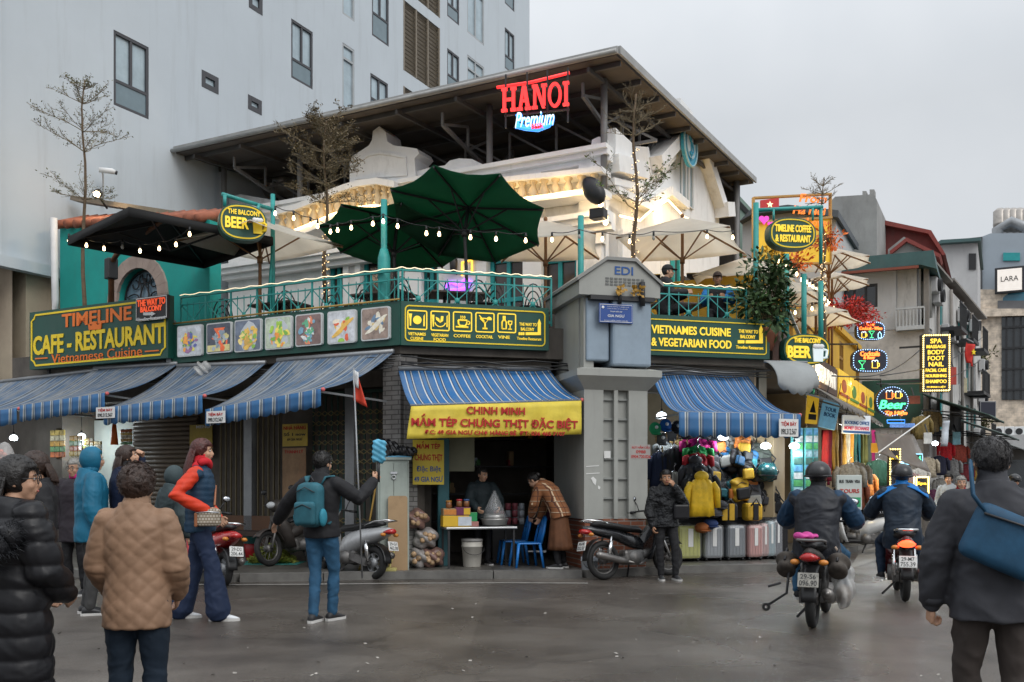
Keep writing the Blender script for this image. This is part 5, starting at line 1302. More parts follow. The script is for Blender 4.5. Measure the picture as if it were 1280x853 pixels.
bn.text('CHINH MINH',REDTX,583,509,656,518.5,.05,y=-.006); bn.text('MẮM TÉP CHƯNG THỊT ĐẶC BIỆT',REDTX,514,519,722,537,.055,y=-.006); bn.text('ĐC: 49 GIA NGƯ CHỢ HÀNG BÈ  ĐT: 036 465 7107',REDTX,531,537.5,706,545.5,.04,y=-.006)
def notice(label, fr, y, px0, py0, px1, py1, col, rows, ground_=None, tilt=0, name='notice', cat='notice'):
 b_ = Board(name,label,cat,fr,y,px0,py1); q0, q1 = b_.xz(px0,(py0+py1)/2), b_.xz(px1,(py0+py1)/2); zt_ = b_.xz((px0+px1)/2,py0)[1]; zb_ = b_.xz((px0+px1)/2,py1)[1]
 MB().box(q0[0],q1[0],0,.012,zb_,zt_).build('sheet', col, b_.t)
 for s_,m_i,a,c,d,e,bo in rows: b_.text(s_,m_i,px0+(px1-px0)*a,py0+(py1-py0)*c,px0+(px1-px0)*d,py0+(py1-py0)*e,bo,y=-.001,ext=.004)
 if tilt: b_.t.rotation_euler = (0,R(tilt),fr.rz)
 return b_
MENUY = mat('mustard paper', (.45,.33,.05), .6, var=.2, vs=3, stain=.2)
for fr_, y_, q, lb in ((FA,-1.56,(120,509,143,523),'white printed price card on the right end of the snack stall awning'),(FA,-1.52,(258,514,281,529),'white printed price card on the left end of the gated front awning'),(FB,-1.40,(974,524,998,546),'white printed price card on the deep blue valance')):
 notice(lb,fr_,y_,*q,PAPER,[('TIỆM BÀY',REDTX,.1,.1,.9,.45,.03),('090.312.567',DARK,.1,.55,.9,.88,.02)])
notice('yellow hanging sign with red words beside the teal door post',FB,.05,516,550,555,606,mat('yellow board', (.62,.47,.04), .5, var=.1),[('MẮM TÉP',REDTX,.12,.03,.88,.2,.05),('CHƯNG THỊT',REDTX,.06,.3,.95,.5,.05),('Đặc Biệt',BLUETX,.12,.58,.9,.74,.02),('49 GIA NGƯ',BLUETX,.04,.8,.96,.94,.04)],name='hanging_sign',cat='sign')
notice('yellow menu poster with black heading beside the roller shutter',FA,.30,237,531,265,572,MENUY,[('MENU',WHITE,.3,.02,.9,.11,.03)])
notice('yellow poster with red heading above brown paper on the gate pier',FA,.20,353,530,384,558,mat('yellow poster', (.5,.36,.06), .6, var=.2, vs=3),[('NHÀ HÀNG',REDTX,.05,.06,.95,.26,.04),('Số 1 now',DARK,.06,.36,.94,.54,.03),('69 GIA NGƯ',DARK,.2,.62,.8,.75,.0)])
notice('long torn brown paper sheet under the yellow poster',FA,.21,353,560,382,628,mat('brown paper', (.30,.19,.11), .8, var=.35, vs=3, stain=.5, stc=(.35,.08,.04)),[('THANH LÝ',REDTX,.1,.03,.9,.1,.02)])
t = thing('cable_bundle','dark sagging cables strung under the food picture board','cable',FA.P(0,-.05,3.36),FA.rz); g = MB(); rg = random.Random(6)
for k in range(5): g.tube([(-9.0+.45*i,-.05-.02*k,-.03*k-.10*abs(math.sin(i*(.5+.13*k)+k))) for i in range(21)],.012,5)
g.build('cables', BLACKP, t)
t = thing('cable_bundle','dark sagging cables strung under the board of food icons','cable',FB.P(0,-.05,3.36),FB.rz); g = MB()
for k in range(4): g.tube([(.02+.42*i,-.04-.02*k,-.04*k-.07*abs(math.sin(i*(.6+.17*k)+k))) for i in range(16)],.012,5)
g.build('cables', BLACKP, t)
# ---------------------------------------------------------------- parasols
def parasol(label, px, py, Y, rad, hgt, cm, rm, n=8, tilt=(0,0), rz=0, pole=True, drop=.0, grp='terrace parasols', side_arm=False, hub_z=None):
 """py is the apex"""
 ap = at(px,py,Y); t = thing('parasol', label, 'umbrella', ap, 0, grp, rot=(R(tilt[0]),R(tilt[1]),R(rz)))
 def rim(k, f=1.0): a = 2*PI*k/n; return V(rad*f*math.cos(a), rad*f*math.sin(a), -hgt*f - .02*f*f)
 m = MB(); S_ = 8
 for k in range(n):
  A, B = rim(k), rim(k+1); rows = []
  for i in range(S_+1):
   v = i/S_; r_ = []
   for j in range(5):
    u = j/4; p = (A*(1-u)+B*u)*v; p.z -= .05*math.sin(PI*u)*v; r = p.xy.length; p.xy = p.xy*(1-.05*math.sin(PI*u)*v); r_.append(p)
   rows.append(r_)
  m.grid(rows,thick=.006)
  if drop: m.grid([[A*(1-j/4)+B*(j/4)+V(0,0,-.0-.05*math.sin(PI*j/4)) for j in range(5)],[A*(1-j/4)+B*(j/4)+V(0,0,-drop-.05*math.sin(PI*j/4)) for j in range(5)]],thick=.004)
 m.build('canopy', cm, t)
 hz = -hgt*.55 if hub_z is None else hub_z
 for k in range(n):
  A = rim(k); r_ = MB().bar(A*.02+V(0,0,-.035),A*.99+V(0,0,-.03),.022,.03).build('rib', rm, t)
  MB().bar(V(0,0,-hgt-.32)+A.normalized()*.06*V(1,1,0).length*0,A*.52+V(0,0,-.04),.018,.024).build('strut', rm, r_)
 f = MB(); f.cyl((0,0,-hgt-.38),(0,0,-hgt-.26),.05,n=10); f.build('hub', rm, t); MB().ell((0,0,.03),(.04,.04,.05)).build('finial', rm, t)
 if pole:
  Mi = t.rotation_euler.to_matrix().inverted(); dn = Mi @ V(0,0,-(ap.z-3.92)); st0 = V(0,0,0)
  MB().tube([st0, V(0,0,-hgt-.3), V(0,0,-hgt-.3)*.5+dn*.5 if tilt != (0,0) else dn*.6, dn],.03,8).build('pole', rm, t)
  MB().lathe([(.25,0),(.25,.06),(.06,.09),(.05,.25)],dn,14).build('base', DARK, t) if tilt == (0,0) else None
 return t
CREAM = mat('cream canvas', (.62,.55,.45), .8, var=.06, vs=1.5); CREAM.node_tree.nodes['Principled BSDF'].inputs['Subsurface Weight'].default_value = 0
def translucent(name, col, fac=.35):
 m_ = bpy.data.materials.new(name); m_.use_nodes = True; MATS[name] = m_; t = m_.node_tree; N, L = t.nodes, t.links; b = N['Principled BSDF']
 tc = N.new('ShaderNodeTexCoord'); ns = N.new('ShaderNodeTexNoise'); ns.inputs['Scale'].default_value = 2; ns.inputs['Detail'].default_value = 5; L.new(tc.outputs['Object'], ns.inputs['Vector'])
 cr = ramp(N, [(.3,tuple(c*.9 for c in col)),(.7,tuple(min(1,c*1.06) for c in col))]); L.new(ns.outputs['Fac'], cr.inputs['Fac']); L.new(cr.outputs['Color'], b.inputs['Base Color'])
 b.inputs['Roughness'].default_value = .85; tr = N.new('ShaderNodeBsdfTranslucent'); L.new(cr.outputs['Color'], tr.inputs['Color'])
 mx = N.new('ShaderNodeMixShader'); mx.inputs['Fac'].default_value = fac; L.new(b.outputs['BSDF'], mx.inputs[1]); L.new(tr.outputs['BSDF'], mx.inputs[2])
 L.new(mx.outputs['Shader'], N['Material Output'].inputs['Surface']); return m_
CREAM = translucent('cream parasol canvas', (.92,.88,.80), .68); GRNC = translucent('green parasol canvas', (.045,.19,.11), .6); BLKC = translucent('black parasol canvas', (.012,.012,.012), .1)
RIBW = mat('wooden rib', (.22,.10,.035), .55, var=.2)
parasol('cream parasol at the left, behind the beer badge with the golden mug',325,274,16.6,1.45,.40,CREAM,RIBW,4,rz=8)
parasol('dark green parasol partly behind the larger one, left of the teal post',497,272,16.6,1.35,.36,GRNC,DARK,8,tilt=(-10,6),rz=10)
parasol('large dark green parasol tilted to show its ribs',586,258,15.6,1.34,.20,GRNC,DARK,8,tilt=(-15,14),rz=22)
parasol('cream parasol between the large green one and the kiosk',682,276,18.2,1.42,.5,CREAM,RIBW,4,rz=38)
parasol('cream parasol above the two seated men, next to the fairy lit tree',853,272,18.4,1.50,.52,CREAM,RIBW,4,rz=24)
parasol('lower cream parasol between the seated men and the bush',931,322,19.4,1.40,.5,CREAM,RIBW,4,rz=30)
parasol('cream parasol farthest up the right terrace, topmost behind the bulb string',1036,309,22.5,1.0,.35,CREAM,RIBW,8)
parasol('cream parasol just below the farthest one on the right terrace',1040,340,24,.95,.3,CREAM,RIBW,8)
parasol('cream parasol right of the bush, above the stair rail',980,348,18.6,1.0,.4,CREAM,RIBW,4,rz=20)
parasol('cream parasol over the red flowers on the right terrace',1020,380,19.0,1.05,.3,CREAM,RIBW,4,rz=15)
t = thing('cantilever_parasol','square black cantilever parasol hung with bulbs beside the teal wall','umbrella',at(213,281,16.4),0,'terrace parasols',rot=(0,0,R(45)))
m = MB(); s_ = 1.26
for k in range(4):
 a0, a1 = R(90*k+45), R(90*k+135); A = V(math.cos(a0),math.sin(a0),0)*s_*1.414+V(0,0,-.22); B = V(math.cos(a1),math.sin(a1),0)*s_*1.414+V(0,0,-.22); O = V(0,0,.12)
 m.grid([[O+((A*(1-j/4)+B*(j/4))-O)*(i/6) for j in range(5)] for i in range(7)],thick=.006)
 m.grid([[A*(1-j/4)+B*(j/4) for j in range(5)],[A*(1-j/4)+B*(j/4)+V(0,0,-.14) for j in range(5)]],thick=.004)
m.build('canopy', BLKC, t)
for k in range(4):
 a0 = R(90*k+45); A = V(math.cos(a0),math.sin(a0),0)*s_*1.38+V(0,0,-.26); o = MB().bar((0,0,.05),A,.025,.035).build('rib', DARK, t); MB().bar((0,0,-.45),A*.5+V(0,0,-.02),.02,.03).build('strut', DARK, o)
Mi = Matrix.Rotation(R(-45),3,'Z'); base = Mi @ (flo(139,18.3)-at(213,281,16.4)); top = Mi @ (at(139,330,18.3)-at(213,281,16.4))
MB().tube([base, top, Mi @ (at(146,318,18.1)-at(213,281,16.4)), V(-.2,-.1,.0), V(0,0,.05)],[.06,.06,.05,.035,.03],8).build('arm', WOODB, t); MB().rbox(top.x-.1,top.x+.1,top.y-.1,top.y+.1,top.z-.3,top.z+.1).build('crank_box', DARK, t)
MB().box(base.x-.4,base.x+.4,base.y-.4,base.y+.4,base.z,base.z+.08).build('base', DARK, t)
# ---------------------------------------------------------------- strings of bulbs
def string(label, pts, on=None):
 P_ = [at(*p) for p in pts]; t = thing('bulb_string', label, 'string lights', P_[0], 0, 'strings of bulbs over the terrace'); o0 = P_[0]; w_ = MB(); ww = []
 for i in range(len(P_)-1):
  a, b_ = P_[i]+V(0,0,.12), P_[i+1]+V(0,0,.12)
  for k in range(5): u = k/5; ww.append(a*(1-u)+b_*u-V(0,0,.03*math.sin(PI*u))-o0)
 ww.append(P_[-1]+V(0,0,.12)-o0); w_.tube(ww,.007,5); w_.build('wire', BLACKP, t)
 for i,p in enumerate(P_):
  q = p-o0; b_ = MB(); b_.lathe([(.006,-.036),(.02,-.026),(.025,-.005),(.02,.016),(.012,.04)],q,10); b_.build('bulb', BULB if (on is None or i not in on) else mat('unlit bulb', (.3,.3,.28), .2), t)
  b_ = MB(); b_.cyl(q+V(0,0,.04),q+V(0,0,.12),.018,n=8); b_.build('socket', BLACKP, t)
string('bulb string along the black cantilever parasol',[(86,301,16.6),(108,307,16.3),(130,311,16),(153,309,15.8),(175,314,15.6),(199,311,15.5),(220,306,15.4),(237,293,15.3)],on=(3,))
string('bulb string from the teal arch past both green parasols',[(344,267,15.4),(367,273,15.3),(388,281,15.2),(397,283,15.2),(413,290,15.1),(422,288,15.1),(439,285,15),(466,280,14.8),(479,277,14.8),(497,283,14.7),(533,292,14.7),(549,293,14.7),(588,297,14.6),(620,299,14.6),(657,301,14.7)])
string('bulb string before the cream parasols above the kiosk',[(690,300,15.3),(724,296,15.5),(753,299,15.7),(787,302,15.9),(817,298,16),(884,296,16.4),(916,297,16.6)],on=(1,4))
string('bulb string climbing down to the right past the coffee badge',[(974,327,16.6),(983,331,16.8),(989,335,17),(996,343,17.2),(1002,350,17.6),(1008,353,17.8),(1012,356,18),(1016,359,18.3),(1020,362,18.6),(1025,366,19),(1028,370,19.3),(1031,374,19.6),(1034,377,20),(1037,380,20.4),(1042,385,20.8)])
string('short bulb string under the right hand parasols',[(994,391,18.3),(1015,386,18.6),(1033,382,19)])
# ---------------------------------------------------------------- trees and plants
BARK = mat('grey brown bark', (.13,.09,.055), .9, var=.3, vs=12, bump=.4, bs=30); BARK2 = mat('dry twigs', (.20,.16,.10), .9, var=.3)
def leafmat(name, c, v=.35): return mat(name, c, .6, var=v, vs=3)
def tiered_tree(label, px, ptop, pbot, Y, tiers, leaf_m, nleaf, trunk_r=.06, seed=1, twigm=None, wrap=False, floor=3.92, spread=.85, lsize=.05, up=.42, lt=9):
 base = flo(px,Y); top = at(px,ptop,Y); H_ = top.z-base.z
 t = thing('young_tree', label, 'tree', base); rg = random.Random(seed); tr = MB(); cr = MB(); tw = MB()
 pts = [V(.04*math.sin(i*1.3)*(i>0), .03*math.cos(i*1.7)*(i>0), H_*i/10) for i in range(11)]
 tr.tube(pts,[trunk_r*(1-.75*i/10) for i in range(11)],8); tr.build('trunk', BARK, t)
 def branch(p, d, L_, r_, lev):
  q = [Vector(p)]; dd = Vector(d).normalized()
  n = 6
  for i in range(n):
   dd = (dd+V(rg.uniform(-.22,.22),rg.uniform(-.22,.22),rg.uniform(-.12,.14))).normalized(); q.append(q[-1]+dd*L_/n)
  tw.tube(q,[max(.0022,r_*(1-.8*i/n)) for i in range(n+1)],4,cap=False)
  if lev > 0:
   for i in range(1,n+1):
    for s_ in (-1,1):
     if rg.random() < .6: branch(q[i], dd+V(rg.uniform(-.9,.9),rg.uniform(-.9,.9),rg.uniform(-.25,.45)), L_*.42*(1-.06*i), r_*.5, lev-1)
  if lev <= 1 and ti_ < lt:
   for _ in range(nleaf):
    k = rg.randrange(1,n+1); cr.leaf(q[k]+V(rg.uniform(-.05,.05),rg.uniform(-.05,.05),rg.uniform(-.03,.05)),(rg.uniform(-1,1),rg.uniform(-1,1),rg.uniform(-.3,.8)),(rg.uniform(-1,1),rg.uniform(-1,1),1),lsize*rg.uniform(.6,1.3),lsize*.5)
 for ti_,(py,L_,nb) in enumerate(tiers):
  z = at(px,py,Y).z-base.z; a0 = rg.random()*6
  for k in range(nb):
   a = a0+2*PI*k/nb+rg.uniform(-.3,.3); branch((0,0,z),(math.cos(a),math.sin(a),up+rg.uniform(-.1,.2)),L_*spread*rg.uniform(.75,1.1),.010,2)
 tw.build('branches', twigm or BARK2, t); 
 if cr.v: cr.build('crown', leaf_m, t)
 if wrap:
  f = MB(); wr = MB(); k = 0; hl = []
  zt = wrap*H_
  for i in range(100):
   z = zt*i/100; a = i*1.1; p = V((trunk_r*.95+.012)*math.cos(a),(trunk_r*.95+.012)*math.sin(a),z); hl.append(p); f.ell(p,.0075,n=5,m=4)
  wr.tube(hl,.004,4); o = wr.build('wrapped_wire', BLACKP, t); f.build('fairy_bulbs', mat('fairy bulb', (1,.8,.5), .4, var=0, emit=(1,.66,.3), es=4), o, kind='stuff')
 return t
LEAFA = leafmat('sparse olive leaves', (.12,.125,.04)); LEAFB = leafmat('fresh green leaves', (.10,.16,.03)); LEAFD = leafmat('dry brown leaves', (.15,.11,.05))
tiered_tree('bare young tree with flat tiers of fine twigs in front of the tall pale block',105,100,380,18.3,[(250,.75,5),(190,1.0,5),(165,1.05,5),(130,.6,5),(112,.4,4)],LEAFA,1,.05,3,lsize=.045)
tiered_tree('young tree with a dense brown twiggy crown against the dark roof space',407,152,345,17.4,[(255,.8,5),(232,.95,6),(212,.95,7),(192,.95,7),(174,.7,6),(160,.45,5)],LEAFD,2,.05,8,wrap=.55,lsize=.05)
tiered_tree('bare tree wrapped in fairy lights with two green side branches, behind the kiosk',794,118,352,16.8,[(262,1.15,3),(252,.8,2),(170,.7,5),(155,.6,5),(140,.45,5)],LEAFB,1,.055,14,wrap=.8,spread=.9,lsize=.07,up=.55,lt=2)
tiered_tree('thin bare tree wrapped in lights beside the coffee badge',1029,222,430,18.2,[(255,.42,4),(243,.5,4),(233,.35,4)],LEAFD,0,.035,21,wrap=.7,up=.5)
def bush(name, label, c, r_, n, lm, seed, size=.12, pot=True, stems=True):
 t = thing(name, label, 'plant', c); rg = random.Random(seed); m = MB(); st = MB()
 cl = [(V(rg.uniform(-1,1)*r_[0]*.6,rg.uniform(-1,1)*r_[1]*.6,r_[2]*(.4+1.5*rg.random())),rg.uniform(.3,.55)) for _ in range(16)]
 for p,q in cl:
  if stems: st.tube([(0,0,.1),p*.5+V(0,0,.1),p],[.02,.012,.004],5)
  for _ in range(n//16):
   d = V(rg.gauss(0,1),rg.gauss(0,1),rg.gauss(0,1)).normalized(); pos = p+V(d.x*r_[0],d.y*r_[1],d.z*r_[2]*.8)*q*rg.uniform(.3,1.15)
   m.leaf(pos,d+V(rg.uniform(-.6,.6),rg.uniform(-.6,.6),rg.uniform(-.9,.5)),d+V(0,0,.6),size*rg.uniform(.6,1.2),size*.42)
 m.build('foliage', lm, t)
 if stems: st.build('stems', BARK2, t)
 if pot: MB().lathe([(.12,-.25),(.2,.0),(.22,.12),(.2,.12),(.18,.02)],(0,0,0),16).build('pot', mat('terracotta pot', (.25,.09,.05), .8), t)
 return t
DKL = leafmat('dark glossy leaves', (.035,.075,.018), .5); DKL.node_tree.nodes['Principled BSDF'].inputs['Roughness'].default_value = .4
p = at(957,392,16.3); bush('leafy_bush','large dark glossy bush at the right corner of the terrace',V(p.x,p.y,3.95),(.55,.5,.62),1500,DKL,5,.15)
REDL2 = leafmat('red bracts', (.42,.02,.015), .4); p = at(1052,400,20.3)
bush('flowering_creeper','red bougainvillea spilling over the right terrace edge',V(p.x,p.y,p.z-.25),(.85,.6,.32),1700,REDL2,6,.1,pot=False)
p = at(1085,412,24.0); bush('flowering_creeper','trailing end of red flowers above the cocktail signs',V(p.x-.4,p.y-.6,p.z),(.55,.5,.2),600,REDL2,9,.1,pot=False)
OLV = leafmat('olive shrub leaves', (.10,.10,.03), .4)
for px,py,Y,lb in ((1228,398,44,'olive shrub growing from a balcony on the worn fronts'),(1228,540,44,'olive shrub hanging over the canopy at the street end')):
 p = at(px,py+70*(py<450)*1.0+0,Y); bush('wall_shrub',lb,p,(.6,.6,.55),400,OLV,int(px+py),.2,pot=False)
ORF = leafmat('orange paper flowers', (.75,.16,.02), .4)
for px,py,r_,lb in ((997,322,.35,'bunch of orange flowers under the coffee badge'),(1036,292,.35,'bunch of orange flowers right of the coffee badge'),(964,312,.3,'bunch of yellow flowers left of the coffee badge')):
 p = at(px,py,19.5); bush('flower_bunch',lb,V(p.x,p.y,p.z-r_),(r_,r_,r_*.6),260,ORF if 'orange' in lb else leafmat('yellow flowers', (.7,.45,.04), .3),int(px),.12,pot=False)
# big printed panel behind the coffee badge
bd = Board('heart_board','tall yellow lit board with pink hearts and orange words behind the coffee badge','sign',Frame(*at(943,330,20.5).xy,10),0,943,330)
bd.shape('panel',[(943,277),(1040,270),(1040,330),(943,330)],mat('yellow lit board', (.75,.47,.02), .5, var=.2, vs=2, emit=(1,.6,.03), es=.15),.03,.05)
f = MB(); outline(f,bd.poly([(942,330),(942,246),(1040,241),(1040,330)]),.05,0,.1); f.bar((*(bd.xz(942,278)[0],0,bd.xz(942,278)[1]),),(bd.xz(1040,272)[0],0,bd.xz(1040,272)[1]),.05); f.build('frame', mat('gilt frame', (.45,.25,.06), .5), bd.t)
bd.shape('flag',[(950,251),(973,248),(973,262),(950,264)],RED,-.03,.0)
sx, sy = 961.5, 256.5; bd.shape('flag_star',[(sx+(4.2 if i%2==0 else 1.8)*math.sin(R(36*i)),sy-(4.2 if i%2==0 else 1.8)*math.cos(R(36*i))) for i in range(10)],mat('lit pale star', (.9,.8,.5), .5, emit=(1,.85,.5), es=.8),-.045,-.031)
PINK = mat('pink lit heart', (.8,.05,.45), .5, emit=(1,.08,.55), es=.55)
for hx,hy,k in ((954.5,275,6.2),(962.5,280.5,3.6)): bd.shape('heart',[(hx+k*.0625*16*math.sin(R(a))**3,hy-k*.0625*(13*math.cos(R(a))-5*math.cos(R(2*a))-2*math.cos(R(3*a))-math.cos(R(4*a)))) for a in range(0,360,18)],PINK,-.03,.0)
ORL = mat('orange lit letters', (.9,.22,.03), .5, var=0, emit=(1,.25,.03), es=.6)
bd.text('From',ORL,998,244,1032,254,.02,y=-.02,ext=.04,shear=.2); bd.text('Ha Noi',ORL,990,259,1031,269,.02,y=-.02,ext=.04,shear=.2); bd.text('Love',ORL,1006,274,1032,284,.02,y=-.02,ext=.04,shear=.2)
# round cctv camera on the tall block
t = thing('security_camera','white security camera on the tall pale wall','camera',at(137,215,21.2),R(20)); MB().tube([(-.22,0,.02),(.05,0,.02),(.12,0,0)],[.06,.065,.05],12).build('body', WHITE, t); MB().cyl((.12,0,0),(.16,0,-.01),.045).build('lens', DARK, t); MB().tube([(-.15,.02,0),(-.15,.25,-.1),(-.15,.3,-.7)],.02,6).build('bracket', WHITE, t)
# ================================================================ PEOPLE
SKIN = mat('skin', (.50,.29,.19), .55, var=.1, vs=9, spec=.35); SKIN2 = mat('tan skin', (.36,.19,.11), .55, var=.1, vs=9, spec=.35)
HAIRB = mat('black hair', (.012,.010,.009), .45, var=.4, vs=30, bump=.5, bs=60); HAIRD = mat('dark brown hair', (.035,.018,.012), .5, var=.4, vs=25, bump=.5, bs=60)
HAIRR = mat('auburn hair', (.075,.018,.014), .45, var=.4, vs=20, bump=.5, bs=50); HAIRG = mat('grey hair', (.30,.29,.27), .6, var=.3, vs=25, bump=.5, bs=60)
EYEW = mat('eye white', (.7,.68,.65), .3, var=0); LIP = mat('lips', (.36,.10,.09), .5, var=0)
SOLE = mat('white sole', (.55,.54,.52), .6, var=.15)
def clampn(v): return v.normalized() if v.length > 1e-6 else v
def person(label, loc, H, face, top, legs, pose=None, skin=SKIN, hair=('short',HAIRB), th=.022, hem=.80, folds=.006, disp=None, shoes=DARK, collar=None,
           group=None, flare=0, curl=(.35,.35), head=(0,0), toe=(8,-8), sleeve=None, nosleeve=False, vox=.011, glasses=False, legw=1.0, z=0, thick=1.0, palm=(None,None), build_legs=True):
 folds *= .7
 """one figure: body, clothes, hair and shoes; local +y is forward, +x the figure's right"""
 k = H/1.7; rg = random.Random(hash(label) % 9999 if False else int(abs(loc[0])*997+H*131) )
 t = thing('person', label, 'person', (loc[0],loc[1],z), R(face), group)
 J = dict(pel=(0,0,.93),ch=(0,0,1.25),nk=(0,-.015,1.44),hd=(0,.025,1.575),shR=(.185,-.01,1.375),elR=(.245,-.03,1.10),wrR=(.255,.05,.86),shL=(-.185,-.01,1.375),elL=(-.245,-.03,1.10),wrL=(-.255,.05,.86),
             hiR=(.09,0,.90),knR=(.10,.025,.49),anR=(.105,-.03,.085),hiL=(-.09,0,.90),knL=(-.10,.025,.49),anL=(-.105,-.03,.085))
 J.update(pose or {}); J = {a: Vector(b)*k for a,b in J.items()}
 # --- body
 hs = .98*k**.5
 Mh = Matrix.Translation(J['hd']) @ Matrix.Rotation(R(head[0]),4,'Z') @ Matrix.Rotation(R(head[1]),4,'X') @ Matrix.Scale(hs,4)
 b = MB(); b.T = Mh
 b.ell((0,-.012,.028),(.074,.093,.088)); b.ell((0,.022,-.03),(.060,.066,.075)); b.ell((0,.045,-.085),(.034,.034,.028)); b.ell((0,.068,.022),(.048,.022,.014))
 for s_ in (-1,1): b.ell((s_*.034,.055,-.028),(.026,.028,.028)); b.ell((s_*.076,-.008,-.012),(.012,.020,.032))
 b.cap_tube([(0,.080,.012),(0,.100,-.018),(0,.100,-.030)],[.008,.011,.013],8); b.ell((0,.082,-.058),(.022,.012,.012))
 b.T = None
 b.cap_tube([J['nk']-V(0,0,.05*k),J['nk'],Mh @ V(0,-.01,-.06)],[.056*k,.052*k,.052*k]); b.cap_tube([J['pel'],J['ch'],J['nk']],[.10*k,.11*k,.05*k]); b.cap_tube([J['shL'],J['shR']],.045*k)
 for s_ in 'RL':
  b.cap_tube([J['sh'+s_],J['el'+s_],J['wr'+s_]],[.045*k,.037*k,.027*k]); b.cap_tube([J['hi'+s_],J['kn'+s_],J['an'+s_]],[.07*k,.048*k,.034*k]); b.cap_tube([J['hi'+s_],J['pel']],.08*k)
 body = remesh(b, .0095*k, 2)
 hands = []
 for i,s_ in enumerate('RL'):
  sg = 1 if s_ == 'R' else -1; w_ = J['wr'+s_]; d = clampn(w_-J['el'+s_]); n_ = Vector(palm[i]) if palm[i] else V(-sg,.15,0)
  n_ = clampn(n_-d*n_.dot(d)); a = d.cross(n_)*sg
  if a.y < 0 and not palm[i]: a = -a
  h = MB(); q = k*1.0
  for o_ in (-.028,-.009,.010,.028): h.cap_tube([w_-d*.01*q, w_+d*.05*q+a*o_*q*.9, w_+d*.088*q+a*o_*q],[.017*q,.016*q,.0125*q],8)
  for o_,L_ in ((-.029,.062),(-.010,.074),(.010,.078),(.029,.070)):
   p0 = w_+d*.088*q+a*o_*q; c_ = curl[i]; ch = [p0]; ang = 0
   for f_ in (.42,.32,.26): ang += c_; ch.append(ch[-1]+(d*math.cos(ang)+n_*math.sin(ang))*L_*f_*q)
   h.cap_tube(ch,[.0098*q,.0092*q,.0085*q,.0075*q],7)
  h.cap_tube([w_+d*.02*q+a*.018*q, w_+d*.045*q+a*.045*q+n_*.012*q, w_+d*.075*q+a*.052*q+n_*.03*q],[.014*q,.0115*q,.009*q],7)
  hands.append(remesh(h,.0052*k,1))
 link('body', merge(body,*hands), skin, t)
 f = MB(); f.T = Mh
 for s_ in (-1,1): f.ell((s_*.031,.079,.006),(.013,.007,.0075),n=8,m=6)
 f.build('eye', EYEW, t); f = MB(); f.T = Mh
 for s_ in (-1,1): f.ell((s_*.031,.0855,.006),(.006,.002,.0065),n=8,m=5); f.tube([(s_*.048,.078,.026),(s_*.032,.088,.031),(s_*.014,.088,.028)],.0035,5)
 f.build('pupil_and_brow', HAIRB, t); f = MB(); f.T = Mh; f.ell((0,.091,-.057),(.021,.0055,.0065),n=10,m=6); f.build('mouth', LIP, t)
 if glasses:
  f = MB(); f.T = Mh; [f.torus((s_*.033,.098,.004),.024,.0025,'Y',16,5) for s_ in (-1,1)]; f.tube([(-.058,.097,.008),(-.078,.02,.008),(-.08,-.01,.0)],.0025,5); f.tube([(.058,.097,.008),(.078,.02,.008),(.08,-.01,.0)],.0025,5); f.bar((-.01,.1,.006),(.01,.1,.006),.004); f.build('glasses', DARK, t)
 # --- hair or headgear
 st, hm = hair[0], hair[1]
 def shell(r_, c, region, jit, m=26, n=36, nm='hair', mt=None):
  o = MB(); o.T = Mh; vs = []; fs = []
  for i in range(m+1):
   th_ = PI*i/m
   for j in range(n):
    a = 2*PI*j/n; p = V(r_[0]*math.sin(th_)*math.cos(a),r_[1]*math.sin(th_)*math.sin(a),r_[2]*math.cos(th_)); q = V(*c)+p*(1+jit*(noise.noise(p*45+V(H*9,face,0))+.9*noise.noise(V(p.x*160,p.y*160,p.z*50))))
    if region(q): q = V(*c)+p*.80
    vs.append(q)
  for i in range(m):
   for j in range(n): fs.append((i*n+j,(i+1)*n+j,(i+1)*n+(j+1)%n,i*n+(j+1)%n))
  o.add(vs,fs,True); return o.build(nm, mt or hm, t)
 facereg = lambda q: (q.y > .035 and q.z < .062+.15*max(0,.06-q.y)) or q.z < -.055-.3*max(0,-q.y-.07) or (q.y > -.02 and q.z < -.01)
 if st == 'short': shell((.085,.107,.103),(0,-.012,.030),facereg,.06)
 elif st == 'curly': shell((.098,.118,.112),(0,-.018,.028),lambda q: (q.y > .05 and q.z < .06) or q.z < -.085 or (q.y > .03 and q.z < .03),.10)
 elif st in ('long','mid'):
  shell((.098,.112,.110),(0,-.014,.028),lambda q: (q.y > .045 and q.z < .062) or q.z < -.07 or (q.y > .03 and q.z < .02),.03)
  o = MB(); o.T = Mh; L_ = .30 if st == 'long' else .17; rows = []
  for i in range(11):
   v = i/10; r_ = []
   for j in range(25):
    a = R(200+140*j/24) if True else 0
    a = R(-15-150*j/24-0); w_ = 1+.16*math.sin(v*2.6)+.05*noise.noise(V(j*.7,v*3,H*7)); r_.append(V(.094*w_*math.cos(a)*(1+.10*v), .114*math.sin(a)*w_*(1+.15*v)-.012-.045*v, .03-L_*v*(1-.10*abs(math.cos(a)))))
   rows.append(r_)
  o.grid(rows,thick=.018); o.build('hair_length', hm, t)
 elif st == 'bun': shell((.082,.104,.098),(0,-.012,.030),facereg,.02); o = MB(); o.T = Mh; o.ell((0,-.12,.03),(.04,.035,.04)); o.build('bun', hm, t)
 elif st == 'hood':
  shell((.108,.125,.135),(0,-.02,.01),lambda q: (q.y > .06 and -.09 < q.z < .075),.02,nm='hood')
 elif st == 'helmet':
  shell((.082,.104,.10),(0,-.012,.028),facereg,.03,nm='hair',mt=HAIRB)
  shell((.128,.145,.125),(0,-.012,.045),lambda q: q.z < .0 or (q.y > .06 and q.z < .05),.0,nm='helmet'); o = MB(); o.T = Mh
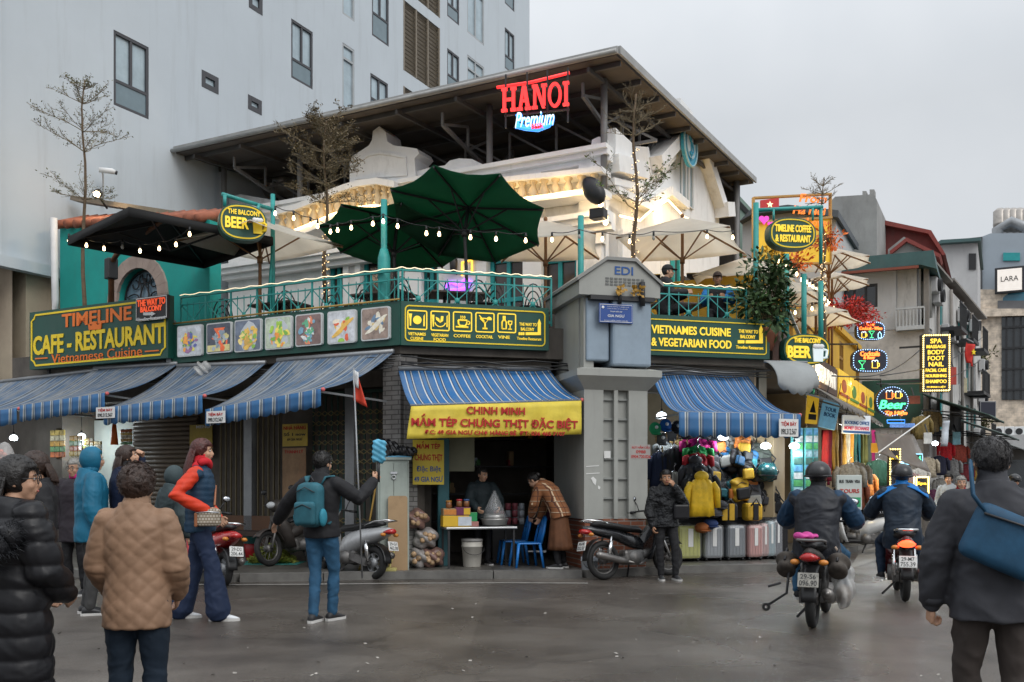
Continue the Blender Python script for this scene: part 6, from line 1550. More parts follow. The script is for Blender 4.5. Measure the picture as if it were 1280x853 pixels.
  o.torus((0,-.012,.012),.128,.012,'Z',30,6); o.grid([[V(.10*math.sin(a),.02+.115*math.cos(a)+.035*i,.06-.015*i) for a in [R(-55+11*j) for j in range(11)]] for i in range(2)],thick=.004); o.build('helmet_trim', DARK, t)
  o = MB(); o.T = Mh; o.tube([(-.085,.0,.0),(-.06,.05,-.09),(0,.06,-.115),(.06,.05,-.09),(.085,0,.0)],.006,5); o.build('chin_strap', DARK, t)
 elif st == 'cap':
  shell((.088,.110,.10),(0,-.012,.040),lambda q: q.z < .03,.0,nm='cap'); shell((.082,.104,.10),(0,-.012,.026),facereg,.03,nm='hair',mt=HAIRB)
  o = MB(); o.T = Mh; o.grid([[V(.075*math.sin(a),.05+.055*math.cos(a)+.065*i,.055-.02*i) for a in [R(-80+16*j) for j in range(11)]] for i in range(2)],thick=.006); o.build('cap_peak', hm, t)
 if st in ('short','curly','long','mid','bun'):
  o = MB(); o.T = Mh
  for _ in range(1100 if st != 'curly' else 1500):
   a, c_ = rg.uniform(0,2*PI), rg.uniform(-.55,1); s_ = math.sqrt(1-c_*c_); q = V(.088*s_*math.cos(a),-.012+.108*s_*math.sin(a),.030+.104*c_)
   if facereg(q): continue
   n_ = (q-V(0,-.012,.03)).normalized(); d = V(0,-.5,-.8)+V(rg.uniform(-.5,.5),rg.uniform(-.5,.5),rg.uniform(-.4,.4)) if st != 'curly' else V(rg.uniform(-1,1),rg.uniform(-1,1),rg.uniform(-1,1)); d = d-n_*d.dot(n_)*(.85 if st == 'curly' else .97)
   o.leaf(q*(1.08 if st == 'curly' else 1.0),d,n_.orthogonal(),rg.uniform(.025,.05),.0035)
  if st in ('long','mid'):
   for _ in range(500):
    a = R(-12-156*rg.random()); v0 = rg.random()*.8; o.leaf((.100*math.cos(a)*(1+.1*v0),.118*math.sin(a)*(1+.15*v0)-.012-.045*v0,.03-L_*v0),(rg.uniform(-.15,.15),rg.uniform(-.25,.05),-1),(math.sin(a),-math.cos(a),0),L_*.4,.005)
  o.build('hair_strands', hm, t)
 # --- jacket
 def torso(b, ex, hemz):
  ru = clampn(J['shR']-J['shL']); rl = clampn(J['hiR']-J['hiL']); up0 = clampn(J['ch']-J['pel'])
  dn = clampn((J['knR']+J['knL'])/2-J['pel']); dn = clampn(dn*.35-up0*.65); secs = []
  hl = max(.02,(.93-hemz))*k
  for q in (1,.66,.33): secs.append((J['pel']+dn*hl*q, rl, (.168+.03*flare*0)*k, (.122)*k))
  secs += [(J['pel'],rl,.160*k,.112*k),(J['pel'].lerp(J['ch'],.45),rl.lerp(ru,.5),.148*k,.108*k),(J['ch'],ru,.168*k,.118*k),(J['ch'].lerp(J['nk'],.5),ru,.172*k,.105*k),(J['ch'].lerp(J['nk'],.82),ru,.125*k,.080*k),(J['nk'],ru,.072*k,.068*k),(J['nk']+clampn(J['hd']-J['nk'])*.03*k,ru,.064*k,.062*k)]
  rings = []
  for i,(c,r_,rx,ry) in enumerate(secs):
   up = clampn(secs[min(i+1,len(secs)-1)][0]-secs[max(i-1,0)][0]); r_ = clampn(r_-up*r_.dot(up)); fw = up.cross(r_)
   rings.append([c+r_*(rx*thick+ex)*math.cos(2*PI*j/24)+fw*(ry*thick+ex)*math.sin(2*PI*j/24) for j in range(24)])
  b.loft(rings,True)
 ph = [rg.uniform(0,6) for _ in range(6)]
 def crease(co, amp, f1):
  o = np.empty(len(co), 'f'); of = Vector(ph[:3])*7
  for i, p in enumerate(co.tolist()):
   q = Vector((p[0]*f1,p[1]*f1,p[2]*f1*1.25))+of; n1 = noise.noise(q*.5); q2 = q+Vector((n1,n1*.7,-n1))*1.3
   o[i] = (.45-abs(noise.noise(q2))*2.0)+.4*(.4-abs(noise.noise(q2*2.3))*2)
  return amp*o
 def fold(co):
  return crease(co/k, folds*1.5, 5.5) + (disp(co/k)*k if disp else 0)
 b = MB(); torso(b, th, hem)
 arms = MB(); tgt = arms if sleeve else b
 if not nosleeve:
  for s_ in 'RL':
   e = J['wr'+s_]-clampn(J['wr'+s_]-J['el'+s_])*.015*k; up_ = J['sh'+s_].lerp(J['el'+s_],.5)
   tgt.cap_tube([J['sh'+s_],up_,J['el'+s_],J['el'+s_].lerp(e,.5),e],[.048*k+th*.8,.052*k+th*.95,.046*k+th,.044*k+th*.9,.036*k+th*.7],12); b.ell(J['sh'+s_]-V(0,0,.012*k),(.052*k+th*.8,.052*k+th*.8,.052*k+th*.75)); b.cap_tube([J['nk']-V(0,0,.03*k),J['sh'+s_].lerp(J['nk'],.3)-V(0,0,.015*k),J['sh'+s_]-V(0,0,.02*k)],[.05*k+th*.4,.048*k+th*.6,.045*k+th*.7],10)
 link('jacket', remesh(b, vox*k, 3, fold), top, t)
 if sleeve: link('sleeves', remesh(arms, vox*k, 3, fold), sleeve, t)
 if collar:
  c = MB(); ax = clampn(J['hd']-J['nk'])
  rows = []
  for i in range(5):
   rows.append([J['nk']+ax*(.0+.028*i)*k+V(math.cos(2*PI*j/24)*(.076+.008*math.sin(i*1.4))*k,math.sin(2*PI*j/24)*(.074+.008*math.sin(i*1.4))*k,0) for j in range(25)])
  c.grid(rows,thick=.012); c.build('collar', collar, t)
 # --- trousers and shoes
 for s_ in 'RL':
  d_ = clampn(J['wr'+s_]-J['el'+s_]); e = J['wr'+s_]-d_*.02*k; MB().cyl(e-d_*.03*k,e+d_*.012*k,.036*k+th*.72,.033*k+th*.5,14).build('cuff', sleeve or top, t)
 if build_legs:
  b = MB(); b.ell(J['pel']-V(0,0,.03*k),(.155*k,.112*k,.11*k))
  for s_ in 'RL':
   h_, kn, an = J['hi'+s_],J['kn'+s_],J['an'+s_]
   b.cap_tube([h_,h_.lerp(kn,.5),kn,kn.lerp(an,.45),an+(kn-an).normalized()*.01],[.092*k*legw,.082*k*legw,(.064+.02*flare)*k*legw,(.060+.045*flare)*k*legw,(.052+.075*flare)*k*legw],14)
  link('trousers', remesh(b, vox*k, 3, lambda co: crease(co/k, .0075*k, 7)), legs, t)
  for i,s_ in enumerate('RL'):
   an = J['an'+s_]; d = V(math.sin(R(toe[i])),math.cos(R(toe[i])),0); r_ = V(d.y,-d.x,0); z0 = an.z-.085*k; o = V(an.x,an.y,z0)
   rings = []
   for y,wd,h0,h1 in ((-.075,.012,.03,.05),(-.07,.030,.012,.075),(-.03,.036,.012,.10),(.04,.038,.012,.085),(.10,.044,.012,.060),(.15,.040,.014,.045),(.185,.018,.02,.034)):
    rings.append([o+d*y*k+r_*wd*k*math.cos(2*PI*j/12)+V(0,0,((h0+h1)/2+(h1-h0)/2*math.sin(2*PI*j/12))*k) for j in range(12)])
   s = MB().loft(rings).build('shoe', shoes, t); m_ = MB(); rings = []
   for y,wd in ((-.085,.02),(-.06,.038),(.0,.038),(.10,.048),(.16,.04),(.198,.012)): rings.append([o+d*y*k+r_*sx*wd*k+V(0,0,zz*k) for sx,zz in ((-1,.001),(1,.001),(1,.026),(-1,.026))])
   m_.loft(rings,True,False).build('sole', SOLE, s)
 return t, J, Mh
def puff(p, a): return lambda co: a*(np.abs(np.sin(PI*co[:,2]/p))**.55-.55)
def quilt(p, a):
 def f(co):
  u = np.arctan2(co[:,0],-co[:,1])*.17/p; v = co[:,2]/p*1.25+.22*np.sin(co[:,0]*13+co[:,2]*9); u = u+.2*np.sin(co[:,2]*15+co[:,0]*5)
  return a*((np.abs(np.sin(PI*(u+v)*.5))*np.abs(np.sin(PI*(u-v)*.5)))**.45-.5)
 return f
BLK = cloth('black cloth', (.014,.014,.016), .7); NAVY = cloth('navy cloth', (.012,.02,.05), .75); BLKP = cloth('black puffer', (.010,.010,.012), .42, wr=.35, ws=14); DENIM = cloth('blue denim', (.025,.085,.16), .8, .35); DNAVY = cloth('dark denim', (.008,.016,.028), .8)
TANQ = cloth('tan quilted cloth', (.265,.16,.10), .6, wr=.3, ws=16); TEALJ = cloth('teal rain jacket', (.010,.125,.215), .55, .2); CHAR = cloth('charcoal jacket', (.040,.041,.048), .7, .2); BROWNT = cloth('brown grey trousers', (.045,.036,.032), .8)
def wpos(px, Y): return (at(px,600,Y).x, Y)
hang = lambda px, Y: wpos(px, Y)
# woman in black padded coat, far left foreground
CO = dict(elR=(.23,.04,1.10),wrR=(.14,.2,.96),elL=(-.23,.02,1.10),wrL=(-.14,.2,.95))
t,J,Mh = person('woman in a long black padded coat with a black fur hood, left foreground',wpos(18,4.6),1.53,-35,BLKP,DNAVY,pose=CO,hair=('long',HAIRB),th=.048,hem=.44,disp=puff(.125,.018),head=(-38,0),glasses=True,folds=.006,thick=1.0)
f = MB(); rg = random.Random(2); c0 = J['nk']+V(0,-.10,-.165)
for _ in range(7500):
 a = rg.uniform(0,2*PI); r_ = rg.gauss(0,.034); p = c0+V(math.cos(a)*(.20+r_*.5), math.sin(a)*.15-.04, .02+.05*math.sin(a*2)+rg.gauss(0,.035)-.03*math.cos(a)); d = V(math.cos(a)+rg.uniform(-.8,.8),math.sin(a)+rg.uniform(-.8,.8),rg.uniform(-.7,.8)); f.leaf(p,d,(rg.uniform(-1,1),rg.uniform(-1,1),1),rg.uniform(.035,.07),.0032)
f.build('fur_trim', mat('dark fur', (.02,.022,.026), .6, var=.5, vs=40), t)
f = MB(); f.tube([c0+V(math.cos(2*PI*i/24)*.19,math.sin(2*PI*i/24)*.145-.04,.0+.05*math.sin(4*PI*i/24)) for i in range(25)],.062,10); f.build('hood', BLKP, t)
# woman in tan quilted jacket, back view
t,J,Mh = person('woman seen from behind in a tan quilted jacket and dark jeans',wpos(171,4.95),1.495,4,TANQ,DNAVY,pose=dict(shR=(.165,-.01,1.37),shL=(-.165,-.01,1.37),elR=(.225,.0,1.10),wrR=(.19,.17,.92),elL=(-.225,.0,1.10),wrL=(-.19,.17,.92)),hair=('curly',HAIRD),th=.034,hem=.74,disp=quilt(.062,.0075),head=(-8,0),collar=TANQ,thick=.95,legw=1.12,folds=.003)
# woman in red sleeves with white shoes
t,J,Mh = person('tall woman with auburn hair, red sleeved navy gilet, wide navy trousers and white shoes',(ground(250,775).x,ground(250,775).y),1.87,-80,cloth('navy gilet', (.016,.045,.085), .5, wr=.3),cloth('wide navy trousers', (.014,.025,.06), .75),pose=dict(elR=(.30,-.17,1.17),wrR=(.24,.09,1.03),elL=(-.25,.0,1.1),wrL=(-.2,.14,.95),anL=(-.13,-.20,.085),knL=(-.11,-.06,.49),anR=(.11,.18,.085),knR=(.11,.13,.49)),hair=('long',HAIRR),th=.022,hem=.82,disp=puff(.055,.006),sleeve=cloth('orange red sleeve', (.62,.045,.015), .55),flare=.85,shoes=mat('white shoe', (.62,.64,.66), .6),collar=cloth('red scarf', (.55,.02,.03), .8),head=(-5,0),curl=(.5,.8))
f = MB(); f.tube([J['nk']+V(.09*math.cos(R(a)),.02+.085*math.sin(R(a)),.02+.03*math.sin(R(a*2))) for a in range(0,361,24)],.04,8); f.build('scarf', cloth('red scarf', (.55,.02,.03), .8), t)
f = MB(); hp = J['pel']+V(.27,.12,.04); f.tube([J['nk']+V(.1,-.06,-.06),J['ch']+V(-.05,.15,.0),hp+V(-.0,.06,.12)],.012,6); f.tube([J['nk']+V(.1,-.06,-.06),J['ch']+V(.05,-.17,-.1),hp+V(.0,-.12,.1)],.012,6); f.build('bag_strap', mat('brown strap', (.28,.10,.04), .5), t)
bg_ = thing('handbag','small cream woven shoulder bag with brown edge at the tall woman\'s hip','handbag',t.matrix_basis @ (hp+V(0,0,0)),R(8))
MB().rbox(-.125,.125,-.045,.045,-.09,.09,.04).build('bag_body', tiles('woven cream', (.5,.45,.37),(.42,.37,.3),(.2,.15,.1),1.0,.03,.03,.7,.004,'XZ'), bg_); MB().rbox(-.132,-.10,-.049,.049,-.095,.05,.02).build('side_panel', mat('brown strap', (.28,.10,.04)), bg_); f = MB(); f.tube([(-.11,-.047,.05),(0,-.05,.058),(.11,-.047,.05)],.006,5); f.build('zip', STEEL, bg_)
# people in the left group
person('person in a hooded teal rain jacket with a hand in the pocket',(ground(114,768).x,ground(114,768).y),1.79,-58,TEALJ,cloth('grey trousers', (.05,.05,.05)),pose=dict(elL=(-.28,.0,1.1),wrL=(-.2,.12,.92)),hair=('hood',TEALJ),th=.05,hem=.74,skin=SKIN,collar=TEALJ,legw=1.05)
person('woman with brown hair in a navy coat holding one hand to her head',wpos(157,10.4),1.83,-62,NAVY,BLK,pose=dict(elL=(-.33,.12,1.28),wrL=(-.13,.15,1.56),elR=(.25,.05,1.1),wrR=(.15,.2,1.0)),hair=('mid',HAIRD),th=.045,hem=.72,head=(-12,14),collar=BLK,curl=(.4,.7),palm=(None,(.8,-.4,0)))
person('short haired woman with glasses, pink scarf and dark coat',(ground(95,744).x,ground(95,744).y),1.72,172,cloth('dark plum coat', (.025,.02,.026), .7),BLK,hair=('short',HAIRG),th=.04,hem=.66,glasses=True,collar=cloth('pink scarf', (.55,.03,.20), .8),head=(-5,-4))
person('brown haired person behind the black fur hood',wpos(47,7.6),1.66,120,BLK,BLK,hair=('mid',HAIRD),th=.04,head=(20,0))
person('person in a grey hood half hidden behind the tan jacket',wpos(217,11.2),1.60,-40,cloth('slate hooded coat', (.045,.065,.07), .7),BLK,hair=('hood',cloth('slate hooded coat', (.045,.065,.07))),th=.045,head=(0,-10))
person('person in a red top cut off by the left picture edge',wpos(-2,8.6),1.44,-150,cloth('dark red top', (.2,.02,.02), .7),BLK,hair=('short',HAIRB),th=.03)
# man with backpack pointing and holding a stabiliser
t,J,Mh = person('man in a black jacket and jeans with a teal backpack, one arm raised',(ground(402,777).x,ground(402,777).y),1.735,-22,BLK,DENIM,pose=dict(elR=(.36,.12,1.22),wrR=(.42,.30,1.40),elL=(-.42,.02,1.17),wrL=(-.60,.10,.99),anR=(.06,.10,.085),knR=(.08,.10,.49),anL=(-.03,-.1,.085),knL=(-.07,.0,.49)),hair=('short',HAIRB),th=.03,hem=.84,shoes=mat('black trainer', (.02,.02,.022), .6, var=.3),curl=(1.1,.3),palm=((-1,.2,0),(0,.4,-1)),collar=BLK,head=(-10,0))
M0 = t.matrix_basis
bp_ = thing('backpack','teal day pack with a front pocket on the back of the man with raised arm','backpack',M0 @ (J['ch']+V(0,-.20,-.08)),t.rotation_euler.z)
BPT = cloth('teal pack cloth', (.025,.115,.15), .6, .3); BPT2 = cloth('bright teal pack cloth', (.03,.22,.30), .6, .3)
b = MB(); b.rbox(-.145,.145,-.085,.09,-.23,.22,.075); link('pack', remesh(b,.012,6), BPT, bp_); b = MB(); b.rbox(-.12,.12,-.135,-.06,-.21,.03,.05); link('front_pocket', remesh(b,.012,5), BPT, bp_)
for s_ in (-1,1): b = MB(); b.ell((s_*.15,-.0,-.13),(.03,.06,.09)); b.build('side_pocket', BPT2, bp_); b = MB(); b.tube([(s_*.08,.08,.2),(s_*.11,.10,.27),(s_*.125,.22,.28),(s_*.13,.34,.18),(s_*.14,.32,-.05),(s_*.14,.1,-.2)],.026,8,flat=.45); b.build('strap', BPT, bp_)
b = MB(); b.tube([(-.11,-.09,.12),(0,-.1,.17),(.11,-.09,.12)],.005,5); b.tube([(-.1,-.14,-.04),(0,-.14,.0),(.1,-.14,-.04)],.005,5); b.tube([(-.03,.02,.22),(0,.02,.27),(.03,.02,.22)],.01,6); b.build('zips', DARK, bp_)
hw = M0 @ (J['wrR']+clampn(J['wrR']-J['elR'])*.1)
g_ = thing('phone_gimbal','blue plastic wrapped phone on a thin stick held up by the man with the backpack','camera stick',hw,0); MB().tube([(0,-.03,-.08),(0,-.02,.16)],.014,8).build('handle', DARK, g_)
b = MB(); b.rbox(-.07,.07,-.05,.05,.12,.36,.03); link('wrapped_phone', remesh(b,.012,2,lambda co: .012*np.sin(co[:,0]*70+co[:,2]*50)*np.sin(co[:,2]*60+1)), cloth('blue plastic wrap', (.10,.38,.55), .4, .3), g_)
# man in black quilted jacket
JK = cloth('black bomber', (.016,.017,.019), .6, .15, 20)
t,J,Mh = person('young man in a black padded jacket with a shoulder bag, hand at his mouth',(ground(832,725).x,ground(832,725).y),1.60,188,JK,BLK,pose=dict(elL=(-.27,.10,1.16),wrL=(-.08,.20,1.44),elR=(.25,.0,1.09),wrR=(.23,.08,.84),anR=(.08,.02,.085),anL=(-.14,.06,.085),knL=(-.13,.07,.49)),skin=SKIN2,hair=('short',HAIRB),th=.036,hem=.82,folds=.002,disp=puff(.06,.003),shoes=DARK,head=(-8,0),curl=(.6,.8),palm=(None,(.6,-.4,.3)),collar=BLK)
M0 = t.matrix_basis; b_ = thing('crossbody_bag','small black crossbody bag on the young man\'s hip','bag',M0 @ (J['pel']+V(-.19,.14,.13)),R(188)); MB().rbox(-.12,.12,-.04,.04,-.12,.10,.03).build('pouch', BLKP, b_); MB().tube([(-.1,0,.1),(.06,-.0,.32),(.28,-.16,.45)],.012,6).build('strap', BLK, b_)
# man with crossbody bag, right foreground
t,J,Mh = person('grey haired man seen from behind in a charcoal jacket, right foreground',wpos(1241,4.6),1.615,-12,CHAR,BROWNT,pose=dict(elL=(-.27,-.0,1.09),wrL=(-.28,.06,.84),elR=(.27,.0,1.09),wrR=(.28,.06,.84),hd=(0.0,.03,1.585),knR=(.11,.0,.49),anR=(.12,-.12,.10),knL=(-.11,.06,.49),anL=(-.11,.05,.085)),hair=('short',mat('salt and pepper hair', (.045,.042,.042), .55, var=.6, vs=35, bump=.5, bs=70)),th=.036,hem=.78,folds=.009,legw=1.1,curl=(1.0,1.0),collar=CHAR,thick=1.05)
M0 = t.matrix_basis; BAGB = cloth('navy bag cloth', (.016,.065,.125), .6, .3)
b_ = thing('sling_bag','navy sling bag worn across the back of the man in charcoal','bag',M0 @ (J['ch']+V(.03,-.205,-.06)),R(-12),rot=(0,R(24),R(-12)))
b = MB(); b.rbox(-.21,.21,-.05,.05,-.15,.13,.06); link('bag_body', remesh(b,.012,6), BAGB, b_); b = MB(); b.tube([(-.18,-.055,.07),(0,-.06,.085),(.19,-.055,.05)],.006,5); b.build('zip', DARK, b_); b = MB(); Ri = Matrix.Rotation(R(-24),3,'Y'); b.tube([(-.17,-.02,.08)]+[Ri @ V(*q) for q in ((-.17,0,.22),(-.17,.03,.31),(-.15,.12,.36),(-.12,.22,.33))],.034,8,flat=.3); b.build('strap', BAGB, b_)
# shop people
person('dark haired woman in a dark jacket standing behind the stall table',(at(603,600,15.1).x,15.1),1.56,200,cloth('dark teal padded jacket', (.012,.02,.024), .7),BLK,pose=dict(elR=(.27,.12,1.12),wrR=(.2,.3,1.0),elL=(-.27,.12,1.12),wrL=(-.2,.3,1.0)),hair=('bun',HAIRB),th=.04,head=(20,-12),z=.1)
def plaid(name):
 m_, N, L, b = nodes_mat(name); tc = N.new('ShaderNodeTexCoord'); sx = N.new('ShaderNodeSeparateXYZ'); L.new(tc.outputs['Object'], sx.inputs['Vector'])
 prev = None; base = (.20,.075,.026)
 for ax,per,w0,c in (('Z',.17,.10,(.55,.42,.28)),('X',.15,.10,(.50,.38,.25)),('Z',.085,.12,(.06,.02,.01)),('X',.085,.14,(.07,.025,.012))):
  mu = N.new('ShaderNodeMath'); mu.operation = 'DIVIDE'; mu.inputs[1].default_value = per; L.new(sx.outputs[ax], mu.inputs[0]); fr = N.new('ShaderNodeMath'); fr.operation = 'FRACT'; L.new(mu.outputs[0], fr.inputs[0]); lt = N.new('ShaderNodeMath'); lt.operation = 'LESS_THAN'; lt.inputs[1].default_value = w0; L.new(fr.outputs[0], lt.inputs[0])
  mx = N.new('ShaderNodeMixRGB'); mx.inputs['Color1'].default_value = (*base,1); mx.inputs['Color2'].default_value = (*c,1); L.new(lt.outputs[0], mx.inputs['Fac'])
  if prev: L.new(prev, mx.inputs['Color1'])
  prev = mx.outputs['Color']
 L.new(prev, b.inputs['Base Color']); b.inputs['Roughness'].default_value = .85; return m_
t,J,Mh = person('woman in a brown plaid jacket and long brown skirt bending over a blue chair',(at(699,600,14.55).x,14.55),1.62,62,plaid('brown plaid'),BLK,pose=dict(ch=(0,.16,1.22),nk=(0,.33,1.36),hd=(0,.46,1.42),shR=(.18,.28,1.31),shL=(-.18,.28,1.31),elR=(.22,.34,1.04),wrR=(.16,.42,.82),elL=(-.22,.34,1.04),wrL=(-.12,.44,.84)),hair=('bun',HAIRB),th=.035,hem=.80,head=(0,-38),z=.1)
k = 1.62/1.7; rows = [[J['pel']+V(math.cos(2*PI*j/40)*(.165+.055*v+.012*math.sin(j*1.6)*v)*k,math.sin(2*PI*j/40)*(.12+.075*v+.012*math.cos(j*1.6)*v)*k-.02*v,-(.05+.58*v)*k) for j in range(41)] for v in [i/8 for i in range(9)]]
MB().grid(rows,thick=.008).build('skirt', cloth('brown skirt', (.11,.045,.02), .7, .3), t)
# seated men on the terrace
SEAT = dict(pel=(0,0,.50),ch=(0,.02,.83),nk=(0,.02,1.02),hd=(0,.06,1.155),shR=(.185,.02,.955),shL=(-.185,.02,.955),elR=(.24,.12,.72),wrR=(.15,.36,.76),elL=(-.24,.12,.72),wrL=(-.15,.36,.76),hiR=(.09,0,.48),hiL=(-.09,0,.48),knR=(.11,.42,.50),knL=(-.11,.42,.50),anR=(.11,.40,.09),anL=(-.11,.40,.09))
person('man in a black cap and black jacket seated at the terrace rail',wpos(831,16.4),1.66,-100,BLK,BLK,pose=SEAT,hair=('cap',BLK),th=.04,hem=.80,z=3.95)
person('man in a dark cap and bright blue jacket seated at the terrace table',wpos(897,16.9),1.66,165,BLK,BLK,pose=SEAT,hair=('cap',cloth('brown cap', (.04,.025,.02))),th=.04,hem=.80,sleeve=cloth('bright blue sleeve', (.012,.16,.42), .6),z=3.93,skin=SKIN2)
# people along the right street
t,J,Mh = person('woman in a black coat with a pale green scarf by the stall board',(at(1056,600,20.6).x,20.6),1.72,-140,BLK,BLK,hair=('bun',HAIRB),th=.045,hem=.55,pose=dict(elR=(.28,.05,1.14),wrR=(.1,.25,1.18)))
MB().grid([[J['nk']+V(-.17+.30*u+.02*math.sin(v*9),-.10+.02*math.sin(u*9+v*5)-.05*v,.06-.42*v+.05*math.sin(u*3)) for u in [j/12 for j in range(13)]] for v in [i/10 for i in range(11)]],thick=.02).build('scarf', cloth('pale green scarf', (.22,.28,.25), .8, .4), t)
person('person in a dark olive apron standing among hung clothes',(at(1087,600,22).x,22),1.55,170,cloth('olive apron', (.035,.035,.02), .8),BLK,hair=('short',HAIRB),th=.03,hem=.5,skin=SKIN2)
person('grey haired woman in a dark jacket and red scarf coming down the street',wpos(1201,15.0),1.52,165,cloth('grey brown jacket', (.05,.045,.045), .7),BLK,hair=('short',HAIRG),th=.04,collar=cloth('dark red scarf', (.3,.015,.02), .8))
person('person in pale grey walking beyond the grey haired woman',wpos(1186,21),1.62,140,cloth('pale grey coat', (.25,.27,.29), .7),BLK,hair=('short',HAIRB),th=.03,hem=.6)
RIDE = dict(pel=(0,-.28,.80),ch=(0,-.20,1.12),nk=(0,-.16,1.31),hd=(0,-.12,1.45),shR=(.20,-.16,1.245),shL=(-.20,-.16,1.245),elR=(.34,.04,1.02),wrR=(.33,.30,.97),elL=(-.34,.04,1.02),wrL=(-.33,.30,.97),hiR=(.10,-.28,.78),hiL=(-.10,-.28,.78),knR=(.23,.13,.66),knL=(-.23,.13,.66),anR=(.22,.05,.28),anL=(-.22,.05,.28))
SLN = cloth('dark blue sleeve', (.012,.04,.085), .55, .3)
# ================================================================ SCOOTERS
ENG = mat('engine alloy', (.16,.155,.15), .5, .6, var=.35, vs=12, stain=.4); SEATM = mat('seat vinyl', (.014,.014,.015), .5, var=.2, bump=.2)
TAILR = mat('red tail lens', (.42,.01,.01), .2, var=.05, coat=.5); TAILL = mat('lit tail lens', (.9,.05,.02), .3, var=0, emit=(1,.07,.02), es=4); LENS = mat('clear lens', (.6,.62,.64), .1, var=.05, coat=.6); PLATE = mat('number plate', (.62,.62,.60), .5, var=.1, stain=.2); MIRR = mat('mirror face', (.7,.73,.78), .05, 1.0, var=0)
def scooter(label, loc, face, paint, kind='scooter', lean=7, steer=0, plate='29-X1', lit=False, group=None, mud=None, z=0.0, detail=True):
 """forward is +y, tyres touch z=0, between the wheels is the origin"""
 t = thing('scooter' if kind == 'scooter' else 'motorbike', label, 'motorbike', (loc[0],loc[1],z), 0, group, rot=(0,R(lean),R(face)))
 wv = kind != 'scooter'; RW = .285 if wv else .245; tw = .045 if wv else .055; yr, yf = -.62, .62
 def wheel(y):
  w_ = MB().torus((0,y,RW),RW-tw*.95,tw,'X',30,8).build('wheel', RUBBER, t); r_ = MB(); r_.torus((0,y,RW),RW-tw*1.9,.018,'X',28,6)
  if wv:
   for i in range(18): a = 2*PI*i/18; r_.bar((.03*(-1)**i,y+.04*math.cos(a),RW+.04*math.sin(a)),(0,y+(RW-tw*1.9)*math.cos(a+.35),RW+(RW-tw*1.9)*math.sin(a+.35)),.005)
  else:
   for i in range(5): a = 2*PI*i/5; r_.bar((0,y,RW),(0,y+(RW-tw*1.9)*math.cos(a),RW+(RW-tw*1.9)*math.sin(a)),.035,.03)
  r_.cyl((-.05,y,RW),(.05,y,RW),.06 if wv else .075,n=14); r_.build('rim', ENG if wv else GREYM, w_)
 wheel(yr); wheel(yf)
 def sec(y,z,w_,h,n=14): return [V(w_*math.cos(2*PI*i/n)*(1 if math.sin(2*PI*i/n) < .3 else .85), y, z+h*math.sin(2*PI*i/n)) for i in range(n)]
 # tail body
 if wv: S_ = [(.12,.50,.055,.10),(-.1,.56,.085,.11),(-.35,.64,.105,.085),(-.62,.70,.10,.075),(-.86,.745,.065,.05),(-.95,.76,.02,.02)]
 else: S_ = [(.02,.45,.12,.17),(-.15,.52,.155,.18),(-.40,.60,.165,.15),(-.66,.66,.15,.11),(-.86,.70,.10,.07),(-.97,.725,.03,.025)]
 MB().loft([sec(*s_) for s_ in S_]).build('tail_body', paint, t)
 zs = .76 if wv else .77; b = MB(); b.loft([sec(y,z,w_,h) for y,z,w_,h in ((.13,zs-.07,.05,.03),(.05,zs-.04,.10,.05),(-.2,zs-.02,.125,.055),(-.42,zs+.02,.125,.055),(-.68,zs+.055,.11,.05),(-.78,zs+.05,.05,.03))]); b.build('seat', SEATM, t)
 # engine, swing arm, exhaust, stand
 b = MB(); b.rbox(-.10,.10,-.28,.10,.20,.42,.05); b.cyl((-.16,-.1,.30),(.16,-.1,.30),.10,n=16); b.cyl((0,.0,.32),(0,.26,.36),.075,n=14); b.build('engine', ENG, t)
 b = MB(); [b.bar((s_*.085,yr,RW),(s_*.075,-.12,.30),.035,.05) for s_ in (-1,1)]; b.bar((-.1,yr+.05,RW),(-.09,-.2,.33),.07,.11); b.build('swing_arm', ENG, t)
 for s_ in (-1,1): b = MB(); b.tube([(s_*.11,yr+.02,RW+.02),(s_*.11,yr+.10,.62)],.018,8); b.tube([(s_*.11,yr+.03,RW+.08),(s_*.11,yr+.09,.55)],.034,8); b.build('shock', CHROME if not mud else ENG, t)
 b = MB(); b.tube([(.10,.12,.26),(.13,-.05,.20),(.14,-.3,.25)],.022,8); b.tube([(.145,-.28,.24),(.15,-.42,.27),(.155,-.80,.36),(.155,-.84,.365)],[.03,.052,.056,.045],12); b.cyl((.156,-.841,.366),(.156,-.85,.367),.03,n=10); b.build('exhaust', mat('dull exhaust', (.20,.19,.18), .4, .8, var=.3), t)
 b = MB(); b.bar((-.06,-.1,.2),(-.22,-.02,.02),.022); b.build('side_stand', DARK, t)
 # rear mudguard, plate, lamps, rack
 b = MB(); b.grid([[(x, yr-(RW+.035)*math.sin(R(a)), RW+(RW+.035)*math.cos(R(a))) for x in (-.07,-.04,0,.04,.07)] for a in range(-10,100,10)],thick=.008); b.build('rear_mudguard', BLACKP, t)
 b = MB(); b.T = Matrix.Translation((0,-.99,.50)) @ Matrix.Rotation(R(-18),4,'X'); b.rbox(-.095,.095,-.006,.006,-.07,.07,.006); pl = b.build('number_plate', PLATE if not mud else mat('dirty plate', (.28,.27,.24), .6, var=.4, vs=20), t)
 if detail:
  e = bpy.data.objects.new('plate_text', None); me = None
  o = text('plate_digits',plate,[DARK],t,0,.032,.14,.045,0,.002,.01); o2 = text('plate_digits','%03d.%02d'%(int(abs(loc[0]*977))%1000,int(abs(loc[1]*71))%100),[DARK],t,0,-.03,.16,.05,0,.002,.01)
  for q in (o,o2): q.data.transform(Matrix.Translation((0,-.99,.50)) @ Matrix.Rotation(R(-18),4,'X') @ Matrix.Translation((0,-.0065,0))); q.parent = pl
  bpy.data.objects.remove(e)
